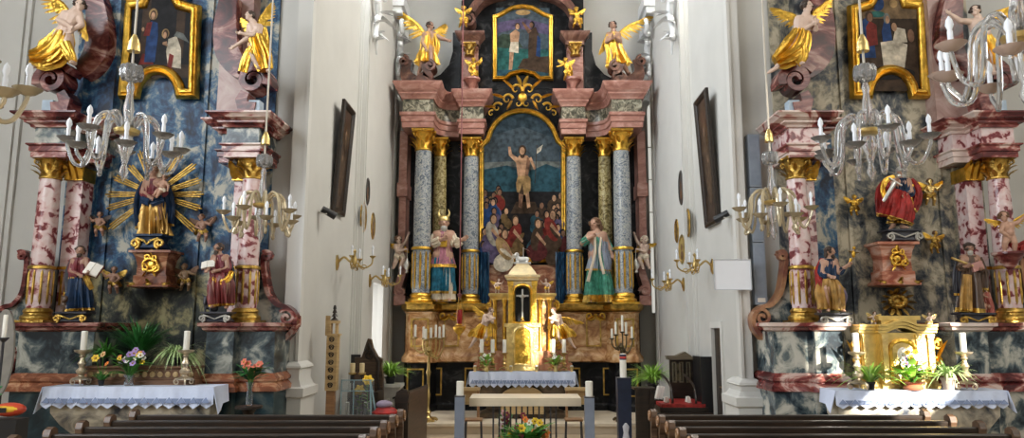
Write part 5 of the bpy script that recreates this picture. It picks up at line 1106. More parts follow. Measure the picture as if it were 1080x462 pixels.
f.sash('sleeve', cloth_brown, [(1015.5, 273), (1012, 283, -4), (1016.5, 281.5, -8)], 3.8, 3.4); f.sash('sleeve', cloth_brown, [(1029.5, 273), (1034.5, 284, -4), (1034.5, 283.5, -7)], 3.8, 3.4)
b = MB(); b.lathe([(f.hr * 1.0, 0), (f.hr * 1.05, f.hr * .3), (f.hr * .6, f.hr * .62), (.004, f.hr * .66)], f.hd + V((0, 0, f.hr * .42)), 14); f.put(b, 'skullcap', hair_dark)
b = MB(); b.tube([f.P((1003.5, 272, -11)), f.P((1026, 280.5, -10))], .016, 8); f.put(b, 'staff', gold_pale)
b = MB(); b.box(f.P((1030.5, 281, -9)), (12 * f.u, .04, 9 * f.u), 0, Matrix.Rotation(radians(-18), 3, 'Y')); f.put(b, 'pink_book', plain('pink_book_cover', (.5, .25, .22), .5), sm=0)
f.base_scrolls(1008, 1046, 330, 342.5, .17, cloth_dark, gold_old)
f2 = Fig('statue', 'small kneeling figure statue in red at the feet of the brown monk statue', 'statue', (1041, 331), 9.6, 34, flesh, None, seed=65)
f2.body(dict(head=(1039, 304.5), neck=(1039.5, 307.5), sl=(1036.5, 309.5), sr=(1043, 309.5), el=(1035.5, 314.5, -2), wl=(1036, 312, -4), er=(1043.5, 314.5, -2), wr=(1037.5, 312, -4), pel=(1041, 319), kl=(1038, 324, -4), al=(1042, 329, -1), kr=(1043, 324, -4), ar=(1046, 329, -1)), yaw=-35, hair=cloth_cream)
f2.drape('red_robe', plain('light_red_paint', (.42, .1, .07), .4, var=.25, scale=9), [(1039.8, 308.5), (1040.5, 315), (1041.5, 322), (1041.5, 331)], [(3.2, 2.6), (4.5, 3.5), (5, 4.5), (6, 5)], 7, .16)
# ---- right altar central statue
f = saint('red-cloaked bearded statue with sword over blue tunic on the rose console', (945, 256), 10.12, 82, dict(head=(951, 181.5), neck=(950.5, 187.5), sl=(943, 191), sr=(957.5, 191), el=(938, 199, -4), wl=(942.5, 193.5, -9), er=(961, 203, -4), wr=(955, 206, -9), pel=(949, 211), kl=(944, 226, -3), al=(942, 238), kr=(953, 226, -3), ar=(952, 239), tl=(938, 242, -6)), flesh, 10, hair_grey, hair_grey, 66)
f.drape('blue_tunic', cloth_blue, [(950.5, 188.5), (950.5, 198), (949.5, 212), (949.5, 226), (949, 237)], [(7, 5), (9, 6.5), (9, 7), (10, 8), (11, 8)], 8, .16)
f.drape('red_cloak', cloth_red, [(950, 203, -5), (948, 212, -7), (946.5, 222, -7), (944, 231, -6)], [(9, 5), (13, 7), (14.5, 7.5), (15, 7)], 7, .22)
f.drape('red_cloak', cloth_red, [(941, 189, 4), (934, 198, 4), (931.5, 210, 4), (932.5, 228, 4)], [(5, 4), (7, 5.5), (7, 5.5), (6, 5)], 6, .2); f.drape('red_cloak', cloth_red, [(959, 190, 4), (964, 198, 4), (965.5, 209, 3), (961, 222, 2)], [(4, 4), (5.5, 5), (5.5, 5), (5, 4)], 6, .2)
f.sash('gold_lining', gold, [(943, 187, 0), (934, 191, -1), (931.5, 200, -2), (934.5, 209, -3)], 2.6, 2.2); f.sash('gold_lining', gold, [(962, 195, -2), (959.5, 206, -5), (961, 216, -5), (957, 224, -6)], 2.2, 2); f.sash('gold_lining', gold, [(936, 229, -8), (942, 230.5, -10), (947, 228.5, -10)], 2, 2.2)
f.sash('sleeve', cloth_red, [(943, 192), (937.5, 199, -4), (941, 195.5, -8)], 3.8, 2.8); f.sash('sleeve', cloth_blue, [(957.5, 192), (961.5, 203, -4), (957, 205.5, -8)], 3.8, 2.8)
b = MB(); p0, p1 = f.P((946, 188.5, -12)), f.P((931.5, 213, -12)); b.tube([p0, p0 + (p1 - p0) * .12, p0 + (p1 - p0) * .96, p1], [.022, .03, .022, .004], 8, flat=.35)
d = (p1 - p0).normalized(); q = V((d.z, 0, -d.x)); b.tube([p0 + d * .05 - q * .1, p0 + d * .05 + q * .1], .016, 8); b.ell(p0 - d * .05, (.03,) * 3); f.put(b, 'sword', silver)
f.base_scrolls(930, 968, 243, 255.3, .26, cloth_dark, plain('dull_silver', (.4, .38, .34), .4, .8, .3))
# ---- small putti floating before the side altars
def putto(label, c, H, Y, mat, seed, flip=False, group='small putti around the altar statues', wings=gold, robe=None, sit=0):
    f = Fig('putto', label, 'putto', (c[0], c[1] + H * .5), Y, H, mat, group, True, seed); r = f.r; q = -1 if flip else 1; k = H / 30
    def j(x, y, d=0): return (c[0] + q * x * k, c[1] + y * k, d * k)
    J = dict(head=j(1.5, -10.5), neck=j(.8, -6.5), sl=j(-3, -5), sr=j(4, -5), el=j(-7, -3, -2), wl=j(-9.5, -8 + 6 * r.random(), -4), er=j(7, -1, -3), wr=j(3, 1.5, -6), pel=j(0, 4), kl=j(-3.5, 8.5, -4), al=j(-2.5, 14), kr=j(4, 8, -5), ar=j(5, 13.5, -1))
    if flip: J = {a.replace('l', '#').replace('r', 'l').replace('#', 'r') if a not in ('head', 'neck', 'pel') else a: p for a, p in J.items()}
    f.body(J, yaw=15 * q, hair=hair_brown if mat is not gold else gold_old, eyes=False)
    f.sash('drapery', robe or gold_old, [j(-4, 3, -2), j(0, 5, -4), j(5, 3, -2), j(8, 7, 2)], 2.3 * k, 1.6 * k)
    f.wing(j(-2, -4, 3), j(-8, -9, 4), 7 * k, wings); f.wing(j(3, -4, 3), j(9, -8, 4), 7 * k, wings); return f
putto('small putto hovering on the blue marbling beside the blue-robed saint’s column', (104, 236), 27, 10.23, flesh_dark, 71, wings=hair_dark); putto('small putto hovering on the blue marbling above the seated reading saint', (214, 240), 31, 10.23, flesh_dark, 72, True, wings=hair_brown)
putto('dusky putto below the gilded rays on the side of the lion saint', (119, 295), 30, 10.23, flesh_dark, 73, wings=gold_old); putto('dusky putto below the gilded rays on the side of the ox saint', (196, 292), 30, 10.23, plain('brown_flesh', (.2, .12, .06), .5), 74, True, wings=hair_brown)
gp = 'small gilded putti on the grey altar'
putto('small gilded putto on the marbling above the eagle-lifting saint', (900, 216), 23, 10.23, gold, 75, group=gp); putto('small gilded putto with spread wings beside the red-cloaked statue', (982, 202), 30, 10.23, gold_pale, 76, True, group=gp); putto('small dull gilded putto beside the rose console, above the brown monk', (985, 255), 25, 10.23, gold_old, 77, group=gp)
putto('small white putto standing on the gilded tabernacle near the eagle-lifting saint', (921.5, 336.5), 17, 9.28, flesh_white, 78, group='white putti on the gilded tabernacle', wings=gold_pale, robe=gold_pale); putto('small white putto standing on the gilded tabernacle near the brown monk', (981, 337.5), 17, 9.28, flesh_white, 79, True, group='white putti on the gilded tabernacle', wings=gold_pale, robe=gold_pale)
f = Fig('cherub', 'flesh-coloured cherub with gold wing perched before the outer column above the monk', 'cherub', (1062, 269), 9.5, 50, flesh, None, True, 80)
f.body(dict(head=(1058.5, 228.5), neck=(1061, 234), sl=(1058.5, 236.5), sr=(1066, 236.5), el=(1056, 244, -3), wl=(1062, 248, -5), er=(1073, 235, -2), wr=(1079, 229.5, -3), pel=(1064.5, 251), kl=(1060, 256, -5), al=(1059.5, 265, -3), kr=(1070, 256, -5), ar=(1070, 266, -3)), yaw=-25, hair=hair_brown)
f.wing((1060, 237, 3), (1044.5, 232, 4), 8); f.wing((1067, 237, 3), (1080, 226, 4), 9); f.sash('red_drapery', cloth_red, [(1066, 256, -3), (1073, 261, -2), (1081, 258, 0)], 3.5, 4)
b = MB(); c = f.P((1064, 268.5)); b.lathe([(.03, -.2), (.08, -.14), (.16, -.03), (.2, 0), (.2, .03), (0, .03)], c, 14); f.put(b, 'bracket', marble_wine)
# ---- angels on the scrolls of the side altars
def scroll_angel(label, base, Y, J, yaw, H, seed, skirt, rads, wings, extra=(), hair=hair_dark, skin=None, mat=None):
    f = Fig('angel', label, 'angel', base, Y, H, skin or flesh_white, 'scroll angels of the side altars', seed=seed); f.body(J, yaw=yaw, hair=hair)
    f.drape('gilt_skirt', mat or gold, skirt, rads, 7, .22)
    for p, a, b_ in extra: f.sash('gilt_drapery', mat or gold, p, a, b_)
    for a, b_, w in wings: f.wing(a, b_, w)
    return f
YA = 9.5
scroll_angel('gilt-skirted angel trailing a long leg above the column of the blue-robed lion saint', (60, 76), YA, dict(head=(84, 6), neck=(80, 10.5), sl=(70, 14.5), sr=(83, 15), el=(62, 21, -4), wl=(72, 27, -8), er=(86, 26, -4), wr=(78, 31, -7), pel=(66, 38), kl=(54, 54, -3), al=(39, 67, 0), kr=(72, 54, -5), ar=(78, 66, -3), tl=(29, 74, -2)), 30, 96, 91,
    [(68, 34), (64, 44), (58, 53), (47, 60), (34, 61)], [(9, 7), (13, 9), (15, 10), (12, 9), (7, 6)], [((74, 18, 4), (50, -8, 6), 20), ((84, 16, 4), (91, 34, 6), 12)], [([(68, 46, -6), (74, 58, -6), (77, 66, -4)], 6, 3.5)])
scroll_angel('gilt-skirted angel stretching an arm above the column of the seated ox saint', (276, 79), YA, dict(head=(263.5, 17), neck=(267, 23), sl=(263.5, 27), sr=(274, 28), el=(261, 40, -4), wl=(248, 48.5, -6), er=(267, 37, -5), wr=(256, 35.5, -8), pel=(270.5, 47), kl=(264, 57, -4), al=(275, 72, -2), kr=(276, 62, -3), ar=(283, 75, 0)), -45, 74, 92,
    [(269.5, 38), (272, 48), (276, 60), (280, 74)], [(7, 6), (9, 7), (9, 7), (6, 5)], [((273, 27, 4), (281, 10, 6), 14), ((266, 30, 5), (259, 22, 6), 9)], [([(266, 50, -5), (260, 62, -5), (256, 76, -3)], 4, 4), ([(277, 30, 2), (280, 42, 2), (283, 54, 2)], 4, 3)])
scroll_angel('gilt-skirted angel with joined hands above the column of the eagle saint', (830, 78), YA, dict(head=(851, 7), neck=(850.5, 14), sl=(842, 20), sr=(856, 20), el=(846, 32, -4), wl=(856, 26, -9), er=(860, 31, -4), wr=(859.5, 24, -9), pel=(843, 42), kl=(832, 56, -3), al=(819, 71, 0), kr=(846, 57, -5), ar=(843, 67, -3), tl=(810, 77, -2)), 35, 92, 93,
    [(846, 33), (842, 44), (836, 54), (827, 61), (818, 66)], [(9, 7), (12, 9), (13, 10), (10, 8), (6, 5)], [((843, 21, 4), (823, 11, 6), 14), ((855, 20, 4), (870, 3, 6), 14)], [([(846, 50, -6), (846, 60, -6), (840, 67, -4)], 6, 4)])
scroll_angel('dark-haired angel reaching out above the column of the brown monk', (1036, 86), YA, dict(head=(1028.5, 11.5), neck=(1031.5, 18), sl=(1025, 23), sr=(1038, 23), el=(1013, 22, -4), wl=(1003, 15.5, -6), er=(1042, 35, -4), wr=(1034, 42, -7), pel=(1037, 46), kl=(1031.5, 60, -5), al=(1033, 77, -3), kr=(1044, 60, -4), ar=(1047, 77, -1)), -35, 86, 94,
    [(1036, 38), (1039, 48), (1042, 60), (1044, 70)], [(8, 7), (10, 8), (10.5, 8), (8, 7)], [((1037, 22, 4), (1066, 7, 6), 14)], [([(1040, 25, 0), (1054, 22, 1), (1070, 17, 2)], 6, 5), ([(1037, 50, -6), (1036, 60, -6), (1037, 70, -5)], 5, 4)])
# ================================================================ CENTRAL TABERNACLE AND HIGH ALTAR TABLE
Ym = 14.75                                       # front of the high altar table
zt = Z(393, Ym)
x0, x1 = Xp(495, 393, Ym), Xp(607, 393, Ym)
t = thing('altar_table', 'dark sarcophagus-shaped altar table below the golden central tabernacle', 'altar table', ((x0 + x1) / 2, Ym + .3, .2))
b = MB(); b.bb(x0 + .03, x1 - .03, Ym + .03, 15.6, zt - .09, zt - .002); b.build('table_slab', stone_light, t, smooth=0)
xm = (x0 + x1) / 2; w = (x1 - x0) / 2 - .08
b = MB(); b.mould([(xm - w, Ym + .08), (xm + w, Ym + .08), (xm + w, 15.6), (xm - w, 15.6)], [(-.12, .2), (-.12, .3), (-.25, .36), (-.22, .55), (-.06, .8), (0, zt - .12), (-.02, zt - .09)]); body = b.build('sarcophagus_body', marble('brown_dark_marble', [(.35, (.05, .035, .02)), (.55, (.13, .09, .055)), (.7, (.25, .18, .11))], 3, .3, 1, 6, seed=41), t)
b = MB(); b.prism([(xm - .42, .3)] + [(xm - .42 * cos(radians(a)), .62 + .22 * sin(radians(a))) for a in range(0, 181, 15)] + [(xm + .42, .3)], Ym + .05, Ym + .3); b.build('arched_panel', wood_gilt, body, smooth=0)
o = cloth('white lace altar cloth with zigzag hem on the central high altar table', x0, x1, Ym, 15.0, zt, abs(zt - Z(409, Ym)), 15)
for sg in (-1, 1):
    t = thing('side_bench', 'low wooden bench beside the high altar table, ' + ('priest statue side' if sg < 0 else 'green-gowned statue side'), 'bench', (sg * 1.05, 14.62, .2), 'low benches beside the altar table')
    b = MB(); b.bb(sg * 1.05 - .22, sg * 1.05 + .22, 14.5, 14.72, .78, .83); b.build('seat', wood_gilt, t, smooth=0)
    b = MB(); b.bb(sg * 1.05 - .21, sg * 1.05 + .21, 14.68, 14.72, .5, .78); b.build('apron_panel', wood_gilt, t, smooth=0)
    for a in (-.19, .19):
        for yy in (14.53, 14.69): MB().bb(sg * 1.05 + a - .02, sg * 1.05 + a + .02, yy - .02, yy + .02, .2, .78).build('leg', wood_warm, t, smooth=0)
# tabernacle
Yt = 15.35; z0 = zt
TB = thing('tabernacle', 'tall golden tabernacle with dark crucifix niche in front of the great painting', 'tabernacle', (0, Yt + .2, z0))
def bx(b, p0, p1, ya, yb_, y0, y1): b.bb(Xp(p0, 340, Yt), Xp(p1, 340, Yt), ya, yb_, Z(y1, Yt), Z(y0, Yt))
goldm = plain('cream_gilding', (.86, .70, .42), .35, .6, .15, 8, bump=.2, bscale=30)
b = MB(); b.bb(Xp(500, 380, Yt), Xp(603, 380, Yt), Yt - .15, Yt + .5, z0 + .013, Z(383, Yt)); b.bb(Xp(504, 380, Yt), Xp(599, 380, Yt), Yt - .1, Yt + .5, Z(383, Yt), Z(370, Yt)); b.build('base_steps', marble('base_rose_marble', [(.35, (.35, .12, .06)), (.55, (.5, .24, .13)), (.7, (.62, .38, .24))], 4, .25, 1, 6, seed=44), TB, smooth=0)
for p0, p1 in ((516, 538), (564, 586)):
    b = MB(); bx(b, p0 + 2, p1 - 2, Yt + .1, Yt + .5, 314, 372); w_ = b.build('side_wing', marble_honey, TB, smooth=0)
    b = MB(); a0, a1 = Xp(p0 + 2, 320, Yt), Xp(p1 - 2, 320, Yt); zc = Z(314, Yt)
    b.mould([(a0, Yt + .05), (a1, Yt + .05), (a1, Yt + .5), (a0, Yt + .5)], [(-.02, zc - .06), (.02, zc - .04), (.02, zc), (.06, zc + .05), (.06, zc + .09), (0, zc + .1)]); b.build('wing_cornice', gold_pale, w_)
    for pp in (p0 + 6, p1 - 6):
        b = MB(); xx = Xp(pp, 340, Yt); b.lathe([(.055, Z(371, Yt)), (.055, Z(369, Yt)), (.04, Z(367, Yt)), (.042, Z(345, Yt)), (.036, Z(321, Yt)), (.05, Z(319, Yt)), (.06, Z(316, Yt))], (xx, Yt + .02, 0), 14); b.build('small_column', gold, w_)
    b = MB(); sgx = -1 if p0 < 551 else 1; xx = Xp(p0 + 2 if sgx < 0 else p1 - 2, 340, Yt)
    b.tube([(xx + sgx * (.04 + p[0]), Yt + .15, Z(322, Yt) + p[1]) for p in spiral(0, 0, .1, .02, 90, 90 - sgx * 500, 20)], .028, 6); b.build('side_scroll', gold, w_); b = MB()
    b.tube([(xx + sgx * (.08 + p[0]), Yt + .15, Z(362, Yt) + p[1]) for p in spiral(0, 0, .12, .02, -90, -90 + sgx * 500, 20)], .03, 6); b.build('side_scroll', gold, w_)
b = MB(); nx0, nx1 = Xp(543.5, 320, Yt), Xp(558.5, 320, Yt); nz0, nz1 = Z(339, Yt), Z(308, Yt); nr = (nx1 - nx0) / 2
X0, X1 = Xp(536, 320, Yt), Xp(566, 320, Yt); zt_ = Z(296, Yt)
b.bb(X0, nx0, Yt - .1, Yt + .5, Z(372, Yt), zt_); b.bb(nx1, X1, Yt - .1, Yt + .5, Z(372, Yt), zt_); b.bb(nx0, nx1, Yt - .1, Yt + .5, Z(372, Yt), nz0); b.bb(nx0, nx1, Yt + .35, Yt + .5, nz0, zt_)
xm_ = (nx0 + nx1) / 2
b.prism([(nx0, zt_), (nx0, nz1)] + [(xm_ - nr * cos(radians(a)), nz1 + nr * .8 * sin(radians(a))) for a in range(12, 180, 12)] + [(nx1, nz1), (nx1, zt_)], Yt - .1, Yt + .36)
ctr = b.build('niche_body', goldm, TB, smooth=0)
b = MB(); b.bb(nx0 + .002, nx1 - .002, Yt + .3, Yt + .348, nz0, nz1 + nr * .8); b.bb(nx0 + .001, nx0 + .012, Yt - .06, Yt + .34, nz0, nz1); b.bb(nx1 - .012, nx1 - .001, Yt - .06, Yt + .34, nz0, nz1); b.build('niche_lining', black_mat, ctr, smooth=0)
out = [(nx0, nz0), (nx1, nz0), (nx1, nz1)] + [(xm_ + nr * cos(radians(a)), nz1 + nr * .8 * sin(radians(a))) for a in range(12, 180, 12)] + [(nx0, nz1)]
frame_mb(out, [(-.06, 0), (-.06, .03), (-.02, .05), (0, .02), (0, 0)], Yt - .1).build('niche_moulding', gold, ctr)
for xx in (X0 + .05, X1 - .05):
    b = MB(); b.bb(xx - .045, xx + .045, Yt - .16, Yt - .1, Z(371, Yt), Z(300, Yt)); b.bb(xx - .06, xx + .06, Yt - .18, Yt - .1, Z(302, Yt), Z(297, Yt)); b.bb(xx - .06, xx + .06, Yt - .18, Yt - .1, Z(371, Yt), Z(366, Yt)); b.build('gilt_pilaster', gold, ctr, smooth=0)
b = MB(); b.mould([(X0, Yt - .14), (X1, Yt - .14), (X1, Yt + .5), (X0, Yt + .5)], [(-.02, zt_ - .02), (.03, zt_), (.03, zt_ + .03), (.07, zt_ + .07), (.07, zt_ + .1), (.0, zt_ + .12), (-.03, zt_ + .18), (-.12, zt_ + .3), (-.16, zt_ + .33), (-.16, zt_ + .36)]); b.build('domed_roof', goldm, TB)
dx0, dx1 = Xp(542.5, 360, Yt), Xp(559.5, 360, Yt); dz0, dz1 = Z(384, Yt), Z(352, Yt); dr = (dx1 - dx0) / 2
out = [(dx0, dz0), (dx1, dz0), (dx1, dz1)] + [(xm_ + dr * cos(radians(a)), dz1 + dr * .8 * sin(radians(a))) for a in range(12, 180, 12)] + [(dx0, dz1)]
b = MB(); b.bb(X0 - .03, X1 + .03, Yt - .2, Yt - .08, z0 + .013, Z(344, Yt)); b.build('door_surround', gold_pale, TB, smooth=0)
b = MB(); b.prism(out, Yt - .23, Yt - .2); dr_ = b.build('door', gold, TB, smooth=0)
frame_mb(out, [(-.03, 0), (-.03, .04), (0, .05), (.02, .03), (.02, 0)], Yt - .2).build('door_moulding', gold_pale, dr_)
b = MB(); b.bb(X0 - .08, X1 + .08, Yt - .24, Yt + .1, Z(345, Yt), Z(341, Yt)); b.build('ledge', gold_pale, TB, smooth=0)
# crucifix
zc0 = Z(341, Yt) + .0; CR = thing('crucifix', 'silver crucifix on a stepped foot inside the dark tabernacle niche', 'crucifix', (xm_, Yt + .0, zc0))
b = MB(); zc1 = Z(305, Yt); b.bb(xm_ - .018, xm_ + .018, Yt + .02, Yt + .05, zc0 + .1, zc1); zc_ = Z(312, Yt); b.bb(xm_ - .13, xm_ + .13, Yt + .02, Yt + .05, zc_ - .015, zc_ + .02); b.build('cross', silver, CR, smooth=0)
b = MB(); b.lathe([(.09, 0), (.09, .02), (.05, .05), (.025, .08), (.04, .1), (.018, .14)], (xm_, Yt + .035, zc0), 14); b.build('foot', gold_pale, CR)
b = MB(); h = zc_ - zc0
b.ell((xm_ + .01, Yt - .01, zc_ + .01), (.022, .025, .03)); b.cap((xm_, Yt - .005, zc_ - .04), (xm_, Yt - .005, zc_ - .15), .03, .022); b.cap((xm_, Yt - .005, zc_ - .15), (xm_ + .005, Yt - .01, zc_ - .33), .022, .01)
for q in (-1, 1): b.cap((xm_, Yt - .005, zc_ - .04), (xm_ + q * .12, Yt + .01, zc_ + .01), .014, .008)
me = remesh(b, .006); CRf = Fig.__new__(Fig); CRf.root = CR; CRf.mesh(me, 'body', silver)
# lamb
zr = zt_ + .36; LB = thing('lamb_sculpture', 'small silvery lamb sculpture lying on the tabernacle roof', 'sculpture', (xm_, Yt + .15, zr))
b = MB(); b.cap((xm_ - .09, Yt + .15, zr + .1), (xm_ + .09, Yt + .15, zr + .1), .06, .055); b.ell((xm_ - .12, Yt + .1, zr + .2), (.05, .045, .045)); b.cap((xm_ - .1, Yt + .13, zr + .13), (xm_ - .12, Yt + .11, zr + .19), .045, .035); b.ell((xm_ - .16, Yt + .08, zr + .185), (.03, .028, .026))
for q in (-1, 1): b.cap((xm_ - .1, Yt + .15 + q * .045, zr + .05), (xm_ - .17, Yt + .13 + q * .04, zr + .025), .02, .015); b.cap((xm_ + .1, Yt + .15 + q * .045, zr + .05), (xm_ + .05, Yt + .12 + q * .05, zr + .025), .025, .015); b.ell((xm_ - .1, Yt + .1 + q * .05, zr + .215), (.02, .03, .012))
CRf.root = LB; CRf.mesh(remesh(b, .008), 'body', plain('pale_silver', (.8, .8, .78), .35, .5, .05))
b = MB(); b.bb(xm_ - .18, xm_ + .18, Yt + .02, Yt + .28, zr, zr + .035); b.build('book_base', silver, LB, smooth=0)
b = MB(); b.tube([(xm_ + .02, Yt + .2, zr + .1), (xm_ + .02, Yt + .2, zr + .36)], .008); b.blade((xm_ + .02, Yt + .2, zr + .34), (1, 0, -.2), .13, .04, (0, 0, -.03), .15); b.build('banner_staff', silver, LB)
# ================================================================ CANDLESTICKS, CANDLES
def candle(label, loc, r, h, group=None, mat=None):
    b = MB(); b.lathe([(r, 0), (r, h * .97), (r * .8, h), (0.001, h * .985)], n=14); o = b.build('candle', mat or wax, None, world=False); o.location = V(loc); tag(o, label, 'candle', group)
    b = MB(); b.tube([(0, 0, h * .98), (.001, 0, h + .012), (.004, 0, h + .02)], .0025, 5); b.build('wick', black_mat, o, world=False); return o
def baroque_stick(label, loc, h, w, mat, group, feet=None):
    t = thing('candlestick', label, 'candlestick', loc, group); s = h
    b = MB(); b.lathe([(w * .5, s * .16), (w * .55, s * .2), (w * .2, s * .26), (w * .16, s * .3), (w * .34, s * .36), (w * .36, s * .42), (w * .18, s * .5), (w * .2, s * .56), (w * .3, s * .62), (w * .18, s * .7), (w * .14, s * .78), (w * .24, s * .82), (w * .16, s * .87), (w * .2, s * .9)], (0, 0, 0), 14); b.build('stem', mat, t, world=False)
    b = MB(); b.lathe([(w * .2, s * .88), (w * .55, s * .95), (w * .6, s), (w * .3, s), (w * .1, s * .99)], n=16); b.build('drip_pan', mat, t, world=False)
    for k in range(3):
        a = -pi / 2 + k * 2 * pi / 3 + .5; d = V((cos(a), sin(a), 0)); b = MB()
        pts = [d * (w * .55 + p[0]) + V((0, 0, s * .1 + p[1])) for p in spiral(0, 0, s * .09, s * .018, 100, -380, 20)]
        b.tube(pts, [s * .03 * (1 - i / 26) for i in range(21)], 6); b.tube([d * w * .15 + V((0, 0, s * .2)), d * w * .4 + V((0, 0, s * .2)), pts[0]], s * .03, 6); b.build('scroll_foot', feet or mat, t, world=False)
    return t
silv_gilt = plain('worn_silver_gilt', (.62, .52, .38), .38, .8, .35, 12, bump=.3)
for (px_, base, top, ctop, lab, rx) in ((85, 408, 369, 349.5, 'priest-side', 0), (194, 408, 369, 348.5, '', 0)):
    pass
def altar_pair(pxs, Yc, zbase, ptop, pctop, labs, group):
    for p, l in zip(pxs, labs):
        X_ = Xp(p, 390, Yc); z1 = Z(ptop, Yc); z2 = Z(pctop, Yc)
        baroque_stick('scroll-footed silver-gilt altar candlestick ' + l, (X_, Yc, zbase), z1 - zbase, .17, silv_gilt, group)
        candle('white candle in the candlestick ' + l, (X_, Yc, z1), .036, z2 - z1, 'candles of the side altars')
altar_pair((86, 195), 9.12, LZ + .0125, 369, 349, ('on the shaded altar beside the blue-robed saint', 'on the shaded altar beside the drooping plant'), 'side altar candlesticks')
altar_pair((904.5, 1018), 9.0, RZ + .0125, 371, 351, ('on the sunlit altar below the eagle-lifting saint', 'on the sunlit altar below the brown monk'), 'side altar candlesticks')
for i, (p, l) in enumerate(((508, 'outermost of the three beside the green posy'), (519.5, 'middle one of the three beside the tabernacle'), (532, 'closest of the three to the golden tabernacle door'), (583.5, 'nearer the tabernacle door, of the pair'), (595, 'outer one of the pair behind the green posy'))):
    Yc = 14.93; X_ = Xp(p, 380, Yc); z1, z2 = Z(372, Yc), Z(358, Yc)
    baroque_stick('small brass altar candlestick, ' + l, (X_, Yc, zt + .0125), z1 - zt - .0125, .13, brass, 'candlesticks on the high altar table')
    candle('short white altar candle, ' + l, (X_, Yc, z1), .04, z2 - z1, 'candles on the high altar table')
for i, (p, l) in enumerate(((501, 'by the kneeling angel with three candles'), (539, 'beside its door, priest statue side'), (566, 'beside its door, green-gowned statue side'), (603, 'by the kneeling angel with two candles'))):
    Yc = 14.85; X_ = Xp(p, 388, Yc); t = thing('glass_votive', 'tiny gilt votive cup by the central tabernacle, ' + l, 'votive cup', (X_, Yc, zt + .0125), 'votive cups on the high altar table')
    b = MB(); b.lathe([(.03, 0), (.03, .01), (.012, .02), (.035, .05), (.04, .1), (.034, .1), (.03, .055)], n=12); b.build('cup', gold_pale, t, world=False)
    b = MB(); b.lathe([(.028, .06), (.028, .12), (.004, .125)], n=10); b.build('wax_light', wax, t, world=False)
# ---- candelabra
def candelabrum(label, p, pbase, Yc, arm_y, tops, zb, mat, tall=True, stem_to=None):
    X_ = Xp(p, 370, Yc); t = thing('candelabrum', label, 'candelabrum', (X_, Yc, zb)); za = Z(arm_y, Yc); H = za - zb
    b = MB(); b.lathe([(.14, 0), (.14, .03), (.11, .05), (.06, .09), (.045, .14), (.07, .18), (.04, .22), (.03, .3), (.05, H * .36), (.03, H * .4), (.028, H * .6), (.05, H * .66), (.03, H * .7), (.025, H * .9), (.06, H * .95), (.03, H)], (X_, Yc, zb), 16); b.build('stem', mat, t)
    for k in range(3):
        a = -pi / 2 + k * 2 * pi / 3; d = V((cos(a), sin(a), 0)); b = MB(); b.tube([V((X_, Yc, zb + .06)) + d * .08, V((X_, Yc, zb + .05)) + d * .16, V((X_, Yc, zb + .02)) + d * .2], [.03, .028, .024], 6); b.build('foot', mat, t)
    for i, (q, yt_, yb_) in enumerate(tops):
        xx = Xp(q, yb_, Yc); yy = Yc + (.08 if i % 2 else -.06); zz_ = Z(yb_, Yc)
        b = MB(); mid = V(((X_ * .45 + xx * .55), (Yc + yy) / 2, za - .1 - .02 * i % 3)); b.tube(smoothpath([V((X_, Yc, za)), mid, V((xx, yy, za - .02)), V((xx, yy, zz_))], 5), .014, 6)
        b.lathe([(.012, zz_ - .03), (.05, zz_ - .01), (.055, zz_ + .005), (.03, zz_ + .01)], (xx, yy, 0), 12); b.ell(mid, (.03, .02, .03)); a_ = b.build('arm', mat, t)
        b = MB(); b.lathe([(.022, zz_), (.022, Z(yt_, Yc)), (.004, Z(yt_, Yc) + .01)], (xx, yy, 0), 10); b.build('candle', wax, a_)
    return t
candelabrum('tall brass seven-armed candelabrum standing beside the high altar on the step', 452.5, 445, 14.5, 366, [(438.5, 343, 356), (446, 345, 357), (449.5, 347, 358), (454, 346, 357), (460, 343, 356), (463, 345, 357), (468, 343, 356)], .2, brass)
candelabrum('tall dark candelabrum behind the easter candle beside the high altar', 655.5, 445, 14.5, 362, [(645, 347, 357), (650, 340, 353), (656, 333, 350), (661, 340, 353), (666, 345, 357)], .2, plain('dark_bronze', (.12, .09, .05), .35, .8, .2))
# ---- sanctuary lamp
Yl = 14.9; xx = Xp(484.5, 330, Yl); SL = thing('sanctuary_lamp', 'hanging sanctuary lamp with red glass and gilded bowl before the podium', 'hanging lamp', (xx, Yl, Z(357, Yl)))
b = MB(); z = Z(348, Yl)
b.lathe([(.004, -.2), (.02, -.17), (.012, -.13), (.035, -.1), (.1, -.03), (.13, .03), (.13, .06), (.1, .08), (.05, .1), (.05, .13)], (xx, Yl, z), 18); b.build('gilded_bowl', gold, SL)
b = MB(); b.lathe([(.05, .12), (.06, .2), (.065, .34), (.055, .4), (.05, .39), (.055, .33), (.05, .2), (.03, .13)], (xx, Yl, z), 16); b.build('red_glass', plain('red_lamp_glass', (.45, .02, .02), .15, var=.1, trans=.3), SL)
b = MB(); b.tube([(xx, Yl, z + .72), (xx, Yl, 11.4)], .012, 6); b.lathe([(.0, .74), (.05, .72), (.03, .66), (.015, .62)], (xx, Yl, z), 10); b.build('cord', plain('dull_red_cord', (.22, .07, .07), .7), SL)
for k in range(3):
    a = k * 2 * pi / 3; b = MB(); b.tube([(xx + .12 * cos(a), Yl + .12 * sin(a), z + .06), (xx + .02 * cos(a), Yl + .02 * sin(a), z + .7)], .006, 5); b.build('chain', gold_old, SL)
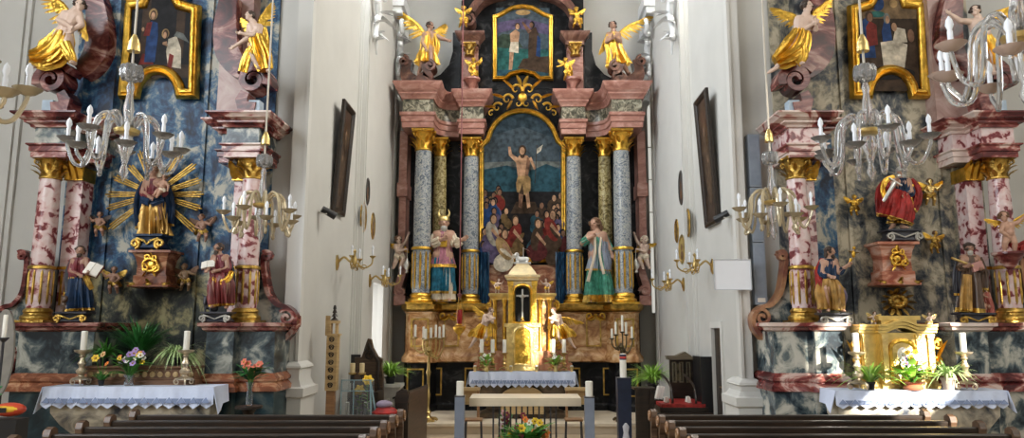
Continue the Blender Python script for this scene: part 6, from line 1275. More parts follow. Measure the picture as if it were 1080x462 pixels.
# ================================================================ PEOPLE'S ALTAR, POSTS
Yv = 11.5; x0, x1 = Xp(495, 424, Yv), Xp(613, 424, Yv); zt2, zb2 = Z(420, Yv), Z(428.5, Yv)
VA = thing('free_standing_altar', 'modern altar of pale stone slab on thin dark steel bars', 'altar table', ((x0 + x1) / 2, Yv + .3, 0))
b = MB(); b.bb(x0, x1, Yv, Yv + .75, zb2, zt2); b.build('slab', stone_light, VA, smooth=0)
n_ = 12
for k in range(n_):
    xx = Xp(520.5 + 66 * k / (n_ - 1), 440, Yv + .2); yy = Yv + .12 + (.1 if k % 2 else 0); b = MB(); b.bb(xx - .013, xx + .013, yy, yy + .026, .03, zb2); b.build('leg_bar', steel_dark, VA, smooth=0)
b = MB(); b.bb(Xp(516, 440, Yv), Xp(591, 440, Yv), Yv + .05, Yv + .6, 0, .03); b.build('base_plate', steel_dark, VA, smooth=0)
for p, yc0, yc1, l in ((485, 402, 417, 'beside the altar end towards the wooden choir bench'), (621.5, 402, 418, 'beside the altar end towards the easter candle')):
    Yq = 11.3; xx = Xp(p, 430, Yq); hw = 4.8 / 770 * 11.4; zz_ = Z(yc1, Yq)
    t = thing('candle_post', 'square blue-grey candle post ' + l, 'candle stand', (xx, Yq, 0), 'steel candle posts of the modern altar')
    b = MB(); b.bb(xx - hw, xx + hw, Yq - hw, Yq + hw, .02, zz_ - .02); b.build('post', steel_blue, t, smooth=0); b = MB(); b.bb(xx - hw * 1.08, xx + hw * 1.08, Yq - hw * 1.08, Yq + hw * 1.08, zz_ - .02, zz_); b.build('cap_plate', steel_dark, t, smooth=0); b = MB(); b.bb(xx - hw * 1.3, xx + hw * 1.3, Yq - hw * 1.3, Yq + hw * 1.3, 0, .02); b.build('foot_plate', steel_dark, t, smooth=0)
    candle('thick white candle on the steel post ' + l, (xx, Yq, zz_), hw * .78, Z(yc0, Yq) - zz_, 'thick candles on steel posts')
for p, l in ((499.5, 'near the steel post by the choir bench'), (605, 'near the steel post by the easter candle')):
    Yq = 12.6; xx = Xp(p, 445, Yq); zz_ = Z(441.5, Yq); t = thing('stool', 'small wooden stool with thin legs ' + l, 'stool', (xx, Yq, 0), 'thin-legged stools')
    w = 9 / 770 * 12.6
    b = MB(); b.bb(xx - w, xx + w, Yq - .15, Yq + .15, zz_ - .03, zz_); b.build('seat', wood_warm, t, smooth=0)
    for a in (-1, 1):
        for c in (-1, 1): MB().tube([(xx + a * w * .85, Yq + c * .13, zz_ - .03), (xx + a * w * .95, Yq + c * .15, 0)], .01, 6).build('leg', steel_dark, t)
# easter candle on blue stand
Yq = 11.2; xx = Xp(658, 430, Yq); zz_ = Z(398, Yq)
t = thing('candle_stand', 'dark blue tapering easter candle stand with pale vase-shaped inlay', 'candle stand', (xx, Yq, 0)); w = 7.2 / 770 * 11.2
blue_lq = plain('dark_blue_lacquer', (.010, .016, .036), .35, var=.3)
b = MB(); b.loft([[V((xx + a * w * s, Yq + c * w * s, z)) for a, c in ((-1, -1), (1, -1), (1, 1), (-1, 1))] for s, z in ((1.05, 0), (1.0, .06), (.92, .4), (.98, zz_ - .12), (1.0, zz_))]); b.build('post', blue_lq, t, smooth=0)
b = MB(); b.lathe([(.01, .1), (.05, .2), (.06, .34), (.035, .46), (.05, .55), (.01, .6)], (xx + .01, Yq - w * .98, 0), 12, sy=.4); b.build('pale_inlay', plain('grey_inlay', (.42, .42, .45), .4), t)
o = candle('tall white easter candle with red and dark band on the blue stand', (xx, Yq, zz_), .05, Z(373, Yq) - zz_)
h = Z(373, Yq) - zz_; b = MB(); b.lathe([(.0515, h * .74), (.0515, h * .98)], n=14); b.build('dark_band', plain('navy_wax', (.03, .03, .06), .4), o, world=False); b = MB(); b.lathe([(.0525, h * .8), (.0525, h * .88)], n=14); b.build('red_band', plain('red_wax', (.5, .04, .03), .4), o, world=False)
# ================================================================ PLANTS, FLOWERS
def leaves_mb(c, n, L, w, rng, droop=1.0, up=.9, spread=1.0, th=.06):
    b = MB(); c = V(c)
    for i in range(n):
        a = rng.uniform(0, 2 * pi); e = rng.uniform(.2, 1.0) * spread; ll = L * rng.uniform(.6, 1.1)
        d = V((cos(a) * e, sin(a) * e * .6, up)).normalized()
        b.blade(c + V((cos(a) * .02, sin(a) * .02, 0)), d, ll, w * rng.uniform(.7, 1.2), V((d.x * .35, d.y * .3, -rng.uniform(.4, 1.0) * droop)) * ll, th, 7)
    return b
def pot(t, c, r, h, mat=terracotta):
    b = MB(); b.lathe([(r * .7, 0), (r * .95, h * .8), (r * 1.08, h * .82), (r * 1.08, h), (r * .95, h), (r * .9, h * .9), (.001, h * .88)], c, 18); return b.build('pot', mat, t)
def potplant(name, label, c, ph, L, n, w, mat, droop, seed, up=.9, spread=1, potmat=terracotta, r=None, group=None):
    t = thing(name, label, 'potted plant', c, group); c = V(c); pot(t, c, r or ph * .55, ph, potmat)
    leaves_mb(c + V((0, 0, ph * .9)), n, L, w, random.Random(seed), droop, up, spread).build('foliage', mat, t); return t
def flower(b, c, r, mi, mc, rng):
    c = V(c); t = V((rng.uniform(-.5, .5), -.8, rng.uniform(.1, .7))).normalized(); a1 = t.cross(V((0, 0, 1))).normalized(); a2 = t.cross(a1)
    for k in range(6):
        d = a1 * cos(k * pi / 3) + a2 * sin(k * pi / 3); b.blade(c, d + t * .5, r, r * .36, t * -.2 * r, .3, 4, mi, side=d.cross(t))
    b.ell(c + t * r * .12, (r * .3,) * 3, 8, 6, mc)
def bouquet(name, label, c, vh, vr, vmat, R, H, blooms, seed, lf=None, group=None, nleaf=30, cat='bouquet'):
    t = thing(name, label, cat, c, group); c = V(c); rng = random.Random(seed)
    b = MB(); b.lathe([(vr * .6, 0), (vr * .75, .01), (vr * .8, vh * .3), (vr * .55, vh * .7), (vr, vh), (vr * .92, vh), (vr * .5, vh * .7), (vr * .7, vh * .3), (vr * .6, .02)], c, 16); b.build('vase', vmat, t)
    tops = []
    for mat, n, r in blooms:
        for i in range(n):
            a, q = rng.uniform(0, 2 * pi), rng.uniform(.1, 1) ** .6
            tops.append((mat, r * rng.uniform(.8, 1.15), c + V((cos(a) * q * R, sin(a) * q * R * .6, vh + H * rng.uniform(.45, 1) * (1 - .35 * q)))))
    b = MB()
    for m, r, p in tops: b.tube(smoothpath([c + V((0, 0, vh * .3)), c + V(((p.x - c.x) * .3, (p.y - c.y) * .3, vh + .02)), p], 3), .004, 5)
    b.build('stems', leaf, t)
    b = MB()
    for i in range(nleaf):
        a = rng.uniform(0, 2 * pi); d = V((cos(a), sin(a) * .6, rng.uniform(.1, 1.1))); b.blade(c + V((d.x * R * .25, d.y * R * .25, vh + H * rng.uniform(0, .4))), d, rng.uniform(.4, .8) * H, H * .09, (0, 0, -.15 * H), .15, 5)
    b.build('leaves', lf or leaf, t)
    ctr = plain('flower_heart', (.35, .2, .03), .6)
    for m, r, p in tops:
        b = MB(); flower(b, p, r, 0, 1, rng); b.build('blossom', [m, ctr], t)
    return t
yellow = plain('yellow_petal', (.80, .52, .02), .5, var=.1); orange = plain('orange_petal', (.75, .2, .03), .5); lilac = plain('lilac_petal', (.42, .28, .62), .5); white_p = plain('white_petal', (.8, .8, .72), .5); coral = plain('coral_petal', (.72, .17, .1), .5); wine_p = plain('wine_petal', (.2, .02, .05), .5); pink_p = plain('pink_petal', (.75, .45, .55), .5)
# left altar
cxs = Xp(146, 385, 9.33); potplant('fern', 'tall dark green fern at the centre of the shaded altar shelf', (cxs, 9.33, SHZ), .12, .66, 330, .0095, leaf_deep, .6, 1, 1.15, .95, black_mat)
potplant('fern', 'arching striped grass plant on the altar shelf, beside the candle near the lion saint', (Xp(110, 385, 9.33), 9.32, SHZ), .1, .46, 150, .0085, leaf, 1.0, 2, .9, 1.0, black_mat)
potplant('spider_plant', 'drooping pale-striped spider plant on the altar shelf near the seated saint', (Xp(186, 385, 9.33), 9.32, SHZ), .1, .54, 150, .009, leaf_stripe, 1.45, 3, 1.0, .8, black_mat)
bouquet('flower_bouquet', 'lilac, yellow and white bouquet in front of the fern on the shaded altar', (Xp(136, 400, 9.08), 9.08, LZ + .0125), .13, .07, glass_clear, .2, .36, [(lilac, 8, .045), (yellow, 4, .045), (white_p, 8, .042), (coral, 3, .035)], 4)
potplant('flower_pot', 'small pot of yellow and orange blossoms beneath the striped grass plant', (Xp(107, 400, 9.1), 9.1, LZ + .0125), .07, .2, 34, .015, leaf, .6, 5, potmat=black_mat)
b = None
for p, y, m_, r_ in ((101, 378, yellow, .055), (109, 374, plain('apricot_petal', (.6, .35, .15), .5), .045), (113, 384, orange, .04)):
    q = [o for o in bpy.data.objects if o.name.startswith('flower_pot')][0]; b = MB(); flower(b, at(p, y, 9.02), r_, 0, 1, random.Random(p)); bl = b.build('blossom', [m_, plain('flower_heart', (.35, .2, .03), .6)], q)
    b = MB(); b.tube([at(p, y, 9.03), V((Xp(107, 400, 9.1), 9.1, LZ + .1))], .004, 5); b.build('stem', leaf, q)
Yr = 9.0; xr = Xp(262, 440, Yr); zr_ = Z(428, Yr)
st = thing('flower_stand', 'dark wooden flower stand carrying the coral roses', 'stand', (xr, Yr, 0)); b = MB(); b.lathe([(.17, 0), (.17, .04), (.05, .1), (.045, zr_ - .12), (.09, zr_ - .04), (.16, zr_ - .03), (.16, zr_)], (xr, Yr, 0), 18); b.build('turned_column', wood_dark, st)
bouquet('rose_bouquet', 'coral roses in a slim glass vase before the pedestal of the seated ox saint', (xr, Yr, zr_), .28, .05, glass_clear, .13, .34, [(coral, 11, .05)], 6, leaf_deep, nleaf=36)
# right altar
potplant('spider_plant', 'sunlit broad-leaved green plant on the altar below the eagle saint', (Xp(917, 400, 9.02), 9.0, RZ + .0125), .1, .5, 70, .015, leaf_lime, .9, 7, .85, 1.0, black_mat)
potplant('spider_plant', 'sunlit striped plant in clay pot on the altar below the brown monk', (Xp(999, 400, 9.02), 9.0, RZ + .0125), .15, .44, 90, .013, leaf_stripe, 1.0, 8, .9, 1.0, plain('grey_clay', (.45, .36, .3), .7))
bouquet('flower_bowl', 'bowl of white, lilac and yellow flowers before the gilded tabernacle', (Xp(963, 405, 8.99), 8.99, RZ + .0125), .1, .14, terracotta, .17, .42, [(white_p, 7, .045), (lilac, 4, .045), (yellow, 4, .04)], 9, leaf_lime, nleaf=34)
# high altar posies
for p, l in ((513, 'in front of the three candles'), (586, 'in front of the pair of candles')): bouquet('posy', 'small green and white posy ' + l, (Xp(p, 390, 14.84), 14.84, zt + .0125), .12, .06, gold_pale, .16, .3, [(white_p, 5, .04)], p, leaf_lime, nleaf=36)
# bouquet on the floor by the modern altar
xb_ = Xp(556, 470, 11.15); bouquet('flower_arrangement', 'large yellow and orange flower arrangement standing before the modern altar', (xb_, 11.15, 0), .2, .14, plain('grey_vase', (.3, .3, .28), .5), .3, .56, [(yellow, 5, .075), (orange, 5, .07), (wine_p, 4, .06), (white_p, 5, .055)], 12, leaf, nleaf=110, cat='flowers')
potplant('white_flower_pot', 'dark burgundy and white flower plant standing beside the modern altar bars', (Xp(532, 470, 12.6), 12.6, 0), .2, .5, 26, .03, leaf, .3, 14, 1.4, .5)
q = [o for o in bpy.data.objects if o.name.startswith('white_flower_pot')][0]
for p, y, m_ in ((531, 436, pink_p), (533, 444, wine_p), (530, 450, pink_p), (534, 438, wine_p), (529, 443, white_p)):
    b = MB(); flower(b, at(p, y, 12.55), .075, 0, 1, random.Random(p + y)); b.build('blossom', [m_, plain('flower_heart', (.35, .2, .03), .6)], q)
# ferns on stands beside the steps
ws = plain('white_painted_stand', (.66, .64, .58), .6, var=.15)
Yf = 13.2; xx = Xp(412, 430, Yf); zf_ = Z(404.5, Yf); t = thing('pedestal_stand', 'white painted pedestal stand holding the bright fern by the choir bench', 'stand', (xx, Yf, 0))
b = MB(); b.mould([(xx - .14, Yf - .14), (xx + .14, Yf - .14), (xx + .14, Yf + .14), (xx - .14, Yf + .14)], [(.06, 0), (.06, .08), (0, .12), (0, zf_ - .12), (.05, zf_ - .06), (.06, zf_ - .05), (.06, zf_)]); b.build('pillar', ws, t)
b = MB(); b.tube([(xx + p[0], Yf - .16, zf_ - .35 + p[1]) for p in spiral(0, 0, .1, .02, 90, 560, 18)], .016, 6); b.build('carved_scroll', ws, t)
potplant('fern', 'bright green fern in dark pot on the white pedestal stand', (xx - .02, Yf, zf_), .12, .5, 320, .01, leaf_lime, .8, 21, 1.0, 1.1, black_mat, .1)
Yf = 13.85; xx = Xp(689, 430, Yf); zf_ = Z(412, Yf); t = thing('plant_stand', 'dark plant stand behind the choir pew under the lime fern', 'stand', (xx, Yf, 0)); b = MB(); b.lathe([(.17, 0), (.17, .04), (.05, .1), (.05, zf_ - .1), (.16, zf_ - .03), (.16, zf_)], (xx, Yf, 0), 16); b.build('turned_column', wood_dark, t)
potplant('fern', 'bushy lime-green fern beside the dark choir stall', (xx, Yf, zf_), .14, .66, 340, .0105, leaf_lime, .9, 22, 1.1, 1.1, black_mat, .11)
# ================================================================ CHOIR FURNITURE (priest-statue side)
Yc = 12.6; X_ = Xp(389, 400, Yc); t = thing('choir_stall', 'dark carved choir stall with tall pointed back against the chancel wall', 'choir stall', (X_, Yc, 0))
P = lambda x, y: (Xp(x, y, Yc), Z(y, Yc))
b = MB(); b.prism([(P(374, 410)[0], 0), P(374, 377), P(381, 377), P(383, 372), P(386, 362), P(388, 357), P(391, 358), P(393, 367), P(398, 376), P(403, 379), P(402, 386), P(404, 400), (P(404, 400)[0], 0)], Yc, Yc + .12); bk = b.build('back_panel', wood('carved_brown_wood', (.03, .018, .01), (.12, .07, .04), .4), t, smooth=0)
b = MB(); pth = [P(386, 371), P(389, 362), P(393, 372), P(399, 381), P(398, 398), P(400, 415)]; b.tube([(p[0], Yc - .01, p[1]) for p in pth], .03, 6)
b.tube([(P(390, 375)[0] + p[0], Yc - .01, P(390, 375)[1] + p[1]) for p in spiral(0, 0, .09, .02, 0, 500, 18)], .02, 6); b.build('carved_scroll', wood_dark, bk)
b = MB(); b.bb(P(376, 400)[0], P(402, 400)[0], Yc - .45, Yc, .42, .48); b.build('seat', wood_dark, t, smooth=0)
for q in (376, 402): MB().bb(P(q, 400)[0] - .04, P(q, 400)[0] + .04, Yc - .45, Yc, 0, .95).build('side_panel', wood_dark, t, smooth=0)
# dark noticeboard behind
Yb_ = 12.75; b = MB(); b.bb(Xp(370, 380, Yb_), Xp(380, 380, Yb_), Yb_, Yb_ + .04, Z(404, Yb_), Z(374, Yb_)); nb = b.build('dark_board', black_mat, None); recentre(nb, at(375, 404, Yb_)); tag(nb, 'small black board standing beside the tall pointed choir stall', 'board')
b = MB(); b.bb(Xp(374.5, 380, Yb_), Xp(375.5, 380, Yb_), Yb_, Yb_ + .04, 0, Z(404, Yb_)); b.bb(Xp(371, 380, Yb_), Xp(379, 380, Yb_), Yb_ - .15, Yb_ + .2, 0, .03); b.build('stand_leg', black_mat, nb)
# glass lantern box with yellow flowers, candles
Yg = 10.9; z0g = Z(441, Yg); x0, x1 = Xp(361, 420, Yg), Xp(397, 420, Yg)
tb = thing('side_table', 'dark narrow table beneath the yellow roses and glass panels', 'table', ((x0 + x1) / 2 + .1, Yg + .1, 0)); b = MB(); b.bb(x0 - .05, x1 + .35, Yg - .15, Yg + .35, z0g - .04, z0g); b.build('table_top', wood_dark, tb, smooth=0)
for a in (x0, x1 + .3):
    for c in (Yg - .1, Yg + .3): MB().bb(a - .025, a + .025, c - .025, c + .025, 0, z0g - .04).build('leg', wood_dark, tb, smooth=0)
gl = thing('glass_screen', 'blue-edged clear glass box around the yellow roses', 'glass box', ((x0 + x1) / 2, Yg, z0g)); zg = Z(400, Yg)
edge = plain('teal_glass_edge', (.25, .38, .42), .2)
b = MB(); b.bb(x0, x1 - .02, Yg - .1, Yg - .092, z0g + .003, zg); b.build('glass_pane', glass_clear, gl, smooth=0)
b = MB()
for xa, xb, za, zb_ in ((x0, x1 - .02, zg - .012, zg), (x0, x0 + .012, z0g + .003, zg), (Xp(374, 420, Yg), Xp(374, 420, Yg) + .012, z0g + .003, zg), (x0, x1 - .02, Z(412, Yg), Z(412, Yg) + .01)): b.bb(xa, xb, Yg - .102, Yg - .09, za, zb_)
b.tube([(x1 - .05, Yg - .1, z0g + .01), (Xp(392, 400, Yg), Yg - .1, zg), ], .012, 5); b.tube([(Xp(392, 400, Yg), Yg - .1, zg), (x1 + .03, Yg - .1, z0g + .01)], .012, 5); b.build('glass_edge', edge, gl, smooth=0)
for p, l in ((371.5, 'outer of the pair, beside the carved post'), (381.5, 'inner of the pair, beside the choir stall')):
    Yk = 11.15; xx = Xp(p, 400, Yk); zz_ = Z(393, Yk); t = thing('candle_holder', 'slim dark stem candle holder, ' + l, 'candlestick', (xx, Yk, z0g), 'slim candle holders')
    b = MB(); b.lathe([(.06, 0), (.06, .015), (.014, .03), (.012, zz_ - z0g - .06), (.03, zz_ - z0g - .05), (.035, zz_ - z0g)], (xx, Yk, z0g), 12); b.build('stem', black_mat, t); b = MB(); b.lathe([(.03, -.04), (.06, -.02), (.06, 0), (.02, 0)], (xx, Yk, zz_), 14); b.build('brass_cup', brass, t)
    candle('thick ivory candle on a slim dark holder, ' + l, (xx, Yk, zz_), .038, Z(383, Yk) - zz_, 'ivory candles on slim holders', plain('ivory_wax', (.72, .58, .32), .5))
for p, yf_, l, h in ((379.5, 412, 'lower yellow rose', .1), (388, 401.5, 'taller yellow rose', .2)):
    Yk = 10.95; c = at(p, yf_, Yk); t = thing('yellow_rose', l + ' on a leafy stem in a narrow glass vase inside the glass box', 'flower', (c.x, Yk, z0g + .001))
    b = MB(); b.lathe([(.035, 0), (.035, .005), (.03, .14), (.026, .14), (.026, .01)], (c.x, Yk, z0g + .001), 12); b.build('vase', glass_clear, t)
    b = MB(); b.tube([(c.x, Yk, z0g + .02), c], .006, 6); b.build('stem', leaf, t); b = MB(); rg = random.Random(p)
    for k in range(9): b.blade((c.x, Yk, z0g + .08 + k * (c.z - z0g - .12) / 9), (rg.uniform(-1, 1), -.3, .5), .1, .03, (0, 0, -.03), .2)
    b.build('leaves', leaf_lime, t); b = MB(); flower(b, c, .1, 0, 0, rg); flower(b, c + V((0, -.03, .01)), .07, 0, 0, rg); b.ell(c, (.035, .035, .035)); b.build('blossom', yellow, t)
for p, l in ((366.5, 'beside the carved post'), (386, 'between the two yellow roses')):
    Yk = 10.98; candle('white pillar candle inside the glass box ' + l, (Xp(p, 425, Yk), Yk, z0g + .001), .03, Z(424, Yk) - z0g, 'pillar candles in the glass box')
Yk = 10.75; c = at(405, 437, Yk); zc = z0g
hb = thing('cushion', 'dark red cushion with dull violet top piled beside the glass box', 'cushion', (c.x, Yk + .1, zc)); b = MB(); b.ell((c.x, Yk + .1, zc + .09), (.18, .14, .085), 18, 8); b.tube([(c.x + .18 * cos(a / 10 * pi), Yk + .1 + .14 * sin(a / 10 * pi), zc + .09) for a in range(20)], .014, 6); b.build('red_cushion', cloth_red, hb); b = MB(); b.ell((c.x - .02, Yk + .1, zc + .2), (.12, .1, .06), 16, 8); b.build('violet_cloth', plain('dull_violet', (.25, .2, .27), .8), hb)
# choir bench with sloped top
Yc = 11.6; t = thing('choir_bench', 'dark choir bench with scrolled end and sloping book board on the altar side', 'bench', (Xp(440, 440, Yc), Yc, 0)); P = lambda x, y, Y=Yc: (Xp(x, y, Y), Z(y, Y))
b = MB(); xa, xb = P(421, 430)[0], P(432, 430)[0]
prof = [(P(420, 462)[0], 0), P(420, 430), P(419, 420), P(421, 412), P(426, 409), P(432, 410), P(434, 416), P(432, 425), P(433, 440), (P(433, 440)[0], 0)]
b.prism(prof, Yc - .25, Yc - .17); b.build('end_panel', wood_dark, t, smooth=0)
b = MB(); c0, c1 = V((P(430, 413)[0], Yc - .2, P(430, 413)[1])), at(448, 407, 13.2)
for k, (dz, th_) in enumerate(((0, .03), )): b.loft([[c + V((0, -.0, 0)), c + V((.06, 0, .0)), c + V((.06, 0, -.05)), c + V((0, 0, -.05))] for c in (c0, c1)])
b.loft([[V((c.x + .01, c.y, c.z - .04)), V((c.x + .05, c.y, c.z - .04)), V((c.x + .05, c.y, 0)), V((c.x + .01, c.y, 0))] for c in (c0, c1)]); b.build('front_panel', wood('bench_brown', (.035, .02, .012), (.11, .06, .035), .4), t, smooth=0)
b = MB(); b.loft([[V((c.x - .2, c.y, c.z - .1)), V((c.x + .05, c.y, c.z + .0)), V((c.x + .05, c.y, c.z + .03)), V((c.x - .2, c.y, c.z - .07))] for c in (c0, c1)]); b.build('book_board', wood_dark, t, smooth=0)
# carved post with lattice panel
Yp_ = 10.85; xx = Xp(349.5, 380, Yp_); P = lambda x, y: (Xp(x, y, Yp_), Z(y, Yp_)); t = thing('carved_post', 'wooden post with gilded lattice panel and pinnacle by the chancel arch', 'carved post', (xx, Yp_, 0))
b = MB(); a0, a1 = P(343.5, 400)[0], P(355, 400)[0]; b.bb(xx - .06, xx + .06, Yp_, Yp_ + .1, 0, Z(412, Yp_)); b.build('post', wood_warm, t, smooth=0)
b = MB(); b.bb(a0, a1, Yp_ - .02, Yp_ + .12, Z(412, Yp_), Z(354, Yp_)); pn = b.build('lattice_panel', wood_gilt, t, smooth=0)
goldframe(a0, a1, Z(412, Yp_), Z(354, Yp_), Yp_ - .02, .014, wood_gilt, pn, 'panel_frame'); b = MB()
for k in range(7):
    zc = Z(358.5 + k * 8, Yp_)
    for s in (-1, 1): b.tube([(xx + s * p[0], Yp_ - .025, zc + p[1]) for p in spiral(.0, 0, .042, .008, 20, 520, 14)], .006, 5)
b.build('fretwork', wood_dark, pn)
b = MB(); b.bb(a0 - .02, a1 + .02, Yp_ - .04, Yp_ + .14, Z(354, Yp_), Z(352, Yp_)); b.bb(a0 + .02, a0 + .05, Yp_, Yp_ + .1, Z(352, Yp_), Z(340, Yp_)); b.bb(a1 - .05, a1 - .02, Yp_, Yp_ + .1, Z(352, Yp_), Z(340, Yp_)); b.bb(a0, a1, Yp_ - .02, Yp_ + .12, Z(341, Yp_), Z(338, Yp_)); b.bb(a0 - .04, a0 + .02, Yp_ + .02, Yp_ + .06, Z(353, Yp_), Z(333, Yp_)); b.build('openwork_box', wood_gilt, t, smooth=0)
b = MB(); zz_ = Z(338, Yp_)
for k in range(4): b.lathe([(.06 - k * .011, zz_ + k * .055), (.02, zz_ + k * .055 + .045), (.012, zz_ + k * .055 + .06)], (xx + .01, Yp_ + .05, 0), 8)
b.build('pinnacle', wood_dark, t)
# right choir stall with red seat
Yc = 13.2; t = STALL = thing('choir_stall', 'dark choir stall with tall panelled back and red seat by the doorway wall', 'choir stall', (Xp(728, 420, Yc), Yc, 0)); P = lambda x, y, Y=Yc: (Xp(x, y, Y), Z(y, Y))
xw = XR - .02
b = MB(); yb0, yb1 = 12.35, 13.5; zt_ = on_x(742, 376, xw).z
b.bb(xw - .1, xw, yb0, yb1, 0, zt_); b.bb(xw - .2, xw, yb0 - .03, yb0 + .03, .5, zt_ + .02); b.build('side_panel', black_mat, t, smooth=0)
p0 = P(708, 400)[0]; p1 = P(733, 400)[0]; zb_ = Z(377, Yc)
b = MB(); b.bb(p0, xw - .1, Yc + .1, Yc + .16, 0, zb_); bk = b.build('back_panel', wood_dark, t, smooth=0)
cr = [(p0 - .05, zb_ - .04), (p0 - .07, zb_ + .03), (p0 + .1, zb_ + .03), ((p0 + xw) / 2, zb_ + .1), (xw - .15, zb_ + .03), (xw - .1, zb_ - .04)]
b = MB(); b.prism(cr, Yc - .02, Yc + .18); b.build('crest_moulding', wood('stall_crest', (.09, .07, .05), (.2, .16, .1), .35), t, smooth=0)
for k in range(3):
    a = p0 + .04 + k * (xw - .14 - p0) / 3; e = a + (xw - .14 - p0) / 3 - .05; goldframe(a, e, Z(404, Yc), Z(382, Yc), Yc + .1, .02, wood('panel_edge', (.1, .08, .05), (.2, .17, .1), .3), bk, 'panel_frame')
b = MB(); b.bb(p0 + .05, p0 + .2, Yc + .085, Yc + .1, Z(402, Yc), Z(384, Yc)); b.build('shiny_panel', marble('olive_gloss', [(.35, (.03, .025, .015)), (.55, (.13, .11, .06)), (.7, (.28, .24, .15))], 2, .2, 1, 4, seed=51), bk, smooth=0)
zs = Z(428, 12.4); b = MB(); b.bb(Xp(695, 430, 12.4), xw - .1, 12.3, Yc + .1, zs - .25, zs - .02); b.bb(Xp(690, 430, 12.4) - .02, xw - .05, 12.2, 12.3, 0, zs - .1); b.build('seat_box', wood_dark, t, smooth=0)
b = MB(); b.bb(Xp(697, 430, 12.4), xw - .14, 12.32, Yc + .05, zs - .02, zs + .035); b.build('red_seat_pad', cloth_red, t, smooth=0)
for px_ in (703, 727):
    b = MB(); pth = smoothpath([V((Xp(px_, 415, 12.9), Yc + .1, zs + .45)), V((Xp(px_, 415, 12.9), 12.9, zs + .4)), V((Xp(px_, 415, 12.9), 12.5, zs + .28)), V((Xp(px_, 415, 12.9), 12.4, zs + .1)), V((Xp(px_, 415, 12.9), 12.45, zs))], 5); b.tube(pth, .02, 8); b.build('armrest', wood_dark, t)
bkz = zs + .036
for px_, l in ((701, 'standing open on the red seat near the armrest'), (724, 'lying at the far end of the red seat')):
    c = V((Xp(px_ + 1.5, 425, 12.55), 12.55, bkz)); b = MB(); b.box(c + V((0, 0, .05)), (.05, .13, .09), 0, Matrix.Rotation(radians(12), 3, 'Y')); b.box(c + V((.03, 0, .05)), (.012, .14, .1), 0, Matrix.Rotation(radians(-14), 3, 'Y')); o = b.build('hymn_book', paper, None, smooth=0); recentre(o, c); tag(o, 'white hymn book ' + l, 'book', 'hymn books in the choir stall')
Yc = 12.1; t = thing('prie_dieu', 'dark choir pew front with carved ends before the red-seated stall', 'bench', (Xp(680, 440, Yc), Yc, 0)); b = MB(); b.bb(Xp(671, 440, Yc), Xp(688, 440, Yc), Yc, Yc + .06, 0, Z(411, Yc)); b.build('front_panel', wood_dark, t, smooth=0)
b = MB(); b.bb(Xp(669, 440, Yc), Xp(692, 440, Yc), Yc - .03, Yc + .28, Z(411, Yc), Z(409, Yc)); b.build('book_board', wood_dark, t, smooth=0)
for q in (672, 687): b = MB(); b.prism([(Xp(q - 2, 440, Yc), 0), P(q - 2, 424, Yc), P(q - 1, 411, Yc), P(q + 2, 409, Yc), P(q + 3, 416, Yc), P(q + 2, 430, Yc), (Xp(q + 2, 440, Yc), 0)], Yc - .04, Yc); b.build('carved_end', wood_dark, t, smooth=0)
zq = Z(409, Yc) + .001
for q, l in ((694, 'first'), (697.5, 'second')):
    Yq = 12.95; b = MB(); c = at(q, 414, Yq); b.box(c, (.05, .16, .22), 0, Matrix.Rotation(radians(14), 3, 'Y')); o = b.build('hymn_book', paper, None, smooth=0); recentre(o, c - V((0, 0, .11))); tag(o, 'cream hymn book leaning under the lime fern, ' + ('closer to the fern' if l == 'first' else 'farther from the fern'), 'book', 'leaning hymn books')
b = MB(); yq = 12.95; c = at(695.5, 414, yq); b.bb(c.x - .12, c.x + .14, yq - .12, yq + .14, 0, c.z - .112); b.build('book_rest', wood_dark, STALL, smooth=0)
# ================================================================ WALL FITTINGS
def wall_painting(label, pts, X, sg, cmat):
    P = [on_x(x, y, X) for x, y in pts]; ys = [p.y for p in P]; zs = [p.z for p in P]; y0, y1, z0, z1 = min(ys), max(ys), min(zs), max(zs)
    t = thing('wall_painting', label, 'painting', (X, (y0 + y1) / 2, z0), None)
    fr = MB(); rings = []
    tilt = lambda z: .12 * (z - z0) / (z1 - z0)
    for ins, fw in ((0, .0), (0, .05), (.04, .07), (.08, .05), (.1, .03), (.1, 0)):
        q = [(y0 + ins, z0 + ins), (y1 - ins, z0 + ins), (y1 - ins, z1 - ins), (y0 + ins, z1 - ins)]
        rings.append([V((X + sg * (fw + .01 + tilt(z)), y, z)) for y, z in q])
    fr.loft(rings + [rings[0]], caps=False); fr.build('frame', wood_dark, t, smooth=0)
    b = MB(); q = [(y0 + .09, z0 + .09), (y1 - .09, z0 + .09), (y1 - .09, z1 - .09), (y0 + .09, z1 - .09)]
    b.loft([[V((X + sg * (.015 + tilt(z)), y, z)) for y, z in q], [V((X + sg * (.03 + tilt(z)), y, z)) for y, z in q]])
    mats = [cmat, pc('dim_figure', (.09, .06, .04)), pc('dim_skin', (.2, .13, .09))]
    for mi, (u, v, ru, rv) in ((1, (.5, .4, .2, .25)), (1, (.55, .62, .12, .14)), (2, (.54, .72, .05, .04)), (2, (.42, .5, .06, .03))):
        pp = []
        for k in range(16):
            yy = y0 + (y1 - y0) * (u + ru * cos(2 * pi * k / 16)); z = z0 + (z1 - z0) * (v + rv * sin(2 * pi * k / 16)); pp.append(V((X + sg * (.031 + .0005 * mi + tilt(z)), yy, z)))
        b.add(pp, [tuple(range(16))], mi)
    b.build('canvas', mats, t, smooth=0)
dkc = marble('dark_varnish', [(.35, (.02, .014, .01)), (.55, (.05, .03, .02)), (.7, (.1, .065, .04))], 2.5, .3, .6, 5, seed=61)
wall_painting('dark brown-framed painting on the chancel wall above the wooden post', [(348, 222), (364, 118)], XL, 1, dkc)
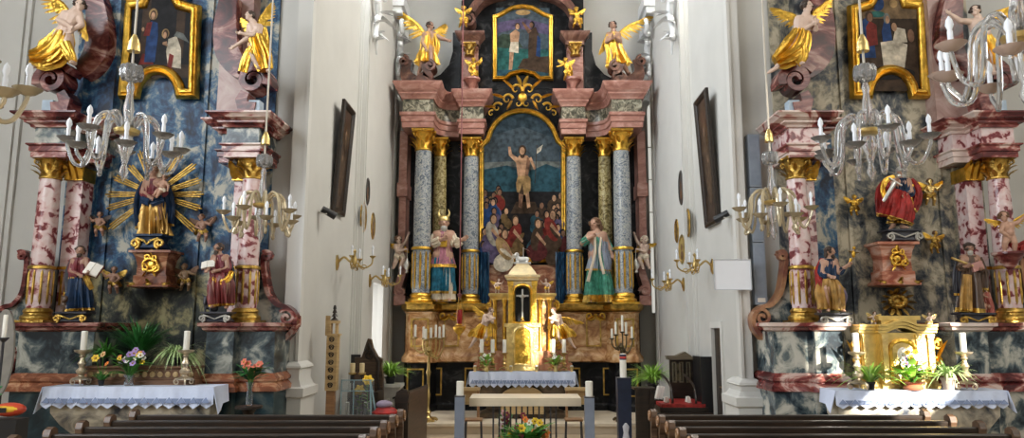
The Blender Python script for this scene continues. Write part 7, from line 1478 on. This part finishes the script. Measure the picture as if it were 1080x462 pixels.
wall_painting('dark brown-framed painting on the chancel wall above the white panel', [(761, 234), (742.5, 108)], XR, -1, dkc)
def oval(label, cx, cy, rx, ry, X, sg, fm, cm, group):
    P = on_x(cx, cy, X); a = on_x(cx - rx, cy, X); c = on_x(cx + rx, cy, X); hy = abs(a.y - c.y) / 2; hz = abs(on_x(cx, cy - ry, X).z - P.z)
    t = thing('oval_medallion', label, 'medallion', (X, P.y, P.z - hz), group)
    b = MB(); rings = []
    for s, fw in ((1, 0), (1, .008), (.92, .02), (.84, .018), (.78, .01), (.78, 0)): rings.append([V((X + sg * (fw + .002), P.y + hy * s * cos(2 * pi * k / 28), P.z + hz * s * sin(2 * pi * k / 28))) for k in range(28)])
    b.loft(rings + [rings[0]], caps=False); b.build('oval_frame', fm, t)
    b = MB(); b.loft([[V((X + sg * d, P.y + hy * .8 * cos(2 * pi * k / 28), P.z + hz * .8 * sin(2 * pi * k / 28))) for k in range(28)] for d in (.003, .008)]); o = b.build('portrait', cm, t)
    b = MB(); b.ell((X + sg * .009, P.y, P.z + hz * .12), (.004, hy * .25, hz * .25), 12, 8); b.ell((X + sg * .009, P.y, P.z - hz * .4), (.004, hy * .45, hz * .3), 12, 8); b.build('relief_head', brass if cm is gold_old else hair_brown, o)
dmk = plain('dark_medallion', (.05, .045, .04), .4, var=.3); g_ = 'oval medallions on the chancel wall'
oL, oR = XL + .0, XR - .0
XLm, XRm = XL + PO, XR - PO
oval('dark oval medallion hanging above the two gold ones, painting-with-post side', 387.5, 202, 1.8, 15, XLm, 1, dmk, dmk, None)
oval('larger gold oval medallion nearer the camera below the dark one, priest-statue side', 383, 229, 3.2, 17, XLm, 1, gold_old, plain('tan_portrait', (.35, .26, .14), .5, var=.3), None)
oval('slimmer gold oval medallion deeper in the chancel, priest-statue side', 393, 238.5, 2.0, 14.5, XLm, 1, gold_old, plain('tan_portrait', (.35, .26, .14), .5, var=.3), None)
oval('dark oval medallion hanging above the gold ones, doorway side', 718.5, 198, 2.4, 19, XRm, -1, dmk, dmk, None)
oval('uppermost of three gold oval medallions, doorway side', 726, 235, 2.2, 15.5, XRm, -1, gold_old, gold_old, None)
oval('slimmest gold oval medallion closest to the altar, doorway side', 714, 243.5, 2.0, 13, XRm, -1, gold_old, gold_old, None)
oval('lowest and largest gold oval medallion, doorway side', 719.5, 263, 3.2, 16, XRm, -1, gold_pale, plain('gold_portrait', (.6, .45, .15), .4, .5, .3), None)
def sconce(label, bx_, by, tips, X, sg, group, mat=brass):
    base = on_x(bx_, by, X); t = thing('wall_sconce', label, 'wall sconce', base, group)
    b = MB(); b.loft([[V((X + sg * d, base.y + .07 * s * cos(2 * pi * k / 16), base.z + .13 * s * sin(2 * pi * k / 16))) for k in range(16)] for d, s in ((0.001, 1), (.02, 1), (.04, .5))]); b.build('wall_plate', mat, t)
    hub = V((X + sg * .3, base.y, base.z + .03)); b = MB(); b.tube(smoothpath([V((X + sg * .02, base.y, base.z)), V((X + sg * .12, base.y, base.z + .09)), V((X + sg * .22, base.y, base.z + .02)), hub], 5), .018, 6); b.lathe([(.0, -.12), (.03, -.08), (.05, 0), (.03, .05), (.015, .12), (.03, .16), (.0, .2)], hub, 10); b.build('bracket', mat, t)
    for k, (dx, dy, dz) in enumerate(tips):
        e = hub + V((sg * dx, dy, dz)); m = hub + V((sg * dx * .5, dy * .5, -.14 + dz * .3)); b = MB()
        b.tube(smoothpath([hub, m, e - V((sg * .02, 0, .14)), e - V((0, 0, .03))], 5), .013, 6); b.lathe([(.008, -.05), (.045, -.015), (.055, 0), (.03, .005)], e, 12); b.tube([m + V((p[0] * sg, 0, p[1])) for p in spiral(0, 0, .06, .01, 0, 420, 14)], .008, 5); a_ = b.build('arm', mat, t)
        b = MB(); b.lathe([(.014, 0), (.014, .1), (.011, .105), (.02, .13), (.015, .16), (.002, .18)], e, 10); b.build('electric_candle', bulb_glass, a_)
tips = ((.02, -.28, .06), (.3, .0, .08), (.02, .28, .06))
gs = 'brass wall sconces of the chancel'
sconce('three-armed brass wall sconce nearest the dark painting above the post', 355, 277, tips, XL, 1, None); sconce('three-armed brass wall sconce beside the bright slot window', 389.5, 296, tips, XLm, 1, None)
sconce('three-armed brass wall sconce beside the white projection panel', 752, 281, tips, XR, -1, None); sconce('three-armed brass wall sconce deeper in the chancel below the gold medallions', 721.5, 300, tips, XRm, -1, None)
for px_, py, X, sg, l in ((336, 224, XL, 1, 'under the dark painting above the post'), (772, 228, XR, -1, 'under the dark painting above the white panel')):
    c = on_x(px_, py, X); t = thing('spotlight', 'small black wall spotlight ' + l, 'spotlight', c, 'small wall spotlights'); b = MB(); b.tube([c, c + V((sg * .14, -.02, -.02))], .018, 8); b.build('arm', ws, t)
    b = MB(); p = c + V((sg * .16, .02, .0)); b.tube([p + V((-sg * .1, -.05, .05)), p + V((sg * .08, .05, -.05))], [.05, .06], 12); b.build('lamp_housing', black_mat, t)
# projection panel and column loudspeaker
Yq = 10.12; x0, x1, z0, z1 = Xp(753, 290, Yq), Xp(791.5, 290, Yq), Z(305.5, Yq), Z(274, Yq)
t = thing('projection_panel', 'blank white rectangular panel mounted beside the chancel arch', 'screen', ((x0 + x1) / 2, Yq, z0)); b = MB(); b.bb(x0, x1, Yq - .015, Yq + .015, z0, z1); b.build('white_sheet', plain('screen_white', (.84, .86, .90), .7, var=.01), t, smooth=0)
goldframe(x0 - .008, x1 + .008, z0 - .008, z1 + .008, Yq - .013, .012, plain('panel_edge_grey', (.5, .52, .55), .5), t, 'edge_frame'); b = MB(); b.bb(x1 - .3, x1 - .26, Yq + .015, 10.24, (z0 + z1) / 2 - .03, (z0 + z1) / 2 + .03); b.build('wall_bracket', steel_dark, t, smooth=0)
Yq = 10.3; x0, x1 = Xp(791.5, 230, Yq), Xp(804, 230, Yq); zs = [Z(y, Yq) for y in (322, 256, 198, 142)]
spk = plain('grey_blue_speaker', (.27, .31, .36), .5, var=.04); t = thing('column_loudspeaker', 'slim tall blue-grey column loudspeaker on the wall beside the altar volute', 'loudspeaker', ((x0 + x1) / 2, Yq, zs[0])); 
for a, c in zip(zs, zs[1:]): b = MB(); b.bb(x0, x1, Yq - .05, YN - .001, a + .006, c - .006); sgm = b.build('cabinet_section', spk, t, smooth=0); b = MB(); b.bb(x0 + .015, x1 - .015, Yq - .056, Yq - .05, a + .03, c - .03); b.build('grille', plain('grille_blue', (.24, .28, .34), .7), sgm, smooth=0)
b = MB(); b.bb(x0 + .03, x1 - .03, Yq - .06, Yq - .056, zs[0] + .04, zs[0] + .1); b.build('white_label', paper, t, smooth=0)
# ================================================================ CHANDELIERS
def chandelier(label, c, mats, arms=10, R=.47, group=None, top=11.4, dish=None):
    t = thing('chandelier', label, 'chandelier', c, group); gm, am = mats
    b = MB(); b.tube([(0, 0, .72), (0, 0, top - c[2])], .012, 6); b.build('suspension_cord', plain('pale_cord', (.55, .5, .42), .6), t, world=False)
    b = MB(); b.lathe([(.02, .86), (.055, .84), (.05, .92), (.03, .97), (.015, 1.0)], n=12); b.build('brass_bell', gold_pale, t, world=False)
    b = MB(); b.ell((0, 0, .64), (.095, .095, .09), 16, 10)
    for k in range(8): b.ell((cos(k * pi / 4) * .07, sin(k * pi / 4) * .07, .64), (.035, .035, .075), 8, 6)
    b.build('glass_ball', gm, t, world=False)
    b = MB(); b.lathe([(.02, .55), (.035, .5), (.025, .45), (.045, .3), (.03, .2), (.06, .14), (.08, .1), (.05, .05), (.07, -.02), (.045, -.1), (.02, -.2), (.04, -.27), (.0, -.36)], n=14); b.build('glass_stem', gm, t, world=False)
    b = MB(); b.lathe([(.05, .06), (.1, .08), (.11, .11), (.05, .13)], n=16); b.build('gilt_collar', gold_pale, t, world=False)
    for k in range(arms):
        a = 2 * pi * (k + .3) / arms; d = V((cos(a), sin(a), 0)); r_ = R * (1 if k % 2 else .8); dz = .0 if k % 2 else -.1
        pts = smoothpath([d * .04 + V((0, 0, .1)), d * .14 + V((0, 0, .24)), d * .25 + V((0, 0, .16)), d * .28 + V((0, 0, -.1)), d * .33 + V((0, 0, -.22 + dz * .4)), d * (r_ - .06) + V((0, 0, -.2 + dz * .4)), d * r_ + V((0, 0, -.06 + dz)), d * r_ + V((0, 0, .0 + dz))], 4)
        b = MB(); b.tube(pts, [.02 - .006 * i / len(pts) for i in range(len(pts))], 7); e = d * r_ + V((0, 0, dz)); arm = b.build('glass_arm', am, t, world=False)
        b = MB(); b.lathe([(.012, -.03), (.05, -.015), (.09, .02), (.085, .022), (.03, .0)], e, 14)
        b.build('drip_dish', dish or am, arm, world=False)
        b = MB(); b.lathe([(.016, 0), (.016, .1), (.013, .11), (.024, .14), (.018, .175), (.002, .2)], e, 10); b.build('candle_bulb', bulb_glass, arm, world=False)
    return t
gold_glass = plain('amber_gilt_glass', (.85, .72, .48), .12, .1, .1, trans=.55)
ch = {}
Yd = (9.0, 6.3, 4.3)
chandelier('large clear glass chandelier hanging before the crowned madonna', at(133, 150, Yd[1]), (glass, glass))
chandelier('large clear glass chandelier hanging before the red-cloaked statue', at(917, 150, Yd[1]), (glass, glass))
chandelier('gold-tinted chandelier hanging before the column of the seated ox saint', at(276, 225, 8.6), (glass, gold_glass), R=.43)
chandelier('gold-tinted chandelier hanging before the column of the eagle-lifting saint', at(815, 222, 8.6), (glass, gold_glass), R=.43)
chandelier('near glass chandelier mostly cut by the picture edge beside the dim wall', at(-66, 78, Yd[2]), (glass, gold_glass))
chandelier('near glass chandelier with pinkish dishes before the dark-haired angel', at(1078, 56, Yd[2]), (glass, glass), R=.5, dish=plain('rosy_glass', (.80, .62, .54), .12, 0, .08, trans=.4))
# ================================================================ PEWS
def pew(label, x0, x1, Y, zt, group, ends=(1, 1), front=False):
    t = thing('pew', label, 'pew', ((x0 + x1) / 2, Y, 0), group); h = zt
    b = MB(); b.bb(x0, x1, Y - .015, Y + .015, .12, h - .05); b.build('backrest', wood_pew, t, smooth=0)
    b = MB(); b.mould([(x0, Y - .03), (x1, Y - .03), (x1, Y + .03), (x0, Y + .03)], [(0, h - .06), (.01, h - .045), (.01, h - .01), (0, h)]); b.build('top_rail', wood_dark, t)
    b = MB(); b.bb(x0, x1, Y - .17, Y - .03, h - .12, h - .095); b.bb(x0, x1, Y - .18, Y - .165, h - .12, h - .085); b.build('book_ledge', wood('ledge_oak', (.10, .055, .03), (.22, .13, .075), .35, 3, (1, 12, 12)), t, smooth=0)
    if not front:
        b = MB(); b.bb(x0, x1, Y + .02, Y + .23, .42, .46); b.build('seat', wood_pew, t, smooth=0)
    b = MB(); b.bb(x0, x1, Y - .2, Y - .08, .14, .18); b.build('kneeler', wood_dark, t, smooth=0)
    for i, x in enumerate((x0, x1)):
        if not ends[i]: continue
        pr = [(Y - .06, 0), (Y - .06, .3), (Y - .035, .45), (Y - .05, .7), (Y - .02, h - .14), (Y - .06, h - .07), (Y - .075, h - .01), (Y - .05, h + .045), (Y + .0, h + .065), (Y + .05, h + .04), (Y + .06, h - .02), (Y + .03, h - .08), (Y + .05, .7), (Y + .14, .62), (Y + .2, .56), (Y + .24, .48), (Y + .2, .4), (Y + .22, .2), (Y + .22, 0)]
        b = MB(); s = -1 if i == 0 else 1; b.prismx(pr, x, x + s * .06); e = b.build('end_panel', wood_pew, t, smooth=0)
        b = MB(); b.tube([(x + s * .07, Y + p[0], h + p[1]) for p in spiral(0, 0, .055, .01, -90, 420, 16)], .014, 6); b.build('carved_scroll', wood_warm, e)
    return t
ZP = 1.05
rows = (8.2, 7.72, 7.24, 6.76, 6.28)
ords = ('front', 'second', 'third', 'fourth', 'fifth')
for i, Y in enumerate(rows):
    s = Y / 8.2
    pew('dark oak pew on the shaded altar side, %s row from the altar' % ords[i], -4.2, -1.36, Y, ZP, None, (1, 1), False)
    pew('dark oak pew on the sunlit altar side, %s row from the altar' % ords[i], 1.46, 4.36, Y, ZP, None, (1, 1), False)
# ================================================================ THINGS AT THE EDGE BESIDE THE SHADED ALTAR
Ye = 8.4; P = lambda x, y: at(x, y, Ye)
t = thing('banner_board', 'tall grey oval board at the picture edge beside the shaded altar', 'board', (Xp(2, 400, Ye + .2), Ye + .2, 0)); c = at(2, 372, Ye + .2)
b = MB(); b.loft([[V((c.x + .14 * cos(a / 14 * pi), Ye + .2 + d, c.z + .5 * sin(a / 14 * pi))) for a in range(28)] for d in (-.015, .015)]); b.build('oval_panel', plain('warm_grey_panel', (.24, .22, .19), .7), t, smooth=0); b = MB(); b.bb(c.x - .02, c.x + .02, Ye + .2, Ye + .24, 0, c.z - .3); b.bb(c.x - .2, c.x + .2, Ye + .05, Ye + .4, 0, .03); b.build('stand_leg', wood_dark, t, smooth=0)
c0 = P(4, 356); zst = c0.z; t = thing('candle_stand', 'thin iron candle stand at the picture edge in front of the oval board', 'candle stand', (c0.x, Ye, 0)); b = MB(); b.tube([(c0.x, Ye, .03), (c0.x, Ye, zst)], .014, 8); b.lathe([(.02, zst - .05), (.055, zst - .01), (.055, zst)], (c0.x, Ye, 0), 12); b.lathe([(.16, 0), (.16, .02), (.03, .05)], (c0.x, Ye, 0), 16); b.build('stem', steel_dark, t)
candle('white taper candle on the thin iron stand at the picture edge', (c0.x, Ye, zst), .024, P(4, 332).z - zst)
b0 = V((P(3, 420).x, Ye - .2, 0)); t = thing('lilac_plant', 'lilac flowers with broad green leaves at the picture edge', 'flowers', b0); zf_ = P(3, 352).z
b = MB(); b.lathe([(.1, 0), (.13, .3), (.14, .32), (.12, .3)], b0, 14); b.build('pot', black_mat, t); b = MB(); b.tube([b0 + V((0, 0, .28)), V((b0.x, b0.y, P(3, 355).z))], .008, 6)
b.build('stem', leaf, t); b = MB()
for k, (a, zz_) in enumerate(((.8, 405), (.4, 398), (-.6, 402), (.9, 412), (.2, 430), (.7, 436))): b.blade((b0.x, b0.y, P(3, zz_ + 8).z), (a, -.3, .7), .22, .05, (0, 0, -.06), .15)
b.build('leaves', plain('bright_leaf', (.08, .45, .12), .4), t)
for k in range(6): b = MB(); flower(b, P(1 + k % 3 * 3, 350 + k * 1.6) + V((0, -.2, 0)), .05, 0, 1, random.Random(k)); b.build('blossom', [lilac, plain('flower_heart', (.35, .2, .03), .6)], t)
Yd_ = 7.9; c = at(10, 432, Yd_); t = thing('collection_tray', 'bright yellow and red oval tray with a black square, beside the first pew', 'tray', (c.x, Yd_, c.z - .09))
b = MB(); b.ell(c, (.165, .12, .072), 24, 10); b.build('red_shell', plain('tray_red', (.6, .07, .03), .35), t); b = MB(); b.ell(c + V((0, -.012, .006)), (.15, .118, .055), 24, 10); b.build('yellow_face', plain('tray_yellow', (.75, .45, .03), .35, var=.4, scale=6), t)
b = MB(); b.box(c + V((.015, -.13, .006)), (.075, .012, .05)); b.build('black_square', black_mat, t, smooth=0)
b = MB(); b.bb(c.x - .15, c.x + .15, Yd_ - .1, Yd_ + .1, 0, c.z - .09); o = b.build('box_plinth', black_mat, None, smooth=0); recentre(o, V((c.x, Yd_, 0))); tag(o, 'black box plinth under the bright oval tray', 'plinth')
# ================================================================ NAVE WALLS, LIGHT, CAMERA
NW = 8.9
struct(MB().bb(-NW - .5, NW, -9.3, -9, 0, HC).build('wall_nave_back', plaster, smooth=0))
hl = [(-6.5 + k * 4.6, -4.0 + k * 4.6, 3.0, 10.6) for k in range(3)]
wall_x('wall_nave_left', -NW - .5, -NW, -9, YN + .5, 0, HC, hl)
SUN = V((-.40, .88, -.36)).normalized()
def back(p, X=NW): s = (X - p.x) / -SUN.x; return p - SUN * s
SUNHOLES = []  # added openings, traced back along the sun from each wanted light patch
def hole(p, wy, wz):
    q = back(V(p)); SUNHOLES.append((q.y - wy, q.y + wy, q.z - wz, q.z + wz))
hole(at(876, 370, 9.42), .42, .40)      # pedestal of the eagle saint
hole(at(966, 410, 8.93), 2.3, .46)        # tabernacle and cloth
hole(at(1074, 318, 9.55), .12, .35)        # outer column foot
hole(at(569, 348, 15.1), .72, .62)      # central tabernacle
b = MB(); hs = SUNHOLES
def merge(hs):
    return hs
wall_x('wall_nave_right_sun_mask', NW, NW + .06, -32, YN + .5, 0, 20, merge(hs))  # unseen wall, made overlong and overtall to keep stray sun out
w = bpy.data.worlds.new('World'); SC.world = w; w.use_nodes = True
bg = w.node_tree.nodes['Background']; bg.inputs['Color'].default_value = (.86, .93, 1.0, 1); bg.inputs['Strength'].default_value = .6
def light(name, kind, loc, energy, color=(1, 1, 1), rot=None, size=None, sizey=None, target=None):
    l = bpy.data.lights.new(name, kind); l.energy = energy; l.color = color
    o = bpy.data.objects.new(name, l); C.objects.link(o); o.location = loc
    if target is not None: o.rotation_euler = (V(target) - V(loc)).to_track_quat('-Z', 'Y').to_euler()
    if kind == 'AREA':
        l.shape = 'RECTANGLE'; l.size = size; l.size_y = sizey or size
    return o
s = light('sun', 'SUN', (20, -20, 20), 13, (1, .93, .8)); s.rotation_euler = SUN.to_track_quat('-Z', 'Y').to_euler(); s.data.angle = radians(.6)
for X, sg in ((XL - .45, 1), (XR + .45, -1)):
    for y in (11.9, 14.7): light('window_daylight', 'AREA', (X, y, 9.8 if y < 13 else 10.3), 380 if sg < 0 else 330, (1, .95, .86) if sg < 0 else (.86, .93, 1), None, 1.3, 2.4 if y < 13 else 1.7, (X + sg * 4, y + .8, 4.5))
for k, h in enumerate(hl): light('nave_fill_daylight', 'AREA', (-NW - .3, (h[0] + h[1]) / 2, 6.8), 430, (.9, .95, 1), None, 2.4, 7, (0, (h[0] + h[1]) / 2 + 2, 3.5))
for y in (-5, 0, 5): light('nave_fill_daylight', 'AREA', (NW - .05, y, 7), 170, (1, .95, .86), None, 2.2, 6, (0, y + 3, 3.2))  # added fill lamps in front of the right wall, no windows built behind them
cam = bpy.data.cameras.new('camera'); co = bpy.data.objects.new('camera', cam); C.objects.link(co)
co.location = (0, 0, EYE); co.rotation_euler = (pi / 2 + TH, 0, 0); cam.sensor_width = 36; cam.lens = 36 * F / 1080; cam.shift_x = -(CX - 540) / 1080; cam.clip_end = 200
SC.camera = co
SC.view_settings.view_transform = 'Standard'; SC.view_settings.look = 'None'; SC.view_settings.gamma = 1; SC.view_settings.use_curve_mapping = False; SC.view_settings.exposure = 0.42
SC.cycles.max_bounces = 8; SC.cycles.diffuse_bounces = 4; SC.cycles.caustics_reflective = False; SC.cycles.caustics_refractive = False; SC.cycles.sample_clamp_indirect = 5
